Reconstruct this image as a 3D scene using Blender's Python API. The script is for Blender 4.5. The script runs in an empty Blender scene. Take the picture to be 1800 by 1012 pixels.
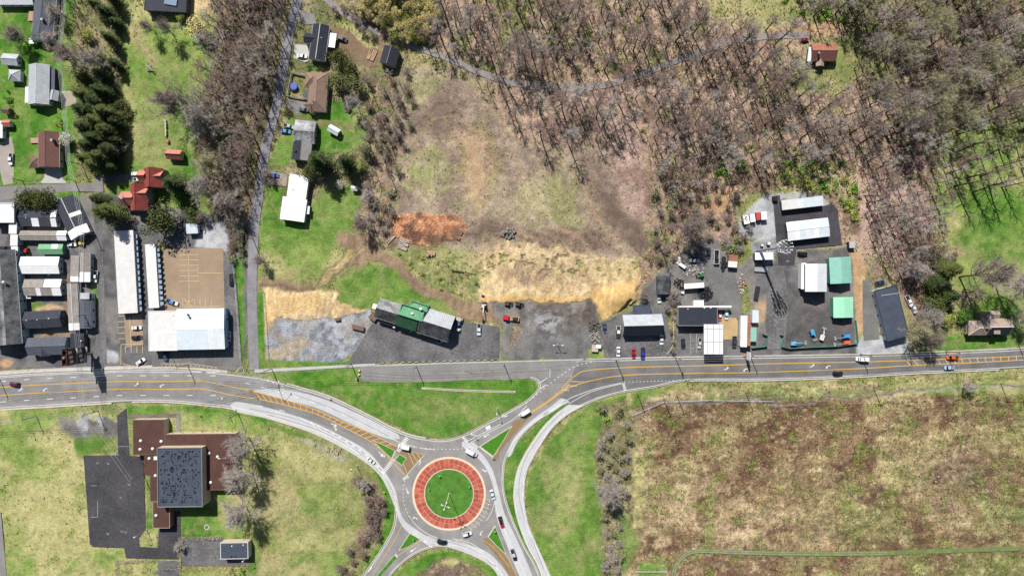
import bpy, math, random
import numpy as np
from mathutils import Vector, Matrix

# ------------------------------------------------------------------ camera, sky, sun, exposure
SC = bpy.context.scene
S = 0.27            # metres per pixel of the 1800 px wide photograph, at ground level
H = 324.0           # height of the drone above the ground
cam_d = bpy.data.cameras.new('camera')
cam = bpy.data.objects.new('camera', cam_d)
SC.collection.objects.link(cam)
cam.location = (0, 0, H)
cam.rotation_euler = (0, 0, 0)
cam_d.lens = 24
cam_d.sensor_width = 36
cam_d.clip_end = 6000
SC.camera = cam

SUN_EL = math.radians(48.9)
SHX, SHY = 0.375, -0.927            # where shadows fall on the ground
world = bpy.data.worlds.new('World')
SC.world = world
world.use_nodes = True
wn = world.node_tree
sky = wn.nodes.new('ShaderNodeTexSky')
sky.sky_type = 'NISHITA'
sky.sun_disc = False
sky.sun_elevation = SUN_EL
sky.sun_rotation = math.atan2(-SHX, -SHY)
wn.links.new(sky.outputs[0], wn.nodes['Background'].inputs[0])
wn.nodes['Background'].inputs[1].default_value = 0.05
sl = bpy.data.lights.new('sun', 'SUN')
sl.energy = 4.75
sl.angle = math.radians(0.5)
sl.color = (1.0, 0.955, 0.89)
sun = bpy.data.objects.new('sun', sl)
SC.collection.objects.link(sun)
sun.rotation_euler = Vector((SHX * math.cos(SUN_EL), SHY * math.cos(SUN_EL), -math.sin(SUN_EL))).to_track_quat('-Z', 'Y').to_euler()
SC.view_settings.view_transform = 'Standard'
SC.view_settings.look = 'None'
SC.view_settings.exposure = 0.68
SC.view_settings.gamma = 1.0
SC.view_settings.use_curve_mapping = False
SC.render.engine = 'CYCLES'
SC.cycles.max_bounces = 5
SC.cycles.use_denoising = True

K = 1.62            # sunlit flat ground shows about K times its albedo at this exposure
R = random.Random(7)
COL = SC.collection

# ------------------------------------------------------------------ helpers
def lin(c):
    c = c / 255.0
    return c / 12.92 if c <= 0.04045 else ((c + 0.055) / 1.055) ** 2.4

def C(r, g, b, k=None):
    k = k or K
    return (min(lin(r) / k, .86), min(lin(g) / k, .86), min(lin(b) / k, .86))

def G(px, py, z=0.0):
    """the place whose picture is at (px, py) of the photograph if it is z metres high"""
    f = S * (H - z) / H
    return Vector(((px - 900) * f, (506 - py) * f, z))

def link(o, parent=None):
    COL.objects.link(o)
    if parent is not None:
        o.parent = parent
    return o

def tag(o, label=None, cat=None, group=None, kind=None):
    if label: o['label'] = label
    if cat: o['category'] = cat
    if group: o['group'] = group
    if kind: o['kind'] = kind
    return o

def empty(name, loc, rz=0.0, label=None, cat=None, group=None):
    o = bpy.data.objects.new(name, None)
    o.empty_display_size = 0.5
    o.location = loc
    o.rotation_euler = (0, 0, rz)
    COL.objects.link(o)
    return tag(o, label, cat, group)

class MB:
    """collects simple solids and links them as one mesh object"""
    def __init__(self):
        self.v, self.f = [], []
    def add(self, vs, fs):
        n = len(self.v)
        self.v.extend([tuple(p) for p in vs])
        self.f.extend([tuple(i + n for i in f) for f in fs])
        return self
    def box(self, c, s, rz=0.0, taper=1.0):
        ca, sa = math.cos(rz), math.sin(rz)
        vs = []
        for z, t in ((-.5, 1.0), (.5, taper)):
            for x, y in ((-.5, -.5), (.5, -.5), (.5, .5), (-.5, .5)):
                X, Y = x * s[0] * t, y * s[1] * t
                vs.append((c[0] + X * ca - Y * sa, c[1] + X * sa + Y * ca, c[2] + z * s[2]))
        return self.add(vs, [(3, 2, 1, 0), (4, 5, 6, 7), (0, 1, 5, 4), (1, 2, 6, 5), (2, 3, 7, 6), (3, 0, 4, 7)])
    def poly(self, pts, z):
        pts = [(p[0], p[1]) for p in pts]
        a = sum(pts[i - 1][0] * pts[i][1] - pts[i][0] * pts[i - 1][1] for i in range(len(pts)))
        if a < 0: pts = pts[::-1]
        return self.add([(x, y, z) for x, y in pts], [tuple(range(len(pts)))])
    def prism(self, pts, z0, z1):
        pts = [(p[0], p[1]) for p in pts]
        a = sum(pts[i - 1][0] * pts[i][1] - pts[i][0] * pts[i - 1][1] for i in range(len(pts)))
        if a < 0: pts = pts[::-1]
        n = len(pts)
        vs = [(x, y, z0) for x, y in pts] + [(x, y, z1) for x, y in pts]
        return self.add(vs, [tuple(range(n, 2 * n)), tuple(range(n - 1, -1, -1))] + [(i, (i + 1) % n, (i + 1) % n + n, i + n) for i in range(n)])
    def tube(self, pts, rad, n=6, caps=True):
        pts = [Vector(p) for p in pts]
        if not hasattr(rad, '__len__'): rad = [rad] * len(pts)
        vs, fs = [], []
        for i, p in enumerate(pts):
            d = (pts[min(i + 1, len(pts) - 1)] - pts[max(i - 1, 0)])
            if d.length < 1e-6: d = Vector((0, 0, 1))
            d.normalize()
            a = d.cross(Vector((0, 0, 1)) if abs(d.z) < .9 else Vector((1, 0, 0))).normalized()
            b = d.cross(a)
            for k in range(n):
                t = 2 * math.pi * k / n
                vs.append(p + (a * math.cos(t) + b * math.sin(t)) * rad[i])
        for i in range(len(pts) - 1):
            for k in range(n):
                k2 = (k + 1) % n
                fs.append((i * n + k, i * n + k2, (i + 1) * n + k2, (i + 1) * n + k))
        if caps:
            fs.append(tuple(range(n)))
            fs.append(tuple((len(pts) - 1) * n + k for k in range(n - 1, -1, -1)))
        return self.add(vs, fs)
    def strip(self, pts, w, z, close=False):
        """flat ribbon along a line"""
        P = [Vector((p[0], p[1])) for p in pts]
        n = len(P)
        vs, fs = [], []
        for i in range(n):
            a = P[(i - 1) % n] if (close or i > 0) else P[i]
            b = P[(i + 1) % n] if (close or i < n - 1) else P[i]
            d = (b - a)
            if d.length < 1e-6: d = Vector((1, 0))
            d.normalize()
            q = Vector((-d.y, d.x)) * w / 2
            vs += [(P[i].x - q.x, P[i].y - q.y, z), (P[i].x + q.x, P[i].y + q.y, z)]
        for i in range(n if close else n - 1):
            j = (i + 1) % n
            fs.append((2 * i, 2 * j, 2 * j + 1, 2 * i + 1))
        return self.add(vs, fs)
    def kerb(self, pts, w, z0, z1, close=False):
        P = [Vector((p[0], p[1])) for p in pts]
        n = len(P)
        vs, fs = [], []
        for i in range(n):
            a = P[(i - 1) % n] if (close or i > 0) else P[i]
            b = P[(i + 1) % n] if (close or i < n - 1) else P[i]
            d = (b - a)
            if d.length < 1e-6: d = Vector((1, 0))
            d.normalize()
            q = Vector((-d.y, d.x)) * w / 2
            L_, R_ = P[i] + q, P[i] - q
            vs += [(R_.x, R_.y, z0), (R_.x, R_.y, z1), (L_.x, L_.y, z1), (L_.x, L_.y, z0)]
        for i in range(n if close else n - 1):
            j = (i + 1) % n
            for k in range(3):
                fs.append((4 * i + k, 4 * j + k, 4 * j + k + 1, 4 * i + k + 1))
        return self.add(vs, fs)
    def build(self, name, mat, parent=None, off=None):
        me = bpy.data.meshes.new(name)
        v = self.v
        if off is not None:
            v = [(a - off[0], b - off[1], c - off[2]) for a, b, c in v]
        me.from_pydata(v, [], self.f)
        if mat: me.materials.append(mat)
        return link(bpy.data.objects.new(name, me), parent)

def smooth(pts, step=4, close=False):
    """Catmull-Rom through the points"""
    P = [np.array(p, float) for p in pts]
    n = len(P)
    out = []
    for i in range(n if close else n - 1):
        p0 = P[(i - 1) % n] if (close or i > 0) else P[i]
        p1, p2 = P[i], P[(i + 1) % n]
        p3 = P[(i + 2) % n] if (close or i + 2 < n) else p2
        m = max(2, int(np.linalg.norm(p2 - p1) / step))
        for k in range(m):
            t = k / m
            out.append(tuple(.5 * ((2 * p1) + (p2 - p0) * t + (2 * p0 - 5 * p1 + 4 * p2 - p3) * t * t + (3 * p1 - p0 - 3 * p2 + p3) * t ** 3)))
    if not close: out.append(tuple(P[-1]))
    return out

def W(pts, z=0.0):
    return [G(p[0], p[1], z) for p in pts]

def along(pts):
    d = [0.0]
    for i in range(1, len(pts)):
        d.append(d[-1] + math.dist(pts[i - 1][:2], pts[i][:2]))
    return d

def cut(pts, a, b):
    """the stretch of a line between the lengths a and b"""
    d = along(pts)
    out = []
    def at(s):
        for i in range(1, len(pts)):
            if d[i] >= s:
                t = (s - d[i - 1]) / max(d[i] - d[i - 1], 1e-9)
                return tuple(pts[i - 1][k] + (pts[i][k] - pts[i - 1][k]) * t for k in range(2))
        return tuple(pts[-1][:2])
    out.append(at(a))
    out += [tuple(pts[i][:2]) for i in range(len(pts)) if a < d[i] < b]
    out.append(at(b))
    return out

# ------------------------------------------------------------------ materials
MATS = {}
def mat(name, col, var=.12, scale=.6, rough=.85, metal=0.0, bump=0.0, col2=None, scale2=None, spec=.3, detail=4.0, objrand=0.0, stretch=None):
    """a base colour broken up by noise on two scales"""
    if name in MATS: return MATS[name]
    m = bpy.data.materials.new(name)
    m.use_nodes = True
    nt = m.node_tree
    N = nt.nodes
    b = N['Principled BSDF']
    b.inputs['Roughness'].default_value = rough
    b.inputs['Metallic'].default_value = metal
    b.inputs['Specular IOR Level'].default_value = spec
    tc = N.new('ShaderNodeTexCoord')
    src = tc.outputs['Object']
    if stretch:
        mp = N.new('ShaderNodeMapping')
        mp.inputs['Scale'].default_value = stretch
        nt.links.new(src, mp.inputs[0])
        src = mp.outputs[0]
    n1 = N.new('ShaderNodeTexNoise')
    n1.inputs['Scale'].default_value = scale
    n1.inputs['Detail'].default_value = detail
    n1.inputs['Roughness'].default_value = .65
    nt.links.new(src, n1.inputs['Vector'])
    rp = N.new('ShaderNodeValToRGB')
    c1 = [max(0, x * (1 - var)) for x in col]
    c2 = list(col2) if col2 else [min(1, x * (1 + var)) for x in col]
    rp.color_ramp.elements[0].position = .33
    rp.color_ramp.elements[1].position = .67
    rp.color_ramp.elements[0].color = (*c1, 1)
    rp.color_ramp.elements[1].color = (*c2, 1)
    nt.links.new(n1.outputs[0], rp.inputs[0])
    out = rp.outputs[0]
    n2 = N.new('ShaderNodeTexNoise')
    n2.inputs['Scale'].default_value = scale2 or scale * 7
    n2.inputs['Detail'].default_value = 2
    nt.links.new(src, n2.inputs['Vector'])
    mr = N.new('ShaderNodeMapRange')
    mr.inputs['From Min'].default_value = .3
    mr.inputs['From Max'].default_value = .7
    mr.inputs['To Min'].default_value = 1 - var * .7
    mr.inputs['To Max'].default_value = 1 + var * .7
    nt.links.new(n2.outputs[0], mr.inputs[0])
    val = mr.outputs[0]
    if objrand:
        oi = N.new('ShaderNodeObjectInfo')
        m2 = N.new('ShaderNodeMapRange')
        m2.inputs['To Min'].default_value = 1 - objrand
        m2.inputs['To Max'].default_value = 1 + objrand
        nt.links.new(oi.outputs['Random'], m2.inputs[0])
        mm = N.new('ShaderNodeMath'); mm.operation = 'MULTIPLY'
        nt.links.new(val, mm.inputs[0]); nt.links.new(m2.outputs[0], mm.inputs[1])
        val = mm.outputs[0]
    mx = N.new('ShaderNodeVectorMath'); mx.operation = 'SCALE'
    nt.links.new(out, mx.inputs[0]); nt.links.new(val, mx.inputs['Scale'])
    nt.links.new(mx.outputs[0], b.inputs['Base Color'])
    if bump:
        bp = N.new('ShaderNodeBump')
        bp.inputs['Strength'].default_value = bump
        bp.inputs['Distance'].default_value = .15
        nt.links.new(n2.outputs[0], bp.inputs['Height'])
        nt.links.new(bp.outputs[0], b.inputs['Normal'])
    MATS[name] = m
    return m

def paint(rgb, rough=.35):
    nm = 'paint_%d_%d_%d' % rgb
    return mat(nm, C(*rgb), var=.04, scale=.8, rough=rough, spec=.5)
# ------------------------------------------------------------------ the ground: one sheet, dense where the photograph looks, coarse to the horizon
xs = np.concatenate([-np.geomspace(2600, 262, 14), np.arange(-258, 258.1, .62), np.geomspace(262, 2600, 14)])
ys = np.concatenate([-np.geomspace(2600, 156, 14), np.arange(-152, 152.1, .62), np.geomspace(156, 2600, 14)])
GX, GY = np.meshgrid(xs, ys)
PX, PY = 900 + GX / S, 506 - GY / S

def vnoise(x, y, sc, seed):
    rs = np.random.RandomState(seed)
    L = rs.rand(256, 256).astype(np.float32)
    u, v = x / sc, y / sc
    iu, iv = np.floor(u).astype(int), np.floor(v).astype(int)
    fu, fv = u - iu, v - iv
    fu, fv = fu * fu * (3 - 2 * fu), fv * fv * (3 - 2 * fv)
    a, b = iu % 256, iv % 256
    a1, b1 = (a + 1) % 256, (b + 1) % 256
    return (L[a, b] * (1 - fu) + L[a1, b] * fu) * (1 - fv) + (L[a, b1] * (1 - fu) + L[a1, b1] * fu) * fv

def fbm(x, y, sc, seed, octs=4):
    t, amp, tot = 0, 1.0, 0
    for o in range(octs):
        t = t + amp * vnoise(x, y, sc / 2 ** o, seed + o * 17)
        tot += amp
        amp *= .6
    return t / tot

FLD = {}
def F(sc, seed):
    if (sc, seed) not in FLD: FLD[(sc, seed)] = fbm(PX, PY, sc, seed)
    return FLD[(sc, seed)]

W1, W2 = fbm(PX, PY, 34, 3) - .5, fbm(PX, PY, 34, 9) - .5
WX, WY = PX + W1 * 26, PY + W2 * 26
GC = np.zeros(PX.shape + (4,), np.float32)
GR = np.zeros(PX.shape, np.int32)
REG = ['ground', 'lawn', 'meadow', 'woodland_floor', 'bare_earth', 'gravel']

def sm(t): 
    t = np.clip(t, 0, 1)
    return t * t * (3 - 2 * t)

# name: three colours as the photograph shows them in the sun, patch sizes in px, grain, region
TY = {
 'lawn': ((92, 128, 52), (116, 146, 68), (152, 154, 102), 22, 70, .55, 1),
 'green': ((76, 124, 40), (98, 142, 52), (126, 148, 78), 18, 60, .5, 1),
 'yard': ((118, 146, 70), (144, 162, 88), (182, 174, 124), 26, 60, .55, 1),
 'olive': ((128, 136, 82), (154, 156, 102), (176, 166, 120), 24, 60, .45, 2),
 'dry': ((176, 172, 116), (190, 184, 130), (150, 160, 94), 24, 90, .42, 2),
 'moor': ((108, 82, 66), (142, 118, 92), (172, 156, 116), 32, 60, .85, 2),
 'moortan':((180, 158, 124), (208, 186, 150), (136, 116, 90), 24, 60, .75, 2),
 'moorgrn': ((114, 126, 72), (144, 146, 94), (126, 102, 78), 24, 50, .75, 2),
 'field': ((154, 136, 120), (174, 156, 138), (134, 116, 106), 18, 50, .55, 2),
 'fieldgr': ((164, 160, 116), (182, 174, 138), (146, 144, 102), 18, 50, .55, 2),
 'fieldbr': ((116, 98, 90), (142, 122, 108), (154, 134, 116), 18, 50, .6, 2),
 'litter': ((162, 138, 122), (188, 162, 140), (126, 104, 94), 16, 44, .75, 3),
 'pink': ((176, 150, 140), (194, 166, 152), (146, 120, 112), 16, 44, .65, 3),
 'floor': ((122, 104, 94), (152, 130, 114), (106, 90, 82), 18, 50, .7, 3),
 'floorgr': ((134, 128, 98), (160, 148, 116), (112, 118, 74), 18, 44, .65, 3),
 'brush': ((122, 108, 94), (146, 128, 108), (108, 106, 76), 14, 40, .65, 3),
 'straw': ((212, 186, 140), (226, 202, 158), (188, 162, 124), 10, 32, .6, 4),
 'orange': ((218, 182, 122), (226, 192, 134), (204, 166, 106), 18, 50, .28, 4),
 'mulch': ((168, 114, 84), (200, 150, 114), (104, 78, 68), 8, 18, .95, 4),
 'dirt':   ((146, 122, 102), (164, 140, 116), (132, 108, 90), 20, 50, .4, 4),
 'darkdirt':((108, 92, 82), (128, 110, 98), (96, 84, 76), 14, 40, .45, 4),
 'tan':    ((190, 156, 120), (208, 176, 138), (168, 134, 104), 16, 40, .5, 4),
 'gravel': ((126, 130, 138), (170, 174, 182), (152, 148, 140), 10, 34, .7, 5),
 'gravdk': ((112, 110, 108), (140, 136, 132), (96, 92, 90), 18, 40, .5, 5),
 'yarddk': ((82, 79, 78), (104, 100, 98), (122, 114, 108), 14, 40, .45, 5),
 'palegr': ((176, 178, 182), (196, 198, 202), (158, 158, 160), 12, 40, .35, 5),
 'asphyd': ((94, 93, 96), (118, 117, 118), (138, 134, 130), 20, 50, .4, 5),
}

def inside(poly, x, y):
    r = np.zeros(x.shape, bool)
    d2 = np.full(x.shape, 1e9)
    n = len(poly)
    for i in range(n):
        x0, y0 = poly[i]; x1, y1 = poly[(i + 1) % n]
        if y0 != y1:
            r ^= ((y0 > y) != (y1 > y)) & (x < (x1 - x0) * (y - y0) / (y1 - y0) + x0)
        L2 = (x1 - x0) ** 2 + (y1 - y0) ** 2 + 1e-9
        t = np.clip(((x - x0) * (x1 - x0) + (y - y0) * (y1 - y0)) / L2, 0, 1)
        d2 = np.minimum(d2, (x - x0 - t * (x1 - x0)) ** 2 + (y - y0 - t * (y1 - y0)) ** 2)
    return np.where(r, 1, -1) * np.sqrt(d2)

PSEED = [20]
def lay(ty, a, sl_):
    c1, c2, c3, s1, s2, grain, reg = TY[ty]
    k1 = sm((F(s1, 100)[sl_] - .35) / .3)[..., None]
    k2 = (sm((F(s2, 200)[sl_] - .48) / .2) * .85)[..., None]
    c = np.array(C(*c1)) * (1 - k1) + np.array(C(*c2)) * k1
    c = c * (1 - k2) + np.array(C(*c3)) * k2
    full = np.concatenate([c, np.full(c.shape[:2] + (1,), grain)], -1)
    GC[sl_] = GC[sl_] * (1 - a[..., None]) + full * a[..., None]
    GR[sl_] = np.where(a > .5, reg, GR[sl_])

def region(ty, poly, edge=6, wob=1.0, op=1.0, speck=None):
    m = edge + 24
    px = [p[0] for p in poly]; py = [p[1] for p in poly]
    i0, i1 = np.searchsorted(xs, [(min(px) - m - 900) * S, (max(px) + m - 900) * S])
    j0, j1 = np.searchsorted(ys, [(506 - max(py) - m) * S, (506 - min(py) + m) * S])
    sl_ = (slice(max(j0 - 1, 0), j1 + 1), slice(max(i0 - 1, 0), i1 + 1))
    x = PX[sl_] * (1 - wob) + WX[sl_] * wob
    y = PY[sl_] * (1 - wob) + WY[sl_] * wob
    a = sm(inside(poly, x, y) / (2 * edge) + .5) * op
    if speck:
        a = a * sm((F(speck[0], 300 + PSEED[0])[sl_] - speck[1]) / .12)
        PSEED[0] += 1
    lay(ty, a, sl_)

def patch(ty, cx, cy, rx, ry=None, **k):
    ry = ry or rx
    region(ty, [(cx + rx * math.cos(t * .5236), cy + ry * math.sin(t * .5236)) for t in range(12)], **k)

def track(ty, pts, w, **k):
    P = smooth(pts, 12)
    l, r = [], []
    for i in range(len(P)):
        a, b = P[max(i - 1, 0)], P[min(i + 1, len(P) - 1)]
        d = math.hypot(b[0] - a[0], b[1] - a[1]) or 1
        nx, ny = -(b[1] - a[1]) / d * w / 2, (b[0] - a[0]) / d * w / 2
        l.append((P[i][0] + nx, P[i][1] + ny)); r.append((P[i][0] - nx, P[i][1] - ny))
    region(ty, l + r[::-1], **k)

lay('olive', np.ones(PX.shape), (slice(None), slice(None)))
B = -400; E = 2300
# south of the highway
region('dry', [(B, 715), (470, 730), (470, 1500), (B, 1500)])
region('yard', [(0, 715), (130, 712), (120, 745), (60, 760), (30, 800), (-60, 820), (-60, 720)], 14)
patch('yard', 75, 832, 26, 14, edge=14, op=.6)
patch('yard', 30, 800, 50, 40, edge=14)
region('lawn', [(132, 765), (208, 762), (208, 800), (136, 800)], 5)
region('yard', [(160, 962), (225, 966), (232, 1000), (130, 1030), (100, 1012)], 8)
region('yard', [(12, 960), (60, 980), (60, 1040), (-20, 1040)], 10)
region('green', [(224, 712), (330, 712), (440, 722), (560, 772), (500, 770), (420, 750), (312, 748), (300, 740), (224, 740)], 4, .4)
region('yard', [(296, 720), (420, 728), (480, 760), (430, 770), (410, 752), (300, 760)], 8)
region('lawn', [(210, 735), (236, 735), (240, 805), (226, 806), (210, 770)], 3, .2)
region('lawn', [(258, 834), (268, 834), (270, 930), (256, 930)], 2, .1)
region('lawn', [(318, 866), (392, 862), (392, 945), (318, 945)], 3, .3)
region('yard', [(380, 860), (470, 850), (475, 1012), (440, 1012), (440, 950), (385, 945)], 8)
region('lawn', [(400, 930), (480, 900), (470, 1000), (440, 1030)], 10)
region('dirt', [(245, 930), (276, 930), (276, 968), (245, 962)], 5, op=.5)
region('yard', [(246, 928), (278, 930), (277, 966), (246, 962)], 3, .3)
region('gravdk', [(100, 735), (205, 728), (210, 768), (140, 772), (100, 758)], 8, speck=(30, .42))
region('palegr', [(130, 735), (175, 735), (180, 760), (150, 765)], 6, speck=(16, .45))
region('olive', [(470, 745), (560, 772), (640, 820), (680, 850), (690, 900), (680, 950), (640, 1100), (440, 1100), (462, 900)], 8)
region('dry', [(490, 760), (590, 800), (620, 830), (560, 850), (500, 830), (480, 790)], 14, op=.75)
region('dry', [(480, 950), (640, 930), (660, 890), (640, 960), (560, 970), (480, 962)], 6, op=.7)
patch('yard', 560, 880, 40, 30, edge=16, op=.6)
region('floor', [(620, 830), (660, 850), (684, 890), (660, 950), (620, 1000), (590, 1030), (620, 960), (650, 900)], 12, op=.8)
region('yard', [(520, 975), (600, 960), (620, 985), (580, 1030), (480, 1030)], 12, op=.7)
region('green', [(655, 820), (676, 842), (696, 892), (690, 945), (640, 1030), (626, 1030), (668, 950), (680, 890), (664, 842)], 3, .3)
track('palegr', [(530, 770), (560, 782), (590, 800), (604, 806)], 9, op=.35, edge=4)
region('green', [(700, 1100), (690, 1012), (715, 990), (750, 972), (790, 966), (830, 976), (870, 1000), (885, 1030), (880, 1100)], 4, .3)
region('fieldbr', [(735, 1060), (730, 1010), (760, 985), (800, 978), (838, 992), (862, 1020), (860, 1060)], 6, .8)
patch('dry', 800, 990, 24, 9, edge=6, speck=(12, .45))
# between the roads
region('green', [(460, 652), (620, 645), (940, 668), (946, 690), (860, 742), (790, 772), (740, 766), (650, 728), (560, 685), (490, 672)], 3, .1)
track('darkdirt', [(500, 672), (570, 690), (640, 722), (720, 760), (790, 764), (850, 738), (910, 700)], 4, op=.3, edge=3)
region('lawn', [(640, 690), (900, 695), (780, 745), (700, 740)], 20, op=.6)
region('green', [(998, 700), (880, 800), (885, 880), (950, 1030), (970, 1030), (912, 880), (940, 780), (1000, 720)], 4, .1)
region('lawn', [(1100, 690), (1030, 712), (968, 770), (930, 830), (922, 890), (944, 960), (975, 1040), (1080, 1040), (1058, 900), (1050, 780), (1100, 720)], 4, .2)
region('yard', [(980, 790), (1030, 780), (1020, 880), (1000, 940), (1010, 1010), (980, 1000), (970, 880)], 18, op=.8, speck=(30, .42))
# the big meadow
region('moor', [(1112, 690), (E, 640), (E, 1400), (1100, 1400)], 10)
region('moortan', [(1112, 840), (1220, 830), (1350, 880), (1480, 910), (1480, 960), (1300, 970), (1100, 975)], 26, op=.7, speck=(22, .36))
region('moortan', [(1112, 700), (1150, 700), (1136, 860), (1112, 860)], 14, op=.7)
region('moorgrn', [(1620, 740), (1700, 790), (1680, 880), (1760, 950), (E, 950), (E, 700), (1750, 700)], 34, op=.85, speck=(50, .36))
region('moorgrn', [(1480, 840), (1640, 850), (1640, 950), (1460, 960)], 30, op=.6, speck=(40, .42))
region('dry', [(1540, 800), (1620, 810), (1610, 860), (1560, 850)], 12, op=.8)
region('moorgrn', [(1600, 970), (E, 965), (E, 1300), (1500, 1300)], 20, op=.8)
region('dry', [(1400, 980), (E, 970), (E, 1300), (1200, 1300)], 20, op=.5, speck=(40, .45))
region('moor', [(1150, 720), (1420, 715), (1640, 700), (1760, 710), (1790, 790), (1600, 830), (1400, 800), (1300, 820), (1180, 810)], 24, 1.5, op=.8, speck=(44, .40))
region('moor', [(1560, 800), (1680, 790), (1720, 850), (1690, 930), (1610, 900)], 14, 1.5, op=.8, speck=(20, .36))
region('moorgrn', [(1240, 860), (1420, 850), (1460, 940), (1260, 950)], 30, op=.7, speck=(34, .46))
region('moorgrn', [(1700, 720), (E, 700), (E, 950), (1720, 950), (1660, 850)], 26, op=.6, speck=(26, .42))
patch('moortan', 1637, 903, 12, 10, edge=4); patch('moortan', 1674, 896, 13, 11, edge=4)
region('moor', [(1120, 690), (1800, 690), (1800, 800), (1600, 840), (1440, 840), (1160, 800)], 24, op=.5, speck=(36, .42))
region('fieldbr', [(1550, 800), (1700, 780), (1740, 860), (1680, 940), (1620, 900), (1600, 850)], 20, op=.5, speck=(24, .46))
region('olive', [(1100, 685), (1200, 670), (1350, 668), (1800, 648), (E, 630), (E, 690), (1800, 690), (1500, 700), (1150, 705)], 5, .5)
region('moortan', [(1140, 690), (1300, 678), (1550, 668), (1560, 680), (1300, 694), (1150, 706)], 5, op=.7, speck=(26, .4))
region('yard', [(1590, 680), (E, 640), (E, 690), (1640, 700)], 8, op=.7)
region('lawn', [(1110, 685), (1180, 674), (1170, 690), (1110, 712)], 6)
track('darkdirt', [(1105, 730), (1160, 706), (1240, 702), (1400, 704), (1500, 696), (1650, 686), (1820, 678)], 4, op=.65, edge=2)
track('palegr', [(1105, 732), (1160, 709), (1240, 705), (1400, 707), (1500, 699), (1650, 689), (1820, 681)], 2.5, op=.5, edge=1.5)
region('floorgr', [(1060, 715), (1105, 705), (1120, 760), (1112, 860), (1100, 940), (1110, 1100), (1050, 1100), (1062, 1000), (1054, 900), (1052, 800)], 6)
region('lawn', [(1080, 905), (1112, 900), (1120, 960), (1100, 1010), (1085, 1010)], 8, op=.7)
region('dry', [(1114, 790), (1136, 800), (1136, 920), (1118, 930)], 5, op=.8)
region('lawn', [(1124, 990), (1175, 990), (1172, 1020), (1124, 1020)], 4, .4)
# north-west gardens
region('green', [(B, B), (150, B), (150, 100), (140, 200), (134, 320), (B, 328)], 5)
region('yard', [(95, 40), (160, 20), (150, 120), (110, 115)], 12, op=.7)
region('floorgr', [(110, -200), (215, -200), (220, 100), (210, 210), (140, 320), (130, 150), (140, 80)], 10)
region('yard', [(210, -200), (390, -200), (380, 90), (350, 190), (350, 260), (370, 400), (240, 400), (215, 300), (218, 150)], 8)
region('lawn', [(225, 100), (300, 90), (370, 130), (345, 250), (360, 390), (300, 300), (235, 260)], 20, op=.6)
region('dry', [(214, -200), (330, -200), (326, 30), (300, 24), (245, 30), (240, 70), (275, 115), (262, 118), (230, 70)], 12, op=.8)
region('straw', [(320, -200), (396, -200), (392, 25), (330, 22)], 5)
region('straw', [(250, -30), (330, -30), (330, 24), (250, 10)], 5, op=.6)
track('dirt', [(232, 40), (240, 80), (270, 112)], 9, op=.6, edge=6)
track('dirt', [(262, 140), (256, 190), (250, 250)], 10, op=.25, edge=6)
region('green', [(190, 290), (330, 255), (350, 330), (352, 392), (190, 400)], 8)
region('lawn', [(235, 240), (300, 240), (320, 290), (240, 296)], 8, op=.8)
region('brush', [(376, -200), (520, -200), (504, 60), (488, 190), (458, 300), (442, 400), (400, 392), (366, 340), (352, 260), (350, 185), (376, 100)], 8)
region('floorgr', [(350, 160), (400, 200), (400, 330), (380, 400), (352, 350)], 14, op=.6)
region('asphyd', [(B, 352), (182, 340), (440, 392), (432, 640), (200, 646), (B, 655)], 3, .1)
region('green', [(0, 322), (140, 322), (142, 352), (100, 346), (95, 338), (0, 340)], 2, .2)
region('brush', [(400, 388), (432, 395), (430, 460), (404, 462)], 5)
region('green', [(404, 440), (430, 440), (428, 640), (420, 640), (416, 500)], 3, .2)
region('palegr', [(366, 390), (398, 388), (404, 420), (412, 465), (396, 450), (388, 438), (340, 436), (352, 410)], 4, .5)
for cx, cy, rx, ry in ((66, 535, 13, 8), (46, 440, 8, 12), (172, 530, 6, 36), (60, 545, 8, 14)):
    patch('lawn', cx, cy, rx, ry, edge=3)
patch('tan', 88, 540, 28, 5, edge=4); patch('dirt', 90, 590, 36, 6, edge=4); patch('tan', 8, 640, 16, 8, edge=4); patch('palegr', 190, 630, 14, 12, edge=3)
region('dirt', [(114, 478), (130, 478), (122, 580), (112, 560)], 4, op=.7)
# middle: houses along the lane
region('floorgr', [(505, -200), (700, -200), (720, 140), (700, 330), (640, 420), (460, 330), (490, 180)], 8)
region('dirt', [(580, 40), (700, 78), (700, 120), (660, 118), (600, 100), (560, 90)], 8, op=.8)
region('dry', [(596, 34), (640, 52), (672, 84), (650, 76), (600, 46)], 4)
region('green', [(520, 186), (590, 180), (660, 160), (648, 240), (640, 262), (600, 266), (560, 270), (520, 280), (470, 300), (486, 240)], 7)
region('yard', [(620, 160), (664, 158), (656, 220), (620, 230)], 10, op=.8)
track('dirt', [(500, 200), (540, 212), (575, 218), (620, 228)], 8, op=.7, edge=4)
region('green', [(470, 326), (500, 330), (495, 385), (540, 390), (545, 360), (560, 335), (625, 330), (628, 360), (612, 410), (460, 410)], 6)
region('yard', [(452, 400), (612, 404), (600, 440), (560, 486), (520, 500), (460, 490)], 6)
region('lawn', [(452, 400), (612, 404), (604, 424), (540, 440), (460, 430)], 12, op=.7)
region('dirt', [(456, 486), (545, 496), (545, 512), (456, 512)], 6)
region('yard', [(452, 470), (530, 478), (540, 498), (452, 492)], 8, op=.6)
region('dirt', [(600, 406), (650, 412), (670, 440), (640, 460), (600, 476), (560, 506), (545, 506), (580, 470)], 6)
region('dry', [(585, 430), (640, 436), (600, 470), (556, 506), (566, 480)], 4, op=.8)
region('litter', [(700, 120), (660, 130), (650, 250), (630, 330), (640, 420), (700, 420), (690, 260)], 12, op=.8)
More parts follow.
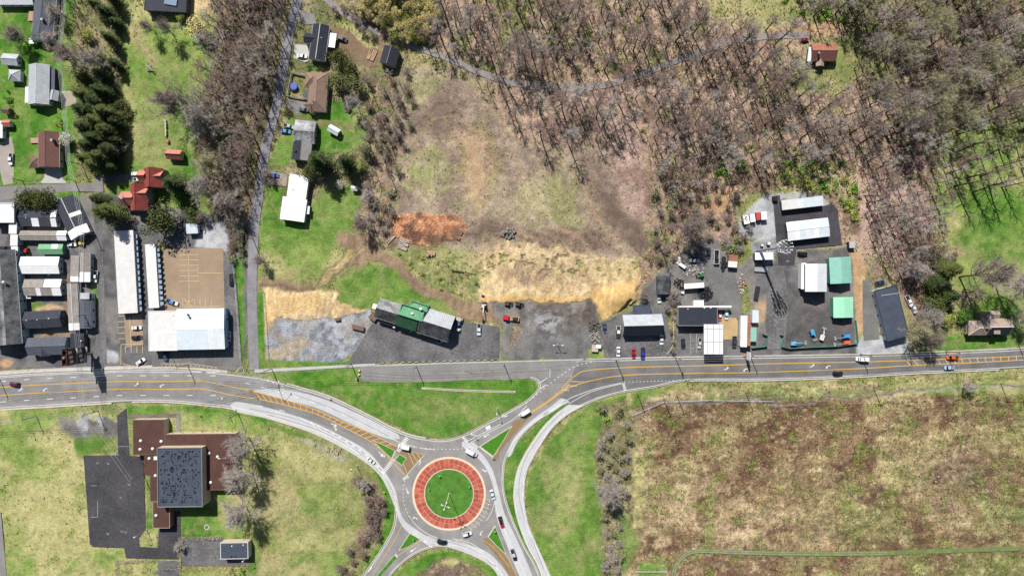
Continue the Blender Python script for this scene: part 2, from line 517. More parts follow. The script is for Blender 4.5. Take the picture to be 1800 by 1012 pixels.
# the cleared hillside
region('field', [(700, 120), (790, 118), (850, 160), (900, 240), (1010, 270), (1120, 250), (1150, 330), (1150, 430), (1100, 460), (940, 460), (820, 440), (680, 440), (660, 400), (690, 260)], 10)
region('fieldgr', [(702, 130), (780, 128), (770, 160), (730, 190), (706, 180)], 10, op=.8)
region('fieldgr', [(700, 280), (790, 260), (900, 290), (1010, 310), (1030, 390), (940, 400), (860, 360), (800, 370), (690, 370)], 26, op=.75, speck=(30, .42))
patch('yard', 735, 310, 24, 16, edge=12, op=.7); patch('yard', 765, 265, 16, 14, edge=10, op=.5)
patch('fieldgr', 965, 340, 42, 30, edge=18); patch('fieldgr', 1000, 380, 30, 14, edge=10)
track('darkdirt', [(690, 250), (730, 215), (775, 180), (800, 190), (770, 210), (790, 236)], 22, op=.55, edge=10)
region('tan', [(800, 230), (850, 230), (865, 330), (840, 380), (815, 330)], 20, op=.6)
region('fieldbr', [(1010, 270), (1090, 270), (1100, 340), (1110, 420), (1040, 420), (1030, 340)], 20, op=.6)
region('fieldbr', [(820, 380), (930, 400), (940, 430), (830, 430)], 14, op=.7)
region('fieldbr', [(940, 400), (1060, 400), (1090, 440), (1000, 450), (920, 430)], 12)
region('darkdirt', [(1040, 320), (1060, 330), (1090, 372), (1130, 384), (1150, 420), (1120, 450), (1100, 420), (1066, 380)], 10, op=.9)
patch('darkdirt', 850, 405, 46, 14, edge=10, op=.6)
patch('fieldbr', 760, 415, 60, 20, edge=10, op=.5)
for k_ in range(8):
    track(('dirt', 'fieldbr', 'tan', 'darkdirt')[k_ % 4], [(860 + k_ * 22, 262 + k_ * 4), (880 + k_ * 24, 330), (940 + k_ * 20, 392), (1010 + k_ * 14, 430)], 6, op=.35, edge=4)
for k_ in range(5):
    track(('darkdirt', 'tan')[k_ % 2], [(705 + k_ * 8, 250 + k_ * 12), (760 + k_ * 10, 200 + k_ * 10), (830 + k_ * 8, 210 + k_ * 8), (860 + k_ * 6, 270 + k_ * 6)], 4, op=.3, edge=3)
region('pink', [(1080, 246), (1140, 246), (1138, 380), (1112, 384), (1084, 340)], 8)
region('mulch', [(684, 378), (735, 373), (806, 380), (820, 402), (800, 420), (758, 436), (708, 426), (686, 410)], 4, .7)
region('darkdirt', [(750, 415), (790, 412), (800, 424), (758, 438)], 6, op=.6)
region('olive', [(684, 436), (820, 436), (842, 505), (840, 520), (780, 518), (730, 490), (700, 460)], 6)
region('dry', [(700, 440), (840, 430), (845, 470), (780, 480)], 10, op=.6, speck=(24, .42))
region('lawn', [(830, 480), (845, 480), (845, 510), (820, 512)], 8, op=.6)
region('straw', [(836, 440), (930, 412), (975, 434), (1020, 446), (1080, 456), (1124, 446), (1126, 520), (1060, 545), (980, 532), (852, 528), (838, 508), (852, 486), (828, 460)], 16, 1.8, op=.8, speck=(9, .34))
region('straw', [(842, 480), (930, 470), (1060, 490), (1122, 470), (1126, 520), (1060, 545), (980, 532), (860, 528), (842, 510), (860, 494)], 14, 1.8)
region('field', [(880, 440), (960, 450), (1050, 470), (1000, 500), (900, 490)], 20, 1.5, op=.55, speck=(10, .44))
for k_ in range(7):
    track('tan', [(850 + k_ * 8, 452 + k_ * 11), (930, 448 + k_ * 12), (1030, 462 + k_ * 11), (1110, 456 + k_ * 11)], 2.5, op=.4, edge=2)
region('field', [(880, 470), (1010, 470), (1040, 500), (900, 505)], 14, op=.5, speck=(20, .48))
region('orange', [(1040, 512), (1122, 490), (1120, 512), (1092, 545), (1060, 562), (1048, 548)], 4, .5)
region('orange', [(845, 522), (1046, 520), (1050, 532), (846, 532)], 3, .4)
region('litter', [(1120, 450), (1160, 440), (1150, 480), (1126, 510)], 5)
region('mulch', [(1122, 462), (1150, 470), (1134, 506), (1120, 506)], 6, op=.5, speck=(12, .4))
region('lawn', [(590, 500), (655, 462), (700, 470), (730, 500), (800, 545), (810, 565), (740, 560), (660, 540), (600, 528)], 5)
region('yard', [(600, 510), (700, 520), (790, 548), (700, 545)], 12, op=.6)
track('dirt', [(640, 440), (690, 462), (730, 498), (780, 522), (845, 545)], 20, op=.95, edge=4)
track('dirt', [(636, 440), (640, 470)], 18, op=.7, edge=6)
track('darkdirt', [(660, 450), (720, 492), (800, 530)], 3, op=.5, edge=2)
track('dirt', [(690, 430), (672, 400), (680, 330), (700, 250)], 14, op=.8, edge=6)
track('darkdirt', [(456, 507), (500, 503), (545, 507), (562, 490), (586, 468), (606, 446), (612, 428)], 3.5, op=.8, edge=2)
track('tan', [(560, 500), (584, 478), (610, 456), (628, 436)], 5, op=.7, edge=3)
track('darkdirt', [(618, 470), (640, 440)], 3, op=.6, edge=2)
region('straw', [(464, 512), (590, 508), (596, 530), (640, 540), (640, 555), (570, 562), (500, 566), (464, 600)], 4)
region('orange', [(466, 516), (560, 514), (570, 545), (500, 556), (466, 580)], 8, op=.5)
for k_ in range(6):
    track('tan', [(474 + k_ * 20, 516), (470 + k_ * 20, 540), (472 + k_ * 20, 562)], 2.5, op=.45, edge=2)
region('gravel', [(470, 590), (490, 564), (600, 556), (650, 540), (656, 560), (650, 600), (610, 636), (470, 638)], 4)
region('straw', [(466, 600), (520, 590), (560, 600), (500, 636), (468, 636)], 12, op=.5, speck=(20, .45))
region('palegr', [(540, 560), (640, 556), (620, 610), (540, 620)], 14, op=.7, speck=(18, .46))
region('green', [(455, 632), (600, 636), (640, 634), (640, 646), (455, 648)], 3, .3)
region('green', [(452, 512), (464, 512), (466, 634), (452, 640)], 2, .2)
region('dirt', [(800, 535), (870, 530), (880, 572), (806, 560)], 6)
region('gravdk', [(858, 532), (1044, 530), (1052, 560), (1040, 634), (878, 634), (878, 575)], 5)
region('darkdirt', [(900, 540), (1040, 534), (1046, 570), (1010, 580)], 10, op=.6, speck=(18, .4))
region('asphyd', [(900, 580), (1034, 590), (1034, 634), (900, 634)], 12, op=.8)
region('palegr', [(930, 545), (990, 550), (985, 600), (930, 590)], 14, op=.7, speck=(12, .45))
region('fieldbr', [(895, 575), (912, 572), (914, 610), (896, 612)], 6, op=.7)
# the yards by the highway
region('litter', [(1140, 250), (1300, 330), (1300, 450), (1140, 480)], 10)
region('tan', [(1200, 332), (1290, 316), (1300, 345), (1270, 380), (1240, 380), (1215, 360)], 8)
region('asphyd', [(1052, 566), (1120, 540), (1130, 508), (1150, 486), (1200, 440), (1240, 420), (1260, 420), (1300, 470), (1330, 440), (1360, 455), (1500, 430), (1506, 470), (1510, 605), (1500, 634), (1050, 636)], 4, .3)
region('gravdk', [(1195, 450), (1240, 424), (1240, 470), (1190, 490)], 8)
region('palegr', [(1300, 385), (1318, 365), (1352, 338), (1378, 340), (1378, 352), (1364, 352), (1364, 425), (1298, 416)], 3, .3)
region('palegr', [(1375, 345), (1450, 338), (1470, 368), (1375, 354)], 4, op=.7)
region('gravel', [(1320, 424), (1366, 416), (1366, 440), (1360, 470), (1320, 445)], 3, .4)
region('asphyd', [(1340, 470), (1400, 440), (1500, 440), (1506, 610), (1340, 615)], 4, .2)
region('yarddk', [(1385, 500), (1500, 540), (1500, 606), (1370, 608), (1376, 560)], 8, op=.7)
region('tan', [(1497, 440), (1520, 440), (1525, 520), (1530, 580), (1506, 590), (1500, 520)], 4, .5)
region('gravdk', [(1420, 438), (1490, 432), (1500, 450), (1420, 452)], 6, op=.8)
region('olive', [(1536, 500), (1550, 520), (1562, 590), (1545, 600), (1532, 560)], 4)
region('palegr', [(1505, 595), (1600, 592), (1602, 622), (1506, 625)], 5)
region('dirt', [(1565, 500), (1620, 490), (1640, 600), (1600, 600)], 10)
region('tan', [(1325, 540), (1345, 520), (1345, 565), (1330, 575)], 4, op=.8)
region('olive', [(1303, 495), (1318, 495), (1322, 550), (1306, 550)], 3)
region('brush', [(1170, 520), (1188, 520), (1190, 600), (1180, 628), (1170, 600)], 4)
region('olive', [(1172, 530), (1186, 530), (1186, 580), (1172, 580)], 5, op=.6)
region('darkdirt', [(1190, 575), (1240, 575), (1240, 620), (1190, 625)], 4, op=.5)
region('yard', [(1035, 615), (1062, 615), (1062, 632), (1035, 632)], 2, .2)
# the woods
region('litter', [(690, -200), (E, -200), (E, 200), (1640, 240), (1560, 300), (1540, 430), (1500, 430), (1470, 330), (1380, 300), (1290, 330), (1150, 330), (1140, 245), (1000, 268), (900, 240), (850, 150), (790, 110), (740, 60)], 10)
region('pink', [(900, 180), (1150, 150), (1300, 150), (1300, 280), (1150, 300), (1000, 250)], 30, op=.7, speck=(60, .4))
region('floorgr', [(780, -200), (1050, -200), (1050, 110), (900, 130), (800, 90)], 30, op=.7, speck=(50, .42))
region('dry', [(1230, -200), (1420, -200), (1400, 60), (1320, 60), (1240, 20)], 16, op=.8)
region('floorgr', [(1390, -200), (1640, -200), (1640, 180), (1520, 150), (1500, 60), (1400, 40)], 20, op=.7)
region('floor', [(1560, -200), (E, -200), (E, 200), (1640, 230), (1560, 200)], 24, op=.7)
region('olive', [(1390, 110), (1500, 60), (1510, 130), (1470, 170), (1400, 160)], 10)
region('tan', [(1350, 44), (1480, 36), (1484, 60), (1440, 66), (1360, 62)], 6, op=.8)
region('lawn', [(1424, 62), (1470, 64), (1490, 90), (1482, 120), (1470, 124), (1468, 76), (1430, 74)], 5)
region('litter', [(1280, 260), (1450, 260), (1500, 330), (1510, 430), (1470, 420), (1460, 350), (1380, 330), (1300, 350)], 10)
region('fieldgr', [(1360, 270), (1450, 280), (1500, 340), (1500, 380), (1450, 330), (1380, 320)], 12, op=.7, speck=(24, .42))
region('pink', [(1500, 320), (1640, 260), (1660, 330), (1620, 470), (1540, 500), (1510, 430)], 16)
region('yard', [(1640, 250), (1720, 210), (E, 180), (E, 500), (1760, 440), (1660, 440), (1640, 350)], 16)
region('lawn', [(1700, 330), (1800, 330), (E, 330), (E, 430), (1780, 440), (1660, 436), (1690, 400)], 12)
region('green', [(1720, 350), (1790, 345), (E, 360), (E, 420), (1740, 425)], 14, op=.6)
region('lawn', [(1670, 440), (1760, 440), (E, 460), (E, 620), (1770, 600), (1700, 560), (1680, 520)], 10)
region('yard', [(1680, 450), (1730, 460), (1720, 540), (1690, 530)], 12, op=.8)
patch('litter', 1692, 520, 20, 12, edge=6); patch('litter', 1680, 440, 26, 6, edge=5, op=.6)
region('green', [(1645, 595), (1700, 585), (1800, 590), (E, 590), (E, 612), (1800, 612), (1645, 617)], 3, .3)
region('floor', [(1560, 480), (1660, 450), (1680, 560), (1640, 600), (1600, 600), (1590, 520)], 10, op=.8)
region('yard', [(1565, 500), (1600, 560), (1605, 590), (1570, 560)], 6, op=.6)
# little clumps of other growth all over the rough ground
veg = np.isin(GR, (2, 3))
hill = np.where((PX > 690) & (PX < 1140) & (PY > 130) & (PY < 450), .4, 1.0)
a = sm((F(7, 411) - .60) / .08) * .45 * veg * np.where(PX > 700, 1, .35) * hill
c = np.array(C(96, 84, 62))
GC[..., :3] = GC[..., :3] * (1 - a[..., None]) + c * a[..., None]
a = sm((F(8, 433) - .62) / .08) * .45 * veg * np.where(PX > 700, 1, .5) * hill
c = np.array(C(204, 190, 148))
GC[..., :3] = GC[..., :3] * (1 - a[..., None]) + c * a[..., None]
a = sm((F(24, 455) - .60) / .1) * .5 * veg * hill
c = np.array(C(112, 136, 56))
GC[..., :3] = GC[..., :3] * (1 - a[..., None]) + c * a[..., None]

out_ = sm(np.maximum(np.abs(GX) - 262, np.abs(GY) - 156) / 60)[..., None]
GC[...] = GC * (1 - out_) + np.array(C(142, 142, 96) + (.5,)) * out_
st_ = (GR == 4) & (PY > 405) & (PX > 455) & (PX < 1135)
GC[..., :3] *= np.where(st_, 1 + .9 * (fbm(PX + .15 * PY, PY * .3, 4, 699) - .5), 1)[..., None]
a = sm((F(16, 488) - .56) / .1) * .42 * (GR == 1)
GC[..., :3] = GC[..., :3] * (1 - a[..., None]) + np.array(C(150, 154, 98)) * a[..., None]
a = sm((F(6, 499) - .63) / .06) * .4 * (GR == 1)
GC[..., :3] = GC[..., :3] * (1 - a[..., None]) + np.array(C(62, 104, 44)) * a[..., None]
lw = (GR == 1) & (out_[..., 0] < .5)
GC[..., :3] *= np.where(lw, 1 + .5 * (F(11, 477) - .5) + .05 * np.sin((PY + .12 * PX + W1 * 10) * 1.25), 1)[..., None]
mo = (GR == 2) & (PX > 1100) & (PY > 640)
GC[..., :3] *= np.where(mo, 1 + 1.1 * (fbm(PX * .28 + W1 * 12, PY, 7, 611) - .5), 1)[..., None]
GZ = -(.05 + .45 * (1 - fbm(PX, PY, 9, 77))) * np.isin(GR, (2, 3)) - .03 * np.isin(GR, (0, 1, 4, 5))
for bx in ((464, 512, 650, 572), (838, 432, 1128, 560)):
    m_ = sm(np.minimum(np.minimum(PX - bx[0], bx[2] - PX), np.minimum(PY - bx[1], bx[3] - PY)) / 14) * (GR == 4)
    GZ = GZ + m_ * (.25 + .35 * np.abs(fbm(PX * .9 + PY * .2, PY * .5, 8, 655) - .5) * 2 + .3 * F(24, 455))
m_ = sm(1 - np.hypot((PX - 1088) / 40, (PY - 522) / 30)) * (GR == 4)
GZ = GZ + m_ * 3.0
m_ = sm(1 - np.hypot((PX - 750) / 66, (PY - 405) / 30)) * (GR == 4)
GZ = GZ + m_ * (1.2 + 1.2 * F(8, 433))
gm = bpy.data.materials.new('ground_cover')
gm.use_nodes = True
nt = gm.node_tree
N_ = nt.nodes
bs = N_['Principled BSDF']
bs.inputs['Roughness'].default_value = .95
bs.inputs['Specular IOR Level'].default_value = .12
at_ = N_.new('ShaderNodeAttribute'); at_.attribute_name = 'cover'
geo = N_.new('ShaderNodeNewGeometry')
def noise_node(sc, det, rough=.6):
    n = N_.new('ShaderNodeTexNoise')
    n.inputs['Scale'].default_value = sc
    n.inputs['Detail'].default_value = det
    n.inputs['Roughness'].default_value = rough
    nt.links.new(geo.outputs['Position'], n.inputs['Vector'])
    return n.outputs[0]
def math_node(op, a, b=None, c=None):
    n = N_.new('ShaderNodeMath'); n.operation = op
    for i, x in enumerate((a, b, c)):
        if x is None: continue
        if isinstance(x, (int, float)): n.inputs[i].default_value = x
        else: nt.links.new(x, n.inputs[i])
    return n.outputs[0]
fa = math_node('MULTIPLY', math_node('SUBTRACT', noise_node(1.7, 4, .8), .5), 5.2)
fb = math_node('MULTIPLY', math_node('SUBTRACT', noise_node(.33, 3), .5), 1.6)
fac = math_node('MULTIPLY_ADD', math_node('ADD', fa, fb), at_.outputs['Alpha'], 1.0)
fac = math_node('MAXIMUM', fac, .25)
sc_ = N_.new('ShaderNodeVectorMath'); sc_.operation = 'SCALE'
nt.links.new(at_.outputs['Color'], sc_.inputs[0]); nt.links.new(fac, sc_.inputs['Scale'])
hs = N_.new('ShaderNodeHueSaturation')
nt.links.new(sc_.outputs[0], hs.inputs['Color'])
nt.links.new(math_node('MULTIPLY_ADD', math_node('SUBTRACT', noise_node(.9, 3), .5), .10, .5), hs.inputs['Hue'])
nt.links.new(hs.outputs[0], bs.inputs['Base Color'])
bp = N_.new('ShaderNodeBump')
bp.inputs['Distance'].default_value = .35
nt.links.new(math_node('MULTIPLY', at_.outputs['Alpha'], .9), bp.inputs['Strength'])
nt.links.new(noise_node(1.3, 4, .7), bp.inputs['Height'])
nt.links.new(bp.outputs[0], bs.inputs['Normal'])

ny_, nx_ = PX.shape
idx = np.arange(ny_ * nx_).reshape(ny_, nx_)
quads = np.stack([idx[:-1, :-1], idx[:-1, 1:], idx[1:, 1:], idx[1:, :-1]], -1).reshape(-1, 4)
qreg = GR[:-1, :-1].reshape(-1)
allv = np.stack([GX, GY, GZ], -1).reshape(-1, 3)
allc = np.clip(GC.reshape(-1, 4), 0, 1)
for r, nm in enumerate(REG):
    q = quads[qreg == r]
    if not len(q): continue
    used, inv = np.unique(q, return_inverse=True)
    me = bpy.data.meshes.new(nm)
    me.vertices.add(len(used)); me.vertices.foreach_set('co', allv[used].astype(np.float32).ravel())
    me.loops.add(len(q) * 4); me.loops.foreach_set('vertex_index', inv.astype(np.int32).ravel())
    me.polygons.add(len(q)); me.polygons.foreach_set('loop_start', np.arange(0, len(q) * 4, 4, dtype=np.int32))
    me.update(calc_edges=True)
    at2 = me.attributes.new('cover', 'FLOAT_COLOR', 'POINT')
    at2.data.foreach_set('color', allc[used].astype(np.float32).ravel())
    me.shade_smooth()
    me.materials.append(gm)
    tag(link(bpy.data.objects.new(nm, me)), kind='structure')
# ------------------------------------------------------------------ roads, lanes, car parks
M_ROAD = mat('asphalt', C(150, 148, 147), var=.18, scale=.12, scale2=2.2, rough=.9, spec=.2)
M_ROADD = mat('asphalt_dark', C(122, 121, 120), var=.2, scale=.10, scale2=1.6, rough=.9, spec=.2)
M_LOT = mat('asphalt_lot', C(112, 111, 112), var=.34, scale=.09, scale2=1.1, rough=.9, spec=.2)
M_BLACK = mat('asphalt_new', C(76, 75, 80), var=.3, scale=.09, scale2=1.0, rough=.88, spec=.2)
M_OLD = mat('asphalt_worn', C(142, 140, 138), var=.14, scale=.14, scale2=1.1, rough=.92, spec=.2)
M_CONC = mat('concrete', C(196, 193, 190), var=.09, scale=.2, scale2=1.8, rough=.9)
M_CONCL = mat('concrete_road', C(202, 203, 206), var=.08, scale=.15, scale2=1.2, rough=.9)
M_TANLOT = mat('tan_paving', C(164, 144, 120), var=.12, scale=.12, scale2=1.4, rough=.9)
M_KERB = mat('kerb_stone', C(206, 196, 178), var=.14, scale=.5, rough=.9)
M_WHITE = mat('white_line_paint', C(232, 232, 230), var=.12, scale=1.2, rough=.7)
M_YELLOW = mat('yellow_line_paint', C(226, 178, 74), var=.10, scale=1.2, rough=.7)
M_PALEY = mat('faded_yellow_paint', C(226, 204, 162), var=.10, scale=1.2, rough=.8)
M_HATCH = mat('brown_median', C(148, 124, 94), var=.12, scale=.6, rough=.9)
M_BRICKR = mat('red_paving', C(190, 96, 74), var=.16, scale=.5, scale2=3, rough=.9)
M_ISLE = mat('island_grass', C(70, 132, 30), var=.22, scale=.5, scale2=2.5, rough=.95, bump=.4)
M_DIRTL = mat('dirt_lane', C(126, 116, 110), var=.16, scale=.15, scale2=1.2, rough=.95)
Z = [.02]
SHEETS = []
def sheet(name, pts, m, lvl=None, kind='structure', parent=None):
    if lvl is None:
        Z[0] += .004; lvl = Z[0]
    SHEETS.append(pts)
    mb = MB(); mb.poly(W(pts), lvl)
    o = mb.build(name, m, parent)
    return tag(o, kind=kind) if parent is None else o

# outlines of the highway, west part: north and south edge
NT = smooth([(-160, 672), (0, 658.5), (75, 653.5), (175, 650), (275, 647), (325, 648), (375, 653), (412, 657), (464, 664), (492, 671), (520, 679), (574, 695), (610, 711), (650, 731), (690, 752), (720, 764), (748, 770), (775, 773), (800, 769), (826, 759), (850, 746), (900, 719), (926, 703), (942, 688), (947.5, 677), (944, 669), (932, 665)], 6)
SB = smooth([(-160, 733), (0, 719), (125, 711.5), (225, 706), (300, 706), (375, 713), (400, 716), (448, 727), (512, 746), (568, 764), (608, 786), (640, 806.5), (667, 830), (685, 853), (693.5, 879), (695, 900), (690, 929), (672, 962), (650, 994), (600, 1062)], 6)
SW = smooth([(640, 1075), (687, 1010), (707, 989), (727, 974), (752, 963), (779, 959), (809, 962), (839, 974), (864, 991), (881, 1010), (915, 1070)], 6)
SE = smooth([(968, 1070), (944, 999), (921, 957), (904, 919), (891.5, 885), (885, 855), (886.5, 817), (896, 790), (912, 768), (936, 744), (972, 722), (998, 704)], 6)
BR = smooth([(1990, 631), (1800, 646), (1600, 656), (1500, 662), (1350, 667.5), (1212, 668.5), (1150, 680), (1100, 688), (1060, 698), (1026, 712), (994, 730), (970, 752), (952, 778), (942, 795), (926, 827), (921, 859), (922.5, 894), (929, 924), (946, 964), (966, 1009), (990, 1070)], 6)
BL = smooth([(968, 1062), (946, 997), (926, 959), (911, 919), (904, 889), (902.5, 860), (909, 825), (922, 797), (934, 778), (952, 752), (972, 731), (996, 712)], 6)
ET = smooth([(880, 636), (1025, 632), (1075, 631), (1170, 628.5), (1350, 626), (1500, 623.5), (1600, 620.5), (1800, 612), (1990, 596)], 8)

road = sheet('road', NT + [(900, 666), (880, 668), (880, 636)] + ET[1:] + BR[:0] + BR[:[i for i, p in enumerate(BR) if p[0] <= 1026][0] + 1] + [(1000, 716)] + SE[::-1] + SW[::-1] + SB[::-1], M_ROAD, .02)
sheet('slip_road', BL + [(1001, 711)] + [p for p in BR if p[0] <= 1026 and p[1] > 705], M_CONCL, .026)
OLDT = [(632, 644), (700, 641), (800, 638), (900, 635.5), (990, 633), (1020, 636), (1000, 648), (960, 672)]
sheet('old_road', OLDT + [(947, 668), (930, 664.5), (830, 667.5), (760, 671), (720, 671.5), (680, 672), (660, 672), (640, 670), (632, 662)], M_OLD, .026)
# darker surface of the main lanes, paler concrete on the approach to the roundabout
MX = smooth([(1100, 672), (1050, 683), (1004, 700), (985, 712), (965, 724), (930, 752), (900, 786)], 6)
sheet('road_surface', [(-160, 712), (-160, 688), (0, 675), (150, 667), (300, 667), (400, 676), (440, 686), (470, 700), (560, 722), (650, 767), (655, 780), (600, 757), (500, 722), (440, 712), (400, 706), (300, 698), (200, 698), (0, 711)], mat('asphalt_grey', C(138, 137, 136), var=.2, scale=.1, scale2=1.6, rough=.9, spec=.2), .024)
sheet('road_surface', [(1020, 634)] + ET[14:] + [p for p in BR if p[0] > 1095] + [(1050, 697), (1005, 716), (1000, 704), (985, 698), (960, 706), (1000, 680), (1010, 648)], M_ROADD, .024)
sheet('road_surface', smooth([(444, 687), (500, 683), (560, 698), (620, 722), (700, 762), (690, 772), (640, 755), (560, 718), (500, 702)], 8, True), M_CONCL, .0265)
sheet('road_surface', smooth([(412, 706), (470, 716), (540, 738), (600, 766), (650, 796), (690, 850), (702, 890), (712, 915), (760, 946), (800, 952), (850, 966), (880, 992), (920, 1050), (895, 1050), (868, 1000), (830, 976), (790, 962), (740, 950), (706, 922), (690, 880), (668, 836), (630, 804), (560, 766), (480, 738), (412, 722)], 8, True), M_CONCL, .0265)
sheet('road_surface', smooth([(818, 774), (846, 796), (866, 826), (878, 868), (888, 905), (912, 955), (938, 1020), (918, 1020), (890, 955), (872, 905), (868, 860), (856, 826), (838, 802), (812, 784)], 8, True), M_CONCL, .0265)
sheet('road_surface', smooth([(1000, 706), (985, 714), (940, 744), (912, 772), (898, 800), (892, 800), (902, 772), (930, 742), (968, 714), (988, 700)], 6, True), M_CONCL, .0265)
sheet('road_surface', [(966, 662), (1000, 684), (962, 712), (948, 700), (952, 684)], M_OLD, .0267)

mk = {}
def mark(name, m):
    if name not in mk: mk[name] = (MB(), m)
    return mk[name][0]
ZM = .034
def line(pts, w=1.1, m='edge_line', sm_=True, z=0.0):
    mark(m, {'e': M_WHITE}.get('e')).strip(W(smooth(pts, 5) if sm_ else pts), w * S, ZM + z)
def yline(pts, w=1.2, z=.004):
    mark('centre_line', M_YELLOW).strip(W(smooth(pts, 5)), w * S, ZM + z)
def offset(pts, d):
    out = []
    for i in range(len(pts)):
        a, b = pts[max(i - 1, 0)], pts[min(i + 1, len(pts) - 1)]
        l = math.hypot(b[0] - a[0], b[1] - a[1]) or 1
        out.append((pts[i][0] - (b[1] - a[1]) / l * d, pts[i][1] + (b[0] - a[0]) / l * d))
    return out
line(offset(NT, 2.6), .9, sm_=False)
line(offset(SB, -2.6), .9, sm_=False)
line(offset(SW, -2.2), .9, sm_=False); line(offset(SE, -2.2), .9, sm_=False)
line(offset(BR, 2.2)[:-2], .9, sm_=False, z=.004); line(offset(BL, 2)[2:-3], .8, sm_=False, z=.004)
line(offset(ET, 3)[16:], .9, sm_=False)
def TB(x, f):
    t = np.interp(x, [p[0] for p in NT[:60]], [p[1] for p in NT[:60]])
    b = np.interp(x, [p[0] for p in SB[:60]], [p[1] for p in SB[:60]])
    return (x, t + (b - t) * f)
yU = [TB(x, .365) for x in range(-150, 390, 30)] + [(410, 680), (444, 687)]
yL = [TB(x, .60) for x in range(-150, 390, 30)] + [(410, 694.5), (456, 701)]
line([TB(x, .085) for x in range(-150, 420, 30)], .8)
yline(yU); yline(yL)
yline([(432, 683), (444, 687), (500, 702), (550, 718), (590, 736), (640, 756), (697, 784)])
yline([(446, 699), (500, 711), (560, 729), (600, 748), (652, 776), (680, 800), (700, 822), (714, 837)])
sheet('road_surface', smooth([(438, 686), (500, 702), (550, 718), (590, 736), (640, 756), (697, 784), (702, 790), (690, 794), (652, 776), (600, 748), (560, 729), (500, 711), (456, 701)], 6, True), M_HATCH, .030)
def hatch(a, b, n, w=.8, skew=0, nm='hatch_line', m=None):
    m = m or M_PALEY
    A, B_ = smooth(a, 4), smooth(b, 4)
    la, lb = along(A)[-1], along(B_)[-1]
    for i in range(n + 1):
        s = i / n
        p = cut(A, max(0, la * s - .01), la * s)[-1]
        q = cut(B_, max(0, lb * min(1, max(0, s + skew)) - .01), lb * min(1, max(0, s + skew)))[-1]
        mark(nm, m).strip(W([p, q]), w * S, ZM + .008)
hatch([(448, 688), (500, 702), (550, 718), (590, 736), (640, 756), (690, 780)], [(456, 701), (500, 711), (560, 729), (600, 748), (652, 776), (664, 786)], 22, skew=.012)
E1 = [(-0, 0)]
eU = [(985, 688), (997, 672), (1020, 654), (1040, 650), (1060, 648), (1125, 644.7), (1250, 642), (1350, 639), (1500, 636), (1587, 633.5), (1700, 629.5), (1800, 625), (1990, 610)]
eL = [(975, 693), (1005, 679), (1040, 668.5), (1090, 660), (1150, 657), (1250, 655.5), (1350, 653.5), (1500, 648), (1600, 642), (1700, 637.5), (1800, 632), (1990, 617)]
yline(eU, 1.3); yline(eL, 1.3)
yline([(998, 679), (980, 694), (958, 710), (936, 724), (926, 731)], 1.6, .006); yline([(980, 692), (960, 706), (935, 722)], 1.2, .007)
for a, b in (((1003, 670), (1034, 671)), ((997, 677), (1014, 678)), ((990, 685), (1000, 686))):
    mark('hatch_line', M_PALEY).strip(W([a, b]), 1.1 * S, ZM + .009)
hatch([(1592, 633.5), (1700, 629.5), (1800, 625)], [(1600, 641.5), (1700, 637.5), (1800, 632)], 15, 1.0, skew=0)
line([(1100, 671), (1050, 682), (1010, 696), (998, 702), (975, 716), (930, 748)], .9); line([(1092, 674), (1040, 688), (1002, 708)], .8)
# dashed lane lines: each dash is a piece of its own
dash_i = [0]
def dashes(pts, on, off, w, name='lane_dash', m=None, z=0.0, start=0):
    P = smooth(pts, 4); L_ = along(P)[-1]; s = start
    while s + on < L_:
        mb = MB(); mb.strip(W(cut(P, s, s + on)), w * S, ZM + z)
        mb.build(name, m or M_WHITE, road); s += on + off
for f in (.19, .79):
    dashes([TB(x, f) for x in range(-40, 430, 30)], 10, 31, 1.1)
dashes([(430, 672), (480, 686), (540, 703), (600, 726), (680, 766)], 10, 20, 1.0)
dashes([(452, 712), (500, 722), (530, 733)], 10, 30, 1.0)
line([(524, 732), (545, 740), (575, 754), (610, 772), (650, 800), (676, 826)], .7)
line([(528, 735), (560, 752), (600, 774), (636, 800)], .7)
dashes([(545, 742), (575, 756), (610, 776), (650, 804), (680, 838)], 5, 9, 2.2)
dashes([(1170, 652.5), (1260, 651)], 0.1, 200, .1)
dashes([(1040, 636), (1010, 644), (985, 660), (962, 678), (940, 696), (920, 712)], 3, 5, 1.1)
dashes([(1105, 671), (1150, 669.5), (1215, 668)], 2.4, 4, .9)
dashes([(720, 785), (760, 788), (800, 789), (830, 785)], 2.5, 4.5, 1.0)
dashes([(452, 664), (480, 672), (500, 680)], 4, 5, 1.2)
def ring(r, a0, a1, cx=789.4, cy=867):
    n = max(3, int(abs(a1 - a0) / 6))
    return [(cx + r * math.cos(math.radians(a0 + (a1 - a0) * i / n)), cy + r * math.sin(math.radians(a0 + (a1 - a0) * i / n))) for i in range(n + 1)]
line(ring(80, 105, 150), .8); line(ring(82, -64, -22), .8); line(ring(81, 5, 36), .8)
dashes(ring(82, -22, 5), 2.5, 4.5, 1); dashes(ring(83, 60, 105), 2.5, 4.5, 1); dashes(ring(81, 150, 205), 2.5, 4.5, 1); dashes(ring(72, 10, 60), 2, 4, .9)
line([(684, 767), (705, 778), (740, 787), (765, 790)], .9)
line([(752, 941), (770, 947), (800, 950), (830, 960), (862, 984), (886, 1016)], .8)
line([(795, 946), (825, 953), (850, 968)], .8)
line([(876, 905), (896, 950), (924, 1012)], .8); line([(868, 880), (886, 930), (900, 970), (916, 1012)], .7)
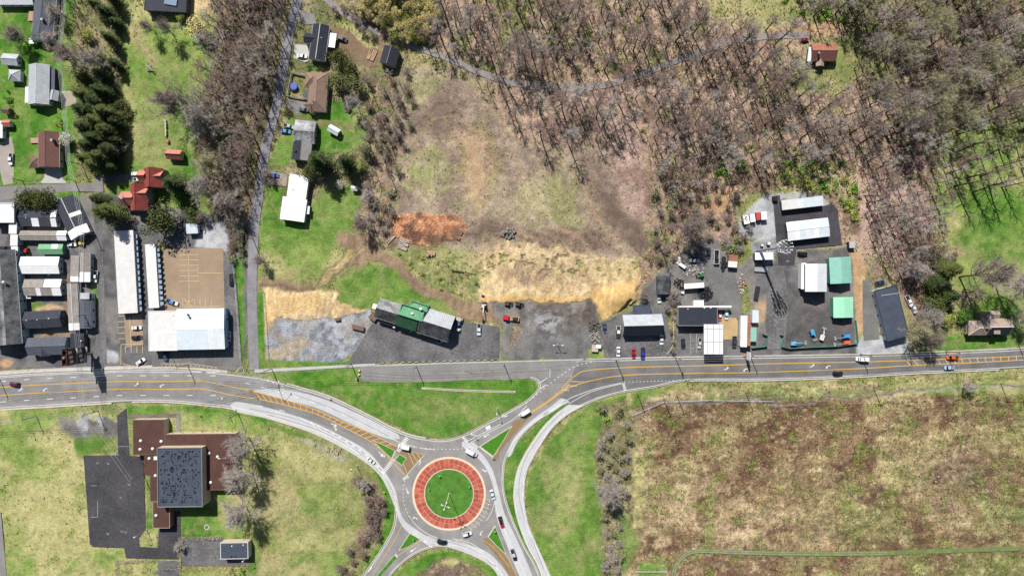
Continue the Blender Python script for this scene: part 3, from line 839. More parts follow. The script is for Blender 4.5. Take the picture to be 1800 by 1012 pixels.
# zebra crossings, give-way lines, arrows
def zebra(a, b, w, n):
    for i in range(n):
        t = (i + .5) / n
        c = (a[0] + (b[0] - a[0]) * t, a[1] + (b[1] - a[1]) * t)
        l = math.hypot(b[0] - a[0], b[1] - a[1]); ux, uy = (b[0] - a[0]) / l, (b[1] - a[1]) / l
        mb = MB(); mb.strip(W([(c[0] - uy * w / 2, c[1] + ux * w / 2), (c[0] + uy * w / 2, c[1] - ux * w / 2)]), l / n * .55 * S, ZM + .003)
        mb.build('crossing_bar', M_WHITE, road)
zebra((672, 832), (692, 806), 7, 10); zebra((699, 793), (716, 768), 7, 9); zebra((813, 767), (821, 775), 5, 4); zebra((828, 776), (840, 787), 5, 5)
zebra((1095.5, 673), (1099, 686), 5, 6); zebra((708, 842), (718, 836), 5, 4); zebra((745, 950), (760, 960), 5, 5)
line([(814, 766), (819, 776), (880, 745)], .9, sm_=False); line([(947, 673), (962, 664)], 1.4, sm_=False); line([(948, 684), (960, 676)], 1.4, sm_=False)
line([(966, 663), (967, 649)], .8, sm_=False)
line([(826, 780), (846, 766), (900, 738), (926, 712)], .8)
def arrow(px, py, ang, turn=0, s=1.0):
    """a lane arrow, head forward or bent to one side"""
    a = math.radians(ang); ca, sa = math.cos(a), math.sin(a)
    def T(l): return [G(px + (x * ca - y * sa) * s, py + (x * sa + y * ca) * s) for x, y in l]
    mb = MB()
    if turn == 0:
        mb.poly(T([(-6, -.7), (2, -.7), (2, .7), (-6, .7)]), ZM + .012); mb.poly(T([(2, -2.6), (7, 0), (2, 2.6)]), ZM + .012)
    else:
        t = turn
        mb.strip(T([(-5, 0), (-1, 0), (1.5, 1.2 * t), (2.4, 2.4 * t)]), 1.5 * S * s, ZM + .012)
        mb.poly(T([(-.4, 2.2 * t), (2.4, 6 * t), (4.6, 1.6 * t)]), ZM + .012)
    return mb.build('turn_arrow', M_WHITE, road)
for x, y, a, t in ((36, 686, -5, -1), (79, 683, 175, -1), (240, 677, -4, -1), (284, 676, 178, -1), (1277, 649, -2, -1), (1310, 648, 178, -1), (1428, 644, -2, -1), (1455, 643, 178, -1),
                   (587, 746, 24, 0), (590, 751, 24, 1), (670, 797, 38, 0), (672, 802, 38, -1), (739, 813, -50, -1), (850, 827, 60, -1), (731, 909, -130, -1), (845, 935, 150, -1),
                   (832, 764, 150, 1), (855, 765, 150, 0), (888, 732, 152, 1), (726, 966, 145, 0), (650, 1000, -55, 0), (716, 862, 70, 0)):
    arrow(x, y, a, t, .9)
for x, y in ((858, 751),):
    mb = MB(); mb.strip(W([(x - 4, y + 2), (x + 4, y - 2)]), 6 * S, ZM + .01); mb.build('road_symbol', M_WHITE, road)
# yellow lead-off lines round the apron
for i in range(9):
    t = math.radians(8 + i * 6.5)
    mark('hatch_line', M_PALEY).strip(W([(789.4 + 66 * math.cos(t), 867 + 66 * math.sin(t)), (789.4 + 76 * math.cos(t - .05), 867 + 73 * math.sin(t + .02))]), .8 * S, ZM + .009)
yline([(640, 1030), (672, 984), (696, 944), (709, 917)], .8); yline([(655, 1030), (690, 985), (720, 962), (742, 949)], .8)
yline([(870, 925), (890, 974), (918, 1030)], .8); yline([(845, 946), (868, 962), (896, 996)], .8); yline([(885, 766), (872, 797), (864, 802)], .9); yline([(924, 796), (940, 765)], .7)
sheet('road_surface', [(700, 796), (712, 790), (746, 799), (734, 812), (722, 826), (714, 836), (706, 822)], M_HATCH, .030)
line([(746, 799), (734, 812), (722, 826), (714, 836)], .8); yline([(712, 790), (746, 799)], .8)
for a, b in (((716, 793), (728, 817)), ((724, 795), (734, 811)), ((733, 797), (739, 806)), ((708, 812), (716, 833))):
    mark('hatch_line', M_PALEY).strip(W([a, b]), .8 * S, ZM + .009)
sheet('road_surface', [(901, 742), (930, 728), (936, 728), (905, 762), (880, 792), (872, 812), (864, 802), (880, 778)], M_HATCH, .0302)
sheet('road_surface', [(845, 946), (858, 944), (890, 978), (918, 1030), (905, 1030), (880, 986), (860, 962)], M_HATCH, .0302)
for nm, (mb, m) in mk.items():
    o = mb.build(nm, {'edge_line': M_WHITE, 'centre_line': M_YELLOW, 'hatch_line': M_PALEY}[nm], road)
    if nm == 'hatch_line': tag(o, kind='stuff')

# tyre marks: thin dark streaks where wheels run
M_TYRE = mat('tyre_mark', C(104, 102, 102), var=.2, scale=.4, rough=.9)
tm = MB()
for P_, w_ in (([(650, 655), (720, 660), (800, 659), (880, 655), (950, 652), (985, 650)], .8), ([(640, 660), (720, 665), (820, 662), (900, 657)], .7), ([(740, 652), (860, 650), (960, 645), (1000, 641)], .6), ([(500, 684), (560, 697), (640, 731), (700, 762), (740, 776)], .7), ([(520, 694), (580, 716), (640, 744), (690, 770)], .6),
               ([(440, 718), (520, 736), (600, 770), (660, 814), (690, 862), (704, 900)], .6), ([(470, 728), (560, 756), (630, 794), (672, 834)], .6), ([(876, 800), (884, 850), (896, 905), (930, 985)], .6), ([(1000, 710), (960, 734), (918, 774), (902, 800)], .6), ([(760, 950), (800, 955), (850, 978), (900, 1030)], .6),
               ([(990, 722), (952, 762), (922, 810), (912, 860), (922, 910), (956, 1000)], .6), ([(1000, 728), (962, 766), (932, 812), (918, 860), (930, 912)], .5)):
    tm.strip(W(smooth(P_, 6)), w_ * S, ZM - .002)
tag(tm.build('tyre_mark', M_TYRE, road), kind='stuff')
# kerbs
M_SLAB = mat('kerb_slab', C(214, 206, 192), var=.14, scale=.4, rough=.9)
kb = MB()
def kerb(pts, w=1.0, z1=.13, close=False): kb.kerb(W(pts), w * S, 0, z1, close)
kerb(offset(NT[:[i for i, p in enumerate(NT) if p[0] > 402][0]], -1.2), 2.4)
kerb(offset([p for p in NT if 500 < p[0] < 752], -1), 2.0)
kerb(offset([p for p in NT if p[0] > 752], -.4), .8)
kerb(offset(SB[:[i for i, p in enumerate(SB) if p[0] > 200][0]], 1.2), 2.4); kerb(offset([p for p in SB if p[0] > 228 and p[1] < 850], 1.0), 2.0); kerb(offset([p for p in SB if p[1] >= 850], .6), 1.0)
kerb(offset(SW, .5), .9); kerb(offset(SE, .4), .8); kerb(offset(BL, .4), .8)
kerb(offset([p for p in BR if p[0] < 1205], -.5), .9); kerb(offset([p for p in BR if 1205 < p[0] < 1760], -1.0), 1.8)
kerb(offset([p for p in ET if p[0] > 1075], -1.0), 1.8)
tag(kb.build('kerb', M_SLAB), kind='structure')
# grass islands of the roundabout
for i, pts in enumerate(([(655, 773), (672, 780), (696, 792), (690, 806), (674, 792)], [(702, 797), (715, 804), (707, 818), (694, 808)], [(841, 785), (901, 747), (889, 768), (866, 804)],
            [(721, 935), (740, 946), (715, 962), (700, 967)], [(696, 972), (700, 977), (677, 1002), (660, 1022), (654, 1020)], [(870, 922), (857, 942), (874, 960), (891, 975), (880, 948)])):
    rt = sheet('traffic_island', pts, M_SLAB, .021)
    mb = MB(); mb.prism(W(pts), .0, .13); 
    bpy.data.objects.remove(rt)
    o = tag(mb.build('traffic_island', M_SLAB), kind='structure')
    cx = sum(p[0] for p in pts) / len(pts); cy = sum(p[1] for p in pts) / len(pts)
    mb = MB(); mb.prism(W([(cx + (p[0] - cx) * .88, cy + (p[1] - cy) * .88) for p in pts]), .1, .17); mb.build('turf', M_ISLE, o)
# the roundabout's middle: cream rim, red paved apron in slabs, turf disc
cc = G(789.4, 867)
isle = empty('roundabout_island', cc); tag(isle, 'round roundabout island with a red paved apron and a turf middle', 'roundabout')
def ring_mesh(r0, r1, z0, z1, n=96):
    mb = MB(); vs, fs = [], []
    for i in range(n):
        t = 2 * math.pi * i / n; c, s = math.cos(t), math.sin(t)
        vs += [(r0 * c, r0 * s, z0), (r0 * c, r0 * s, z1), (r1 * c, r1 * s, z1), (r1 * c, r1 * s, z0)]
    for i in range(n):
        j = (i + 1) % n
        for k in range(3): fs.append((4 * i + k, 4 * i + k + 1, 4 * j + k + 1, 4 * j + k))
    return mb.add(vs, [f[::-1] for f in fs])
ring_mesh(61.2 * S, 64.8 * S, .02, .12).build('rim', mat('cream_rim', C(232, 212, 188), var=.08, rough=.9), isle)
ring_mesh(43.6 * S, 61.2 * S, .02, .105).build('joint_bed', mat('pale_joint', C(232, 170, 140), var=.08, rough=.9), isle)
ring_mesh(42.4 * S, 43.6 * S, .02, .16).build('inner_kerb', M_SLAB, isle)
tones = [mat('red_slab_a', C(184, 92, 74), var=.26, scale=.7, scale2=3, rough=.9), mat('red_slab_b', C(170, 86, 70), var=.26, scale=.7, scale2=3, rough=.9), mat('red_slab_c', C(196, 108, 88), var=.26, scale=.7, scale2=3, rough=.9)]
NS = 40
for i in range(NS):
    for a, b in ((43.9, 52.3), (52.7, 60.9)):
        t0, t1 = 2 * math.pi * (i + .035) / NS, 2 * math.pi * (i + .965) / NS
        mb = MB()
        arc = [(t0 + (t1 - t0) * k / 3) for k in range(4)]
        mb.prism([(b * S * math.cos(t), b * S * math.sin(t)) for t in arc] + [(a * S * math.cos(t), a * S * math.sin(t)) for t in arc[::-1]], .06, .112)
        mb.build('paving_slab', tones[R.choice((0, 0, 1, 2))], isle)
mb = MB(); rs0 = random.Random(31)
for k_ in range(16):
    r_ = rs0.uniform(46, 60) * S; t0 = rs0.uniform(0, 6.28); t1 = t0 + rs0.uniform(.2, .9); w_ = rs0.uniform(-2.5, 2.5) * S
    mb.strip([((r_ + w_ * j / 8) * math.cos(t0 + (t1 - t0) * j / 8), (r_ + w_ * j / 8) * math.sin(t0 + (t1 - t0) * j / 8)) for j in range(9)], rs0.uniform(.15, .35), .116 + .0003 * k_)
tag(mb.build('tyre_scuff', mat('scuffed_paving', C(148, 92, 80), var=.2, scale=1, rough=.9), isle), kind='stuff')
mb = MB(); n = 64
mb.prism([(42.5 * S * math.cos(2 * math.pi * i / n), 42.5 * S * math.sin(2 * math.pi * i / n)) for i in range(n)], .03, .14)
mb.build('turf', mat('roundabout_turf', C(84, 132, 46), var=.3, scale=.25, scale2=2.5, rough=.95, bump=.4), isle)

# lanes, drives, car parks
LN = smooth([(540, -90), (523, 0), (508, 60), (497, 125), (485, 190), (468, 253), (456, 330), (447, 400), (443, 506), (445, 600), (447, 650)], 8)
def band(pts, w): return offset(pts, -w / 2) + offset(pts, w / 2)[::-1]
sheet('lane', band(LN, 17), mat('lane_asphalt', C(142, 140, 146), var=.2, scale=.15, scale2=1.5, rough=.9))
sheet('lane', band(smooth([(545, -60), (575, 0), (640, 44), (700, 72), (745, 88), (790, 104), (830, 122), (880, 140), (930, 151), (1000, 156), (1060, 150), (1120, 134), (1180, 110), (1240, 88), (1290, 72), (1350, 64), (1420, 62)], 8), 11), mat('woodland_lane_asphalt', C(150, 144, 141), var=.16, scale=.2, scale2=1.5, rough=.95))
sheet('lane', [(-160, 338), (-2, 328), (60, 325), (165, 322), (168, 310), (180, 310), (182, 338), (130, 336), (60, 342), (0, 354), (-160, 368)], mat('grey_lane_asphalt', C(138, 134, 134), var=.12, scale=.2, scale2=1.5, rough=.9))
sheet('lane', [(182, 306), (240, 306), (240, 320), (182, 322)], M_LOT)
sheet('lane', [(160, 345), (176, 342), (180, 400), (188, 640), (182, 648), (166, 648), (172, 500), (170, 420)], M_LOT)
sheet('driveway', [(-20, 262), (20, 240), (25, 262), (24, 322), (6, 326), (0, 300)], mat('pale_drive', C(170, 162, 154), var=.12, scale=.2, rough=.9))
sheet('driveway', [(108, 160), (134, 160), (134, 187), (112, 187)], mat('tan_drive', C(176, 164, 146), var=.12, scale=.2, rough=.9))
sheet('driveway', [(80, 290), (108, 290), (110, 314), (118, 322), (70, 322), (78, 312)], M_CONC)
sheet('driveway', [(518, 78), (544, 80), (542, 108), (536, 110), (516, 102)], M_CONC)
sheet('driveway', [(506, 174), (546, 178), (544, 198), (520, 200), (500, 186)], M_OLD)
sheet('driveway', [(473, 302), (506, 306), (503, 328), (471, 324)], mat('lane_drive', C(164, 150, 140), var=.12, scale=.2, rough=.9))
sheet('driveway', [(525, 18), (552, 24), (556, 42), (540, 44), (524, 38)], M_OLD)
sheet('car_park', [(196, 402), (285, 402), (286, 546), (262, 547), (266, 640), (214, 642), (208, 560)], M_LOT)
TL = sheet('car_park', [(286, 438), (392, 436), (395, 540), (395, 548), (290, 548)], M_TANLOT)
sheet('car_park', [(392, 440), (408, 448), (416, 500), (424, 640), (396, 642), (398, 545), (395, 540)], M_LOT)
FL = sheet('car_park', [(264, 616), (424, 612), (426, 652), (350, 646), (268, 645)], M_ROADD)
sheet('car_park', [(232, 553), (250, 552), (252, 606), (230, 608)], M_TANLOT)
sheet('car_park', [(218, 558), (231, 557), (231, 610), (222, 610)], M_TANLOT)
CJ = sheet('car_park', [(662, 556), (700, 570), (800, 560), (820, 566), (878, 574), (877, 632), (668, 637), (610, 640), (636, 598)], M_LOT)
sheet('car_park', [(1056, 572), (1095, 555), (1170, 545), (1180, 600), (1182, 628), (1072, 629), (1060, 600)], M_LOT)
sheet('car_park', [(1150, 515), (1184, 515), (1180, 545), (1150, 552)], M_LOT)
sheet('car_park', [(1190, 572), (1300, 560), (1302, 626), (1186, 628)], M_LOT)
sheet('concrete_apron', [(1268, 545), (1288, 545), (1297, 565), (1296, 596), (1236, 597), (1236, 585), (1262, 580)], mat('tan_apron', C(196, 168, 124), var=.12, scale=.3, rough=.9))
sheet('car_park', [(1214, 470), (1262, 440), (1300, 500), (1304, 560), (1266, 556), (1262, 530), (1250, 500)], M_ROADD)
sheet('car_park', [(1346, 468), (1376, 466), (1386, 520), (1380, 610), (1348, 615), (1345, 560), (1352, 500)], M_LOT)
sheet('car_park', [(1358, 345), (1371, 343), (1373, 372), (1448, 362), (1462, 358), (1472, 368), (1480, 430), (1420, 436), (1400, 438), (1396, 466), (1368, 466), (1366, 440)], M_BLACK)
sheet('driveway', [(1516, 492), (1528, 490), (1540, 530), (1546, 596), (1518, 598), (1516, 550)], M_ROADD)
sheet('car_park', [(147, 800), (208, 799), (206, 730), (222, 717), (228, 800), (252, 802), (256, 930), (244, 945), (246, 960), (278, 962), (279, 930), (300, 900), (317, 896), (318, 945), (314, 982), (222, 980), (218, 962), (163, 960), (158, 955)], M_BLACK)
sheet('car_park', [(320, 946), (392, 944), (440, 985), (438, 994), (318, 994)], M_LOT)
sheet('car_park', [(278, 985), (314, 985), (316, 1040), (276, 1040)], M_LOT)
sheet('footpath', [(224, 729), (310, 726), (310, 733), (224, 734)], M_DIRTL); sheet('footpath', [(310, 726), (317, 726), (317, 762), (310, 762)], M_OLD)
sheet('lane', [(-40, 880), (2, 900), (10, 990), (14, 1030), (-40, 1030)], M_OLD)
sheet('lane', band(smooth([(1178, 1040), (1186, 1000), (1200, 978), (1226, 968), (1300, 970), (1400, 972), (1520, 972), (1640, 968), (1820, 962)], 8), 8), mat('field_track', C(118, 132, 78), var=.2, scale=.3, scale2=1.6, rough=.95))
for o in (-1.8, 1.8):
    sheet('wheel_track', band(offset(smooth([(1178, 1040), (1186, 1000), (1200, 978), (1226, 968), (1300, 970), (1400, 972), (1520, 972), (1560, 971)], 8), o), 1.3), mat('field_rut', C(150, 148, 136), var=.2, scale=.3, rough=.95))
sheet('drainage_channel', [(741, 680), (800, 683.6), (860, 685.6), (906, 686.6), (906, 690.2), (860, 689.2), (800, 687.2), (741, 683.6)], M_KERB)
sheet('channel_bed', [(748, 682), (800, 684.8), (860, 686.8), (904, 687.8), (904, 689), (860, 688), (800, 686), (748, 683)], M_DIRTL)
sheet('footpath', [(448, 649), (620, 640), (660, 638), (660, 642), (620, 645), (448, 655)], M_CONC)
mbp = MB()
for P, w in (([(1075, 630), (1170, 627)], 3.2), ([(1030, 631.5), (1075, 630)], 1.5), ([(632, 643.5), (700, 641), (800, 637.5), (900, 635), (1025, 631.5)], 2)):
    mbp.strip(W(P), w * S, .03)
tag(mbp.build('pavement', M_CONC), kind='structure')
mbp = MB()
mbp.poly(W([(-40, 660), (0, 656.5), (75, 651.5), (175, 648), (275, 645), (325, 646), (400, 654), (400, 651), (330, 643), (270, 641.5), (170, 644), (60, 648), (-40, 655)]), .0285)
tag(mbp.build('pavement', M_CONC), kind='structure')
# parking bay lines
def bays(parent, segs, w=.8, m=None, nm='bay_line'):
    for a, b in segs:
        mb = MB(); mb.strip(W([a, b]), w * S, .2); 
        mb.v = [(x, y, .13 + .02) for x, y, z in mb.v]
        mb.v = [(x, y, Z[0] + .006) for x, y, z in mb.v]
        mb.build(nm, m or M_PALEY, parent)
bays(TL, [((332, 446), (333, 536)), ((348, 480), (392, 480)), ((348, 470), (348, 482)), ((326, 540), (390, 538))] + [((315, 448 + i * 9.3), (350, 447.5 + i * 9.3)) for i in range(6)] + [((322 + i * 10, 526), (322 + i * 10, 540)) for i in range(6)] + [((324, 526), (340, 540)), ((340, 526), (324, 540))])
bays(FL, [((283, 639), (290, 638)), ((288, 639), (330, 639)), ((330, 638), (380, 645)), ((283, 645), (381, 651))] + [((286 + i * 7.3, 638 + max(0, i - 6) * .9), (283.5 + i * 7.3, 645 + max(0, i - 6) * .9)) for i in range(14)] + [((213, 640), (213, 606)), ((213, 638), (244, 646))] + [((220 + i * 6, 639 + i), (218 + i * 6, 646)) for i in range(4)] + [((412, 656), (424, 644)), ((426, 644), (430, 656)), ((416, 654), (420, 650))])
bays(FL, [((208, 555 + i * 10), (221, 555 + i * 10)) for i in range(5)] + [((221 + i * 10, 608), (221 + i * 10, 620)) for i in range(4)] + [((213, 605), (251, 604)), ((228, 556), (231, 608))])
bays(FL, [((307 + i * 10.2, 616), (308 + i * 10.2, 626)) for i in range(10)] + [((397, 557), (405, 557)), ((397, 579), (405, 579))], .6, M_CONC)
bays(CJ, [((1352 + i * 1.5, 505 + i * 11), (1362 + i * 1.2, 514 + i * 11)) for i in range(7)], .5, M_CONC)
bays(CJ, [((160, 853), (170, 853)), ((160, 908), (172, 908)), ((172, 880), (172, 908)), ((208, 784), (228, 784))], .5, M_CONC)
bays(CJ, [((1214, 586), (1214, 622)), ((1224, 586), (1225, 622)), ((1366, 612), (1376, 612)), ((1372, 560), (1382, 560))], .5, M_CONC)

# sealed cracks and patches on the worn asphalt
M_SEAL = mat('crack_sealant', C(72, 72, 75), var=.2, scale=1, rough=.7); M_PATCH = mat('asphalt_patch', C(126, 124, 124), var=.2, scale=.5, rough=.95)
rs_ = random.Random(12); sb_, pb_ = MB(), MB()
for (x0, y0, x1, y1, n_) in ((690, 600, 870, 630, 9), (165, 810, 245, 950, 16), (205, 410, 260, 545, 8), (270, 628, 420, 640, 8), (330, 950, 385, 990, 5), (1075, 600, 1170, 625, 7), (1195, 585, 1235, 620, 6), (1350, 480, 1376, 600, 8), (700, 650, 880, 662, 3), (1225, 470, 1260, 540, 8), (398, 460, 412, 640, 6), (1380, 440, 1400, 470, 3)):
    for _ in range(n_):
        x, y = rs_.uniform(x0, x1), rs_.uniform(y0, y1); a = rs_.choice((0, 0, 1.57)) + rs_.uniform(-.4, .4); pts = [(x, y)]
        for k in range(rs_.randint(2, 6)):
            a += rs_.uniform(-.5, .5); x += 5 * math.cos(a); y += 5 * math.sin(a)
            if not (x0 - 4 < x < x1 + 4 and y0 - 4 < y < y1 + 4): break
            pts.append((x, y))
        if len(pts) > 1: sb_.strip(W(pts), rs_.uniform(.3, .55) * S, Z[0] + .012)
        if rs_.random() < .45:
            x, y = rs_.uniform(x0 + 3, x1 - 3), rs_.uniform(y0 + 2, y1 - 2)
            m_ = rs_.randint(7, 10)
            pb_.poly(W([(x + rs_.uniform(1, 4.5) * math.cos(6.283 * k / m_), y + rs_.uniform(.8, 2.6) * math.sin(6.283 * k / m_)) for k in range(m_)]), Z[0] + .008 + .0004 * _)
tag(sb_.build('crack_seal', M_SEAL, road), kind='stuff'); tag(pb_.build('worn_patch', M_PATCH, road), kind='stuff')
# ------------------------------------------------------------------ buildings
def shingle(name, rgb, var=.12):
    return mat('shingle_' + name, C(*rgb), var=var, scale=.5, scale2=5, rough=.9, spec=.15, stretch=(1, 1, 1))
def metal(name, rgb, var=.07):
    return mat('sheet_metal_' + name, C(*rgb), var=var, scale=.35, scale2=3, rough=.55, spec=.35)
RF = {
 'slate': shingle('slate', (96, 102, 114)), 'dark': shingle('dark', (70, 74, 84)), 'char': shingle('charcoal', (58, 62, 72)), 'grey': shingle('grey', (150, 150, 150)),
 'greyb': shingle('mixed_grey', (160, 154, 148), .2), 'brown': shingle('brown', (128, 106, 94)), 'maroon': shingle('maroon', (122, 88, 82)), 'taupe': shingle('taupe', (150, 126, 112)),
 'red': shingle('red', (150, 76, 70), .2), 'pink_litred': shingle('pink_sunlit_red', (208, 136, 122), .16), 'tan': shingle('tan', (172, 154, 142)), 'rust': metal('rusty', (168, 112, 92), .2),  # pinkish red: sunlight mixed into the farmhouse's red, plain pink on small sheds
 'white': metal('white', (253, 253, 254)), 'offwhite': metal('off_white', (238, 237, 234)), 'pale': metal('pale', (232, 238, 243)), 'silver': metal('silver', (188, 194, 200), .12),
 'ltgrey': metal('light_grey', (230, 229, 227)), 'blue_w': metal('pale_blue', (216, 229, 238)), 'teal': metal('teal', (146, 204, 188)), 'mint': metal('mint', (168, 236, 198)),
 'green': metal('green', (84, 156, 108), .26), 'dkgreen': metal('dark_green', (54, 98, 70), .25), 'ltgreen': metal('light_green', (110, 170, 124)),
 'felt': mat('roofing_felt', C(72, 80, 96), var=.14, scale=.25, scale2=2, rough=.8), 'feltd_shade': mat('dark_felt_and_roof_shade', C(48, 54, 66), var=.16, scale=.3, scale2=2, rough=.75),  # the dark felt tone also paints shade on some roof slopes
 'bfelt': mat('brown_roofing', C(88, 60, 54), var=.18, scale=.2, scale2=2, rough=.85), 'weather': mat('weathered_metal', C(98, 100, 104), var=.3, scale=.25, scale2=2.5, rough=.6, col2=C(186, 188, 192)),
 'blackm': mat('weathered_black_metal', C(52, 54, 58), var=.25, scale=.3, scale2=2.5, rough=.6, col2=C(110, 112, 116)),
}
WL = {
 'white': mat('white_siding', C(226, 228, 230), var=.05, scale=1, rough=.8), 'cream': mat('cream_siding', C(224, 208, 180), var=.06, scale=1, rough=.85), 'blue': mat('pale_blue_siding', C(176, 196, 206), var=.05, scale=1, rough=.8),
 'grey': mat('grey_siding', C(160, 164, 168), var=.07, scale=1, rough=.85), 'tan': mat('tan_siding', C(196, 176, 150), var=.08, scale=1, rough=.85), 'brick': mat('brown_brick', C(150, 116, 96), var=.15, scale=2, rough=.9),
 'stone': mat('grey_stone', C(176, 164, 150), var=.2, scale=1.5, rough=.9), 'dark': mat('dark_siding', C(88, 92, 98), var=.1, scale=1, rough=.85), 'teal': mat('teal_siding', C(92, 158, 144), var=.06, scale=1, rough=.7), 'skyblue': mat('bright_blue_panel', C(150, 192, 232), var=.05, scale=1, rough=.6),
}
GLASS = mat('window_glass', C(40, 48, 60), var=.1, scale=.5, rough=.15, spec=.6)
TRIM = mat('white_trim', C(232, 232, 230), var=.05, scale=1, rough=.7)
DOORM = mat('door_paint', C(120, 96, 84), var=.08, scale=1, rough=.6)
GALV = mat('galvanised_steel', C(166, 170, 174), var=.1, scale=1, rough=.5, spec=.5)
VENT = mat('white_vent', C(240, 240, 240), var=.04, scale=1, rough=.6)

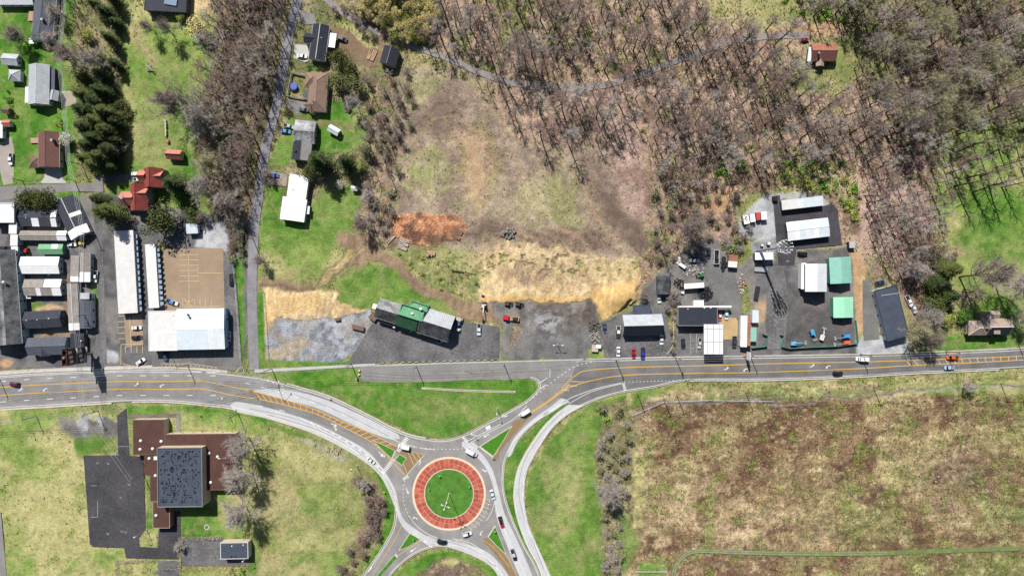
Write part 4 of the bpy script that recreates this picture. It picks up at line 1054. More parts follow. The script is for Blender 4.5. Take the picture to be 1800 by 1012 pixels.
class House:
    def __init__(s, name, label, cat, px, py, group=None):
        s.o = empty(name, G(px, py), 0, label, cat, group)
        s.loc = s.o.location.copy()
    def b(s, mb, name, m, parent=None):
        if parent is None:
            return mb.build(name, m, s.o, s.loc)
        return mb.build(name, m, parent, s.loc)
    def vol(s, cx, cy, L, Wd, ang=0, eave=3.0, rise=2.0, kind='gable', roof='grey', wall='white', seams=0, ov=.35, z0=0.0, windows=True, patches=(), ridge=None, doors=0, gutter=None):
        """a block whose roof is seen at (cx,cy), L px along the ridge and Wd px across"""
        c = G(cx, cy, eave)
        k = S * (H - eave) / H
        l, w = L * k / 2, Wd * k / 2
        a = -math.radians(ang)
        ux, uy = Vector((math.cos(a), math.sin(a), 0)), Vector((-math.sin(a), math.cos(a), 0))
        def P(x, y, z): return c + ux * x + uy * y + Vector((0, 0, z - eave))
        lw, ww = max(l - ov, .3), max(w - ov, .3)
        wm = WL[wall]
        mb = MB()
        zt = eave
        if kind == 'gable':
            vs = [P(x, y, z) for z in (z0, zt - .02) for x, y in ((-lw, -ww), (lw, -ww), (lw, ww), (-lw, ww))]
            zr = zt + rise * (1 - ov / max(w, .5) * 0) - .06
            vs += [P(-lw, 0, zr), P(lw, 0, zr)]
            mb.add(vs, [(0, 1, 5, 4), (2, 3, 7, 6), (1, 2, 6, 9, 5), (3, 0, 4, 8, 7)])
        else:
            mb.add([P(x, y, z) for z in (z0, zt - .03) for x, y in ((-lw, -ww), (lw, -ww), (lw, ww), (-lw, ww))], [(0, 1, 5, 4), (1, 2, 6, 5), (2, 3, 7, 6), (3, 0, 4, 7)])
        wo = s.b(mb, 'wall', wm)
        rm = RF[roof]
        th = .16
        slopes = []
        if kind == 'gable':
            for sg in (-1, 1):
                mb = MB()
                e0, e1 = P(-l, sg * w, zt), P(l, sg * w, zt)
                r0, r1 = P(-l, 0, zt + rise), P(l, 0, zt + rise)
                up = Vector((0, 0, th))
                q = [e0, e1, r1, r0]
                vs = q + [p + up for p in q]
                f = [(4, 5, 6, 7), (3, 2, 1, 0), (0, 1, 5, 4), (1, 2, 6, 5), (3, 0, 4, 7)]
                if sg < 0: pass
                else: f = [t[::-1] for t in f]
                mb.add(vs, f)
                ro = s.b(mb, 'roof_slope', rm)
                slopes.append((ro, sg))
                if seams:
                    mb = MB(); n = max(2, int(2 * l / seams)); nv = (r0 - e0).cross(e1 - e0).normalized()
                    if nv.z < 0: nv = -nv
                    for i in range(1, n):
                        t = i / n
                        a0, a1 = e0.lerp(e1, t) + up, r0.lerp(r1, t) + up
                        d = ux * .035
                        mb.add([a0 - d, a0 + d, a1 + d, a1 - d, a0 - d + nv * .06, a0 + d + nv * .06, a1 + d + nv * .06, a1 - d + nv * .06], [(4, 5, 6, 7), (0, 1, 5, 4), (2, 3, 7, 6), (1, 2, 6, 5), (3, 0, 4, 7)])
                    tag(s.b(mb, 'standing_seam', rm, ro), kind='stuff')
            mb = MB(); mb.tube([P(-l, 0, zt + rise + th * .8), P(l, 0, zt + rise + th * .8)], .16, 5)
            s.b(mb, 'ridge_cap', RF[ridge] if ridge else rm)
            if gutter:
                for sg in (-1, 1):
                    mb = MB(); mb.tube([P(-l, sg * (w + .07), zt + .02), P(l, sg * (w + .07), zt + .02)], .08, 5); s.b(mb, 'gutter', TRIM)
        elif kind == 'hip':
            k2 = min(w, l * .98)
            q = [P(-l, -w, zt), P(l, -w, zt), P(l, w, zt), P(-l, w, zt), P(-l + k2, 0, zt + rise), P(l - k2, 0, zt + rise)]
            for f in ((0, 1, 5, 4), (1, 2, 5), (2, 3, 4, 5), (3, 0, 4)):
                mb = MB()
                p = [q[i] for i in f]; up = Vector((0, 0, th)); n = len(p)
                mb.add([v for v in p] + [v + up for v in p], [tuple(range(n, 2 * n)), tuple(range(n - 1, -1, -1))] + [(i, (i + 1) % n, (i + 1) % n + n, i + n) for i in range(n)])
                s.b(mb, 'roof_slope', rm)
            for a_, b_ in ((0, 4), (1, 5), (2, 5), (3, 4), (4, 5)):
                if (q[a_] - q[b_]).length < .2: continue
                mb = MB(); mb.tube([q[a_] + Vector((0, 0, th)), q[b_] + Vector((0, 0, th))], .13, 5); s.b(mb, 'ridge_cap', RF[ridge] if ridge else rm)
        elif kind in ('flat', 'shed'):
            dz = rise if kind == 'shed' else 0
            q = [P(-l, -w, zt), P(l, -w, zt), P(l, w, zt + dz), P(-l, w, zt + dz)]
            up = Vector((0, 0, .22))
            mb = MB(); mb.add(q + [v + up for v in q], [(4, 5, 6, 7), (3, 2, 1, 0)] + [(i, (i + 1) % 4, (i + 1) % 4 + 4, i + 4) for i in range(4)])
            ro = s.b(mb, 'roof_deck', rm)
            if seams:
                mb = MB(); n = max(2, int(2 * l / seams))
                for i in range(1, n):
                    t = i / n
                    a0, a1 = q[0].lerp(q[1], t) + up, q[3].lerp(q[2], t) + up
                    d = ux * .035; z1 = Vector((0, 0, .06))
                    mb.add([a0 - d, a0 + d, a1 + d, a1 - d, a0 - d + z1, a0 + d + z1, a1 + d + z1, a1 - d + z1], [(4, 5, 6, 7), (0, 1, 5, 4), (2, 3, 7, 6), (1, 2, 6, 5), (3, 0, 4, 7)])
                tag(s.b(mb, 'standing_seam', rm, ro), kind='stuff')
            if kind == 'flat' and rise > 0:
                for (x0, y0, x1, y1) in ((-l, -w, l, -w), (l, -w, l, w), (l, w, -l, w), (-l, w, -l, -w)):
                    A, B_ = P(x0, y0, zt + .1), P(x1, y1, zt + .1)
                    d = (B_ - A).normalized(); nn = Vector((-d.y, d.x, 0)) * .25
                    mb = MB(); A2, B2 = A + d * .001, B_ - d * .25
                    pts = [A2, B2, B2 + nn, A2 + nn]
                    mb.prism(pts, zt + .05, zt + rise); s.b(mb, 'parapet', RF[ridge] if ridge else TRIM)
        elif kind == 'arch':
            mb = MB(); n = 10; vs, fs = [], []
            for i in range(n + 1):
                t = math.pi * i / n
                for x in (-l, l): vs.append(P(x, -w * math.cos(t), zt + rise * math.sin(t)))
            for i in range(n): fs.append((2 * i, 2 * i + 1, 2 * i + 3, 2 * i + 2))
            fs.append(tuple(2 * i for i in range(n + 1))); fs.append(tuple(2 * i + 1 for i in range(n, -1, -1)))
            mb.add(vs, fs); s.b(mb, 'arched_roof', rm)
        # differently coloured sheets, some painted shade, laid on the slopes: (from, to, side) as fractions
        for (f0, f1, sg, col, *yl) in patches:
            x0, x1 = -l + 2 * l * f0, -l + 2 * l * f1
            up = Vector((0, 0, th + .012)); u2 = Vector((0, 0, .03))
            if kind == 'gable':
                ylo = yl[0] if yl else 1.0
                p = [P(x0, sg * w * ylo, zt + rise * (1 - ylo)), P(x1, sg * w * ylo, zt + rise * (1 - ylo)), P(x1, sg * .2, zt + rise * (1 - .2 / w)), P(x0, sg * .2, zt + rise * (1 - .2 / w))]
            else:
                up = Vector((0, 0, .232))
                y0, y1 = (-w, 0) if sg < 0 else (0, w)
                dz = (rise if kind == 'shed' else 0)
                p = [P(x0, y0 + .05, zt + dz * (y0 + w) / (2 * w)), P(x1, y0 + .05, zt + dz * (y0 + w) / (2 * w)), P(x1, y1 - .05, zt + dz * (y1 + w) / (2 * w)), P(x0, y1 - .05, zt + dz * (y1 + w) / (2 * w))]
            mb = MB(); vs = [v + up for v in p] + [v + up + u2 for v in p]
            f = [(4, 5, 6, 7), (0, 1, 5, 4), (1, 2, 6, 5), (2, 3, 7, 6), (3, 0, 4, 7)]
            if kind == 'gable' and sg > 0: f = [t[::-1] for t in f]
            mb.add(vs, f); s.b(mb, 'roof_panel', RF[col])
        # windows and doors on the walls
        if windows and eave - z0 > 2.0:
            hz = z0 + min(1.6, (eave - z0) * .55)
            def win(x, y, nx, ny, ww_=1.1, hh=1.1, nm='window', m=GLASS, zc=None):
                d = ux * nx + uy * ny; t_ = Vector((-d.y, d.x, 0)); zc_ = hz if zc is None else zc
                p = P(x, y, zc_)
                def pl(hw, hh_, o0, o1):
                    vs = [p + t_ * sx * hw + Vector((0, 0, sz * hh_)) + d * o for o in (o0, o1) for sx, sz in ((-1, -1), (1, -1), (1, 1), (-1, 1))]
                    return MB().add(vs, [(4, 5, 6, 7), (0, 1, 5, 4), (1, 2, 6, 5), (2, 3, 7, 6), (3, 0, 4, 7)])
                fr = s.b(pl(ww_ / 2 + .1, hh / 2 + .1, -.03, .04), nm, TRIM if nm == 'window' else m)
                if nm == 'window': s.b(pl(ww_ / 2, hh / 2, .03, .06), 'pane', m, fr)
            n = max(1, int(2 * lw / 4.2))
            # the two long sides and the two ends that face the middle of the photograph
            for sg in (-1, 1):
                if (P(0, sg * ww, 0) - P(0, 0, 0)).dot(-Vector((c.x, c.y, 0))) > 0 or eave > 4:
                    for i in range(n):
                        x = -lw + 2 * lw * (i + .5) / n
                        if doors and i == n // 2: win(x, sg * ww, 0, sg, 1.1, 2.0, 'door', DOORM, z0 + 1.05)
                        else: win(x, sg * ww, 0, sg)
                        if eave - z0 > 4.8: win(x, sg * ww, 0, sg, zc=z0 + 4.1)
                if (P(sg * lw, 0, 0) - P(0, 0, 0)).dot(-Vector((c.x, c.y, 0))) > 0:
                    for y in ((-ww * .45, ww * .45) if ww > 2.2 else (0,)): win(sg * lw, y, sg, 0)
        s.last = (P, l, w, zt, rise)
        return s
    def vent(s, px, py, z, r=.5, h=.5, m=None, name='roof_vent'):
        p = G(px, py, z)
        mb = MB(); mb.tube([p, p + Vector((0, 0, h * .6)), p + Vector((0, 0, h))], [r * .8, r, r * .45], 8); s.b(mb, name, m or VENT); return s
    def chimney(s, px, py, z0, z1, w=.9, m=None):
        p = G(px, py, z1)
        mb = MB(); mb.box((p.x, p.y, (z0 + z1) / 2), (w, w, z1 - z0)); o = s.b(mb, 'chimney', m or WL['brick'])
        mb = MB(); mb.box((p.x, p.y, z1 + .06), (w * 1.2, w * 1.2, .12)); s.b(mb, 'chimney_cap', GALV, o); return s
    def slab(s, cx, cy, L, Wd, ang, z, name, m, th=.18, posts=0):
        c = G(cx, cy, z); k = S * (H - z) / H
        mb = MB(); mb.box((c.x, c.y, z - th / 2), (L * k, Wd * k, th), -math.radians(ang)); s.b(mb, name, m)
        if posts:
            a = -math.radians(ang)
            for sx in (-1, 1):
                for sy in (-1, 1):
                    x, y = sx * (L * k / 2 - .3), sy * (Wd * k / 2 - .3)
                    mb = MB(); mb.box((c.x + x * math.cos(a) - y * math.sin(a), c.y + x * math.sin(a) + y * math.cos(a), (z - th) / 2), (posts, posts, z - th)); s.b(mb, 'post', TRIM)
        return s

# --- north-west gardens
House('house', 'house at the top left edge with a pale metal roof, mostly cut by the frame', 'house', 26, -6).vol(26, -9, 66, 36, 0, 3, 2, roof='pale', seams=.9)
House('house', 'long house with slate blue roof at the top left, bare shrubs beside it', 'house', 78, 30).vol(78, 27, 92, 37, 95.7, 3, 2.2, roof='slate', gutter=1, doors=1).slab(55, 72, 9, 10, 0, 2.4, 'porch_roof', RF['white'], .18, .12).slab(54, 28, 8, 18, 5, .6, 'deck', mat('pink_deck', C(190, 150, 136), var=.1), .6).chimney(73, 34, 4, 6.2)
House('shed', 'small grey gabled shed above the square pavilion', 'shed', 19, 105).vol(19, 105, 28, 20, 4, 2.5, 1.5, roof='silver')
House('pavilion', 'square garden pavilion with a four sided grey roof', 'pavilion', 26, 133).vol(26, 133, 21, 20, 3, 2.6, 2.0, 'hip', roof='silver', ridge='pale', windows=False)
House('house', 'house with ribbed grey metal roof and shaded right side, beside the row of tall conifers', 'house', 72, 150).vol(69, 149, 70, 37, 91, 3.6, 2.4, roof='silver', seams=.8, ridge='pale', doors=1).vol(93, 140, 40, 9, 91, 2.7, .3, 'shed', roof='slate', wall='dark', windows=False).vol(96, 168, 18, 15, 100, 3.2, 1.4, roof='silver', wall='white').vol(49, 167, 28, 9, 92, 2.4, .2, 'shed', roof='offwhite')  # slate strip on the right: the wall's shade put into its colour
House('shed', 'small brown garden shed near the left edge', 'shed', 11, 194).vol(11, 194, 13, 12, 8, 2.3, 1.0, roof='brown', wall='brick', windows=False)
House('shed', 'small pinkish roofed shed at the left edge below the brown one', 'shed', 12, 217).vol(12, 217, 14, 12, 0, 2.3, 1.1, roof='pink_litred', windows=False)
House('outbuilding', 'white roofed outbuilding cut by the left edge', 'outbuilding', -3, 228).vol(-5, 228, 30, 20, 90, 2.8, 1, roof='white')
House('house', 'house with dark maroon roof, hipped left wing and paved garage drive', 'house', 86, 264).vol(86, 263, 62, 37, 90, 3.6, 2.6, roof='maroon', gutter=1, wall='cream').vol(62, 285, 20, 20, 0, 2.9, 1.4, 'hip', roof='brown', wall='cream').slab(61, 247, 15, 9, 0, .7, 'deck', mat('pink_deck', (1, 1, 1)), .7).chimney(90, 246, 4, 6.8)
House('farmhouse', 'tall red roofed house with many steep gables among the dark trees', 'house', 255, 330).vol(270, 313, 34, 34, 90, 5.2, 4.0, roof='red', wall='stone').vol(277, 311, 22, 22, 0, 5.0, 3.2, roof='pink_litred', wall='stone').vol(252, 310, 14, 22, 0, 5.0, 3.2, roof='pink_litred', wall='stone').vol(245, 347, 47, 31, 89, 5.2, 4.0, roof='red', wall='stone').vol(252, 341, 22, 26, 0, 5.1, 3.6, roof='pink_litred', wall='stone').vol(226, 349, 24, 25, 0, 5.0, 3.3, roof='pink_litred', wall='stone').chimney(213, 347, 0, 8.6, 1.1)  # cross gables have the sunlit pink of the red roof put into their colour
House('shed', 'pink and red roofed shed on the lawn north of the red house', 'shed', 307, 273).vol(307, 272, 27, 17, 3, 2.8, 2.4, roof='pink_litred', wall='cream', windows=False)
House('building_shell', 'dark unfinished building beside tan soil at the top edge', 'building', 292, 0).vol(292, -2, 74, 46, 3, 4, .4, 'flat', roof='feltd_shade', wall='dark', ridge='dark').slab(300, 2, 22, 14, 10, 4.8, 'tarpaulin', metal('tarp', (110, 132, 160)), .1)
# --- trailers and long buildings at the left edge
House('warehouse', 'warehouse with pale ribbed roof and stepped white lean-to at the left edge', 'warehouse', 6, 390).vol(3, 374, 46, 35, 0, 5.5, .5, 'flat', roof='pale', wall='blue', ridge='pale').vol(23, 401, 20, 14, 92, 4.6, 0, 'flat', roof='offwhite', wall='blue').vol(25, 422, 20, 13, 92, 4.2, 0, 'flat', roof='offwhite', wall='blue').vol(26, 437, 9, 12, 92, 3.8, 0, 'flat', roof='offwhite', wall='blue')
House('long_building', 'long charcoal roofed building with frosted white ridge along the left edge', 'building', 6, 524).vol(3, 523, 166, 60, 85.6, 5.6, 3.4, roof='blackm', wall='blue', ridge='white', gutter=1, patches=((0, 1, 1, 'silver', .16), (0, 1, 1, 'weather', .3))).vent(7, 496, 8.8, .7, 1)
House('mobile_home', 'dark roofed mobile home with white roof patches in shade of a conifer', 'mobile home', 66, 384).vol(66, 383, 70, 30, 1, 3.0, 1.3, roof='dark', wall='white', patches=((.38, .56, -1, 'white'), (.86, 1, -1, 'white'), (.86, 1, 1, 'pale'))).vent(46, 378, 3.9, .3).vent(46, 383, 4.2, .3)
House('house', 'slanting house with dark roof, white ridge and white porch end', 'house', 127, 383).vol(127, 382, 72, 37, 64.7, 3.2, 1.7, roof='dark', wall='white', ridge='white', patches=((.78, 1, -1, 'white'), (.78, 1, 1, 'white'), (.42, .52, 1, 'offwhite'))).slab(146, 416, 14, 14, 64, .4, 'deck', mat('grey_deck', C(96, 96, 102), var=.1), .4)
House('mobile_home', 'narrow mobile home with gritty grey roof and white end, above the green one', 'mobile home', 76, 414).vol(76, 414, 84, 17, .5, 3.0, .9, roof='greyb', patches=((.8, 1, -1, 'white'), (.8, 1, 1, 'white')))
House('mobile_home', 'small green roofed mobile home', 'mobile home', 90, 438).vol(90, 438, 43, 18, 0, 2.8, .9, roof='ltgreen', wall='teal', patches=((.54, .8, 1, 'offwhite'),))
House('mobile_home', 'white roofed mobile home, the brightest of the trailers', 'mobile home', 70, 466).vol(70, 466, 70, 30, 0, 3.2, 1.2, roof='white', wall='blue').vent(86, 482, 1.5, .6)
House('mobile_home', 'grey mobile home with bright white roof quarter and white gable', 'mobile home', 76, 505).vol(76, 505, 66, 29, 0, 3.2, 1.3, roof='greyb', wall='blue', patches=((.55, 1, 1, 'white'), (.76, 1, -1, 'white'), (.34, .46, -1, 'white'))).slab(49, 521, 10, 7, 0, 2.2, 'porch_roof', RF['white'], .12, .1)
House('mobile_home', 'double grey mobile home with two white roof ends beside the parked white pickup', 'mobile home', 143, 470).vol(150, 470, 51, 19, 91, 3.2, 1.0, roof='greyb', wall='blue', patches=((.66, 1, -1, 'white'), (.66, 1, 1, 'white'))).vol(132, 472, 46, 15, 91, 2.9, .3, 'shed', roof='greyb', patches=((.8, 1, -1, 'white'), (.8, 1, 1, 'white')))
House('mobile_home', 'long narrow gritty roofed mobile home running down to a white end', 'mobile home', 129, 539).vol(129, 539, 82, 19, 87, 3.2, 1.0, roof='greyb', wall='blue', ridge='offwhite', patches=((.85, 1, -1, 'white'), (.85, 1, 1, 'white')))
House('mobile_home', 'blue grey ribbed mobile home with windowed white side and framed roof hatch', 'mobile home', 152, 546).vol(151, 546, 62, 21, 89, 3.4, .9, roof='slate', wall='white', seams=1.2).slab(149, 520, 16, 11, 0, 4.7, 'roof_hatch', RF['silver'], .2).slab(163, 548, 6, 50, 2, .5, 'side_deck', WL['white'], .5)
House('mobile_home', 'charcoal roofed mobile home with hip end and cross gable, north of the roadside one', 'mobile home', 77, 562).vol(76, 561, 66, 30, -3, 3.4, 1.7, roof='dark', wall='dark').vol(76, 568, 17, 17, 87, 3.2, 1.3, roof='char', wall='dark').vent(47, 563, 4.9, .35).vent(66, 562, 4.9, .35).vent(86, 560, 4.9, .35)
House('mobile_home', 'roadside charcoal mobile home with cross gable and dark flat annex', 'mobile home', 92, 608).vol(84, 608, 70, 31, -2, 3.6, 1.9, roof='slate', wall='blue').vol(78, 617, 17, 20, 88, 3.4, 1.6, roof='dark', wall='dark').vol(136, 600, 29, 24, 90, 3.0, .8, roof='char', wall='dark', patches=((.0, .2, 1, 'dark'),)).vent(143, 599, 3.9, .35)
# --- strip mall and its sheds
h = House('store_block', 'large white store block with ribbed roof and blue fascia by the highway', 'store', 330, 580)
h.vol(287, 581, 51, 70, -1, 5.0, .4, 'flat', roof='ltgrey', wall='white', ridge='white').vol(353, 578, 84, 72, -1, 5.4, .7, roof='pale', wall='skyblue', seams=.62, patches=((.0, .66, -1, 'blue_w'),)).vent(305, 554, 5, .5).vent(305, 578, 5, .4).vent(331, 553, 6, .5, .6, RF['feltd_shade']).vent(334, 558, 6, .5, .6, RF['feltd_shade']).slab(301, 583, 34, 6, 0, 5.34, 'roof_walkway', RF['white'], .1)
c0 = G(395, 578, 5.2); mb = MB(); mb.box((c0.x, c0.y, 4.4), (.5, 18.0, 1.7)); h.b(mb, 'fascia', WL['skyblue'])
for i in range(7):
    c0 = G(318 + i * 11.5, 616, .4); mb = MB(); mb.box((c0.x, c0.y + .6, 1.5), (2.4, .1, 2.4)); h.b(mb, 'shop_window', GLASS)
def awnings(h, x0, y0, x1, y1, n, z=2.9):
    for i in range(n):
        t = (i + .5) / n; p = G(x0 + (x1 - x0) * t, y0 + (y1 - y0) * t, z)
        d = abs(y1 - y0) * S / n * .6
        mb = MB(); mb.add([(p.x - .6, p.y - d / 2, z + .35), (p.x + .6, p.y - d / 2, z - .25), (p.x + .6, p.y + d / 2, z - .25), (p.x - .6, p.y + d / 2, z + .35), (p.x - .6, p.y - d / 2, z + .25), (p.x + .6, p.y - d / 2, z - .35), (p.x + .6, p.y + d / 2, z - .35), (p.x - .6, p.y + d / 2, z + .25)], [(0, 1, 2, 3), (7, 6, 5, 4), (0, 4, 5, 1), (1, 5, 6, 2), (2, 6, 7, 3), (3, 7, 4, 0)])
        h.b(mb, 'awning', mat('pale_awning', C(170, 194, 218), var=.06, scale=1, rough=.7))
h = House('storage_row', 'long storage row with pale grey roof and row of blue awnings, the wider of two', 'storage building', 224, 478)
h.vol(222, 478, 145, 35, 86.8, 3.6, .5, 'shed', roof='ltgrey', wall='white', seams=.9, windows=False); awnings(h, 238, 410, 247, 548, 13)
h = House('storage_row', 'narrow storage row with white roof and small blue awnings beside the tan car park', 'storage building', 269, 485)
h.vol(268, 485, 112, 19, 86.5, 3.0, .4, 'shed', roof='offwhite', wall='white', seams=.9, windows=False); awnings(h, 277, 434, 285, 538, 11, 2.5)
House('shed', 'small pale blue roofed shed at the corner of the tan car park', 'shed', 339, 402).vol(338, 402, 20, 17, -2, 2.8, .5, 'shed', roof='blue_w', windows=False)
# --- houses along the lane
House('house', 'dark roofed house with white ridge and white patio canopy at the top of the lane', 'house', 560, 76).vol(561, 75, 62, 29, 97.6, 3.4, 2.0, roof='char', ridge='offwhite', wall='white', gutter=1).vol(545, 68, 20, 18, 7, 3.1, 1.4, roof='char', wall='white').slab(583, 71, 14, 25, 8, 2.7, 'canopy', RF['white'], .14, .12).vent(565, 67, 4.6, .3)
House('garage', 'dark grey garage with pale ridge beside the woodland lane', 'garage', 685, 99).vol(685, 99, 32, 28, 105.8, 3.4, 2.2, roof='char', ridge='grey', wall='tan').slab(690, 114, 6, 8, 16, 2.6, 'lean_to_roof', RF['offwhite'], .14)
House('house', 'hipped brown roofed house beside the fenced garden with blue pool cover', 'house', 557, 162).vol(559, 162, 69, 33, 94, 3.4, 2.4, 'hip', roof='taupe', wall='white').vol(548, 141, 22, 26, 4, 3.3, 2.0, 'hip', roof='taupe', wall='white').vol(549, 186, 22, 22, 50, 3.2, 1.7, 'hip', roof='brown', wall='white').vent(551, 179, 5, .45, .6, RF['feltd_shade']).slab(538, 168, 8, 18, 4, .5, 'deck', mat('grey_deck', (1, 1, 1)), .5)
House('house', 'grey two part house with worn shingles beside a blue car on the lane', 'house', 534, 246).vol(536, 232, 37, 40, 5, 3.5, 1.6, roof='weather', wall='grey').vol(531, 265, 34, 33, 95, 3.4, 1.4, roof='grey', wall='grey', patches=((0, 1, -1, 'char'),)).vent(520, 266, 4.2, .6, .8, RF['feltd_shade']).vent(530, 228, 5, .25).vent(540, 241, 4.6, .25)
House('shed', 'small white gabled shed on the lawn behind the grey house', 'shed', 587, 230).vol(587, 229, 21, 13, 30, 2.4, 1.2, roof='pale', wall='grey', windows=False)
House('house', 'bright white roofed house on the green lawn by the lane', 'house', 518, 350).vol(523, 333, 50, 34, 98, 3.6, .7, roof='white', wall='white').vol(516, 368, 40, 43, 98, 3.7, .7, roof='white', wall='white').slab(540, 369, 8, 14, 5, 2.8, 'porch_roof', RF['white'], .14, .12).vent(515, 333, 4.2, .4, .4, RF['pale'])
House('shed', 'tiny white garden shed under bare branches east of the lawn', 'shed', 623, 331).vol(623, 331, 11, 9, 6, 2.2, .7, roof='offwhite', windows=False)
House('dog_house', 'small dark shelter on the lawn east of the brown roofed house', 'shelter', 609, 189).vol(609, 188, 9, 10, 20, 1.8, .8, roof='dark', wall='white', windows=False)
# --- restaurant with the green middle
h = House('restaurant', 'long restaurant with black, green and silver roof sections set askew to the road', 'restaurant', 725, 560)
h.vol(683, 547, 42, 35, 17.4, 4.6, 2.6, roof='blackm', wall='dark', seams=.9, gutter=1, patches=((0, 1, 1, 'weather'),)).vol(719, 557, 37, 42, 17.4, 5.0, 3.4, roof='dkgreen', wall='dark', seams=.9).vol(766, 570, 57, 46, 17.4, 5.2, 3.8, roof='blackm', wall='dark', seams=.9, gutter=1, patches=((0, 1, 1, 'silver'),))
h.vol(724, 549, 44, 20, 17.4, 9.3, -1.4, 'shed', roof='green', wall='dkgreen' if 'dkgreen' in WL else 'dark', seams=.8, windows=False).vol(737, 538, 32, 12, 17.4, 7.2, -1.2, 'shed', roof='green', wall='dark', seams=.8, windows=False)
h.vol(727, 581, 56, 9, 17.4, 3.0, .8, 'shed', roof='dkgreen', wall='dark', windows=False).vol(681, 567, 34, 6, 17.4, 2.7, .4, 'shed', roof='feltd_shade', wall='dark', windows=False).slab(661, 539, 13, 9, 14, 3, 'porch_roof', RF['offwhite'], .16, .15)
h.vent(740, 543, 8.9, .8, 1.0).vent(725, 551, 8.9, .7, 1.0).vent(693, 575, 2.2, .6, .8).vent(722, 582, 3.5, .3).vent(751, 588, 3.4, .3)
# --- garage and station by the highway
House('workshop', 'roadside workshop, grey roof with its lower slope in dark shade', 'workshop', 1129, 570).vol(1129, 571, 69, 37, -1.5, 3.8, 4.4, roof='silver', wall='stone', patches=((0, 1, -1, 'feltd_shade'),)).vol(1128, 545, 31, 18, 0, 3, .3, 'flat', roof='felt', wall='grey', ridge='felt').vent(1141, 569, 7.8, .4).chimney(1164, 572, 0, 5.5, .8, GALV)  # dark sheet paints shade on the slope turned from the sun
House('arched_barn', 'dark arched metal barn behind the roadside workshop', 'barn', 1166, 501).vol(1166, 501, 32, 24, 90, 2.4, 2.4, 'arch', roof='blackm', wall='dark', windows=False)
h = House('station_shop', 'flat black roofed station shop with white rear wall behind the fuel canopy', 'shop', 1226, 556)
h.vol(1226, 556, 70, 33, 0, 4.4, .5, 'flat', roof='feltd_shade', wall='stone', ridge='grey').vol(1228, 533, 18, 11, 0, 3.6, 0, 'flat', roof='white', wall='white', windows=False).slab(1239, 539, 94, 3, -.5, 4.6, 'rear_parapet', RF['white'], 2.0).vent(1238, 541, 4.7, .4).vent(1249, 541, 4.7, .4).vent(1209, 543, 4.7, .3)
c0 = G(1254, 596, 6.0)
can = empty('fuel_canopy', Vector((c0.x, c0.y, 0)), 0, 'white panelled canopy over the fuel pumps at the station', 'canopy')
kx = S * (H - 6) / H
mb = MB(); mb.box((0, 0, 5.7), (33 * kx, 53 * kx, .8)); mb.build('deck', mat('canopy_deck', C(150, 152, 156), var=.08, scale=1), can)
for i in range(2):
    for j in range(3):
        yb = (-17.8, 4.5, 19.5)[j]; hh = (15.5, 25.5, 0)[0]
for x0, x1 in ((-16, -11.4), (-10.4, -.6), (.6, 10.4), (11.4, 16)):
    for y0, y1 in ((-25.8, -5.6), (-4.6, 17.4), (18.4, 25.8)):
        mb = MB(); mb.box(((x0 + x1) / 2 * kx, (y0 + y1) / 2 * kx, 6.14), ((x1 - x0) * kx, (y1 - y0) * kx, .1)); mb.build('roof_panel', RF['white'], can)
mb = MB()
mb.kerb([(-16.3 * kx, -26.3 * kx), (16.3 * kx, -26.3 * kx), (16.3 * kx, 26.3 * kx), (-16.3 * kx, 26.3 * kx)], .2, 5.3, 6.3, True); mb.build('rim', RF['offwhite'], can)
for sx in (-1, 1):
    for sy in (-1, 1):
        mb = MB(); mb.box((sx * 2.8, sy * 4.5, 2.65), (.4, .4, 5.3)); mb.build('column', GALV, can)
for sy in (-1, 1):
    p = empty('fuel_pump', Vector((c0.x, c0.y + sy * 4.5, 0)), 0, 'fuel pump under the white canopy, the one nearer the ' + ('highway' if sy < 0 else 'shop'), 'fuel pump')
    mb = MB(); mb.box((0, 0, .1), (1.4, 2.6, .2)); mb.build('island', M_SLAB, p)
    mb = MB(); mb.box((0, 0, 1.05), (.7, 1.0, 1.7)); mb.build('cabinet', WL['white'], p)
    mb = MB(); mb.box((.36, 0, 1.4), (.05, .6, .5)); mb.build('display', GLASS, p)
House('site_office', 'white flat roofed container office above a pile of black scrap', 'container', 1220, 502).vol(1220, 502, 35, 9, -4, 2.8, 0, 'flat', roof='white', wall='dark', windows=False)
House('trailer_shed', 'rusty pink roofed trailer shed in the junk yard', 'shed', 1288, 459).vol(1288, 459, 16, 22, 4, 2.6, .4, 'shed', roof='rust', wall='dark', windows=False, patches=((0, 1, -1, 'offwhite'),))
h = House('diner_row', 'narrow roadside building with white and rust striped roof', 'building', 1311, 581); h.vol(1307, 582, 55, 11, 91, 3.4, .5, 'shed', roof='offwhite', wall='white', seams=1.5, windows=False).vol(1316, 581, 53, 6, 91, 3.7, .2, 'shed', roof='rust', wall='white', seams=2, windows=False)
House('site_office', 'small white roofed utility building at the foot of the mast', 'building', 1343, 450).vol(1343, 450, 32, 13, -1, 3.6, 0, 'flat', roof='white', wall='dark', windows=False)
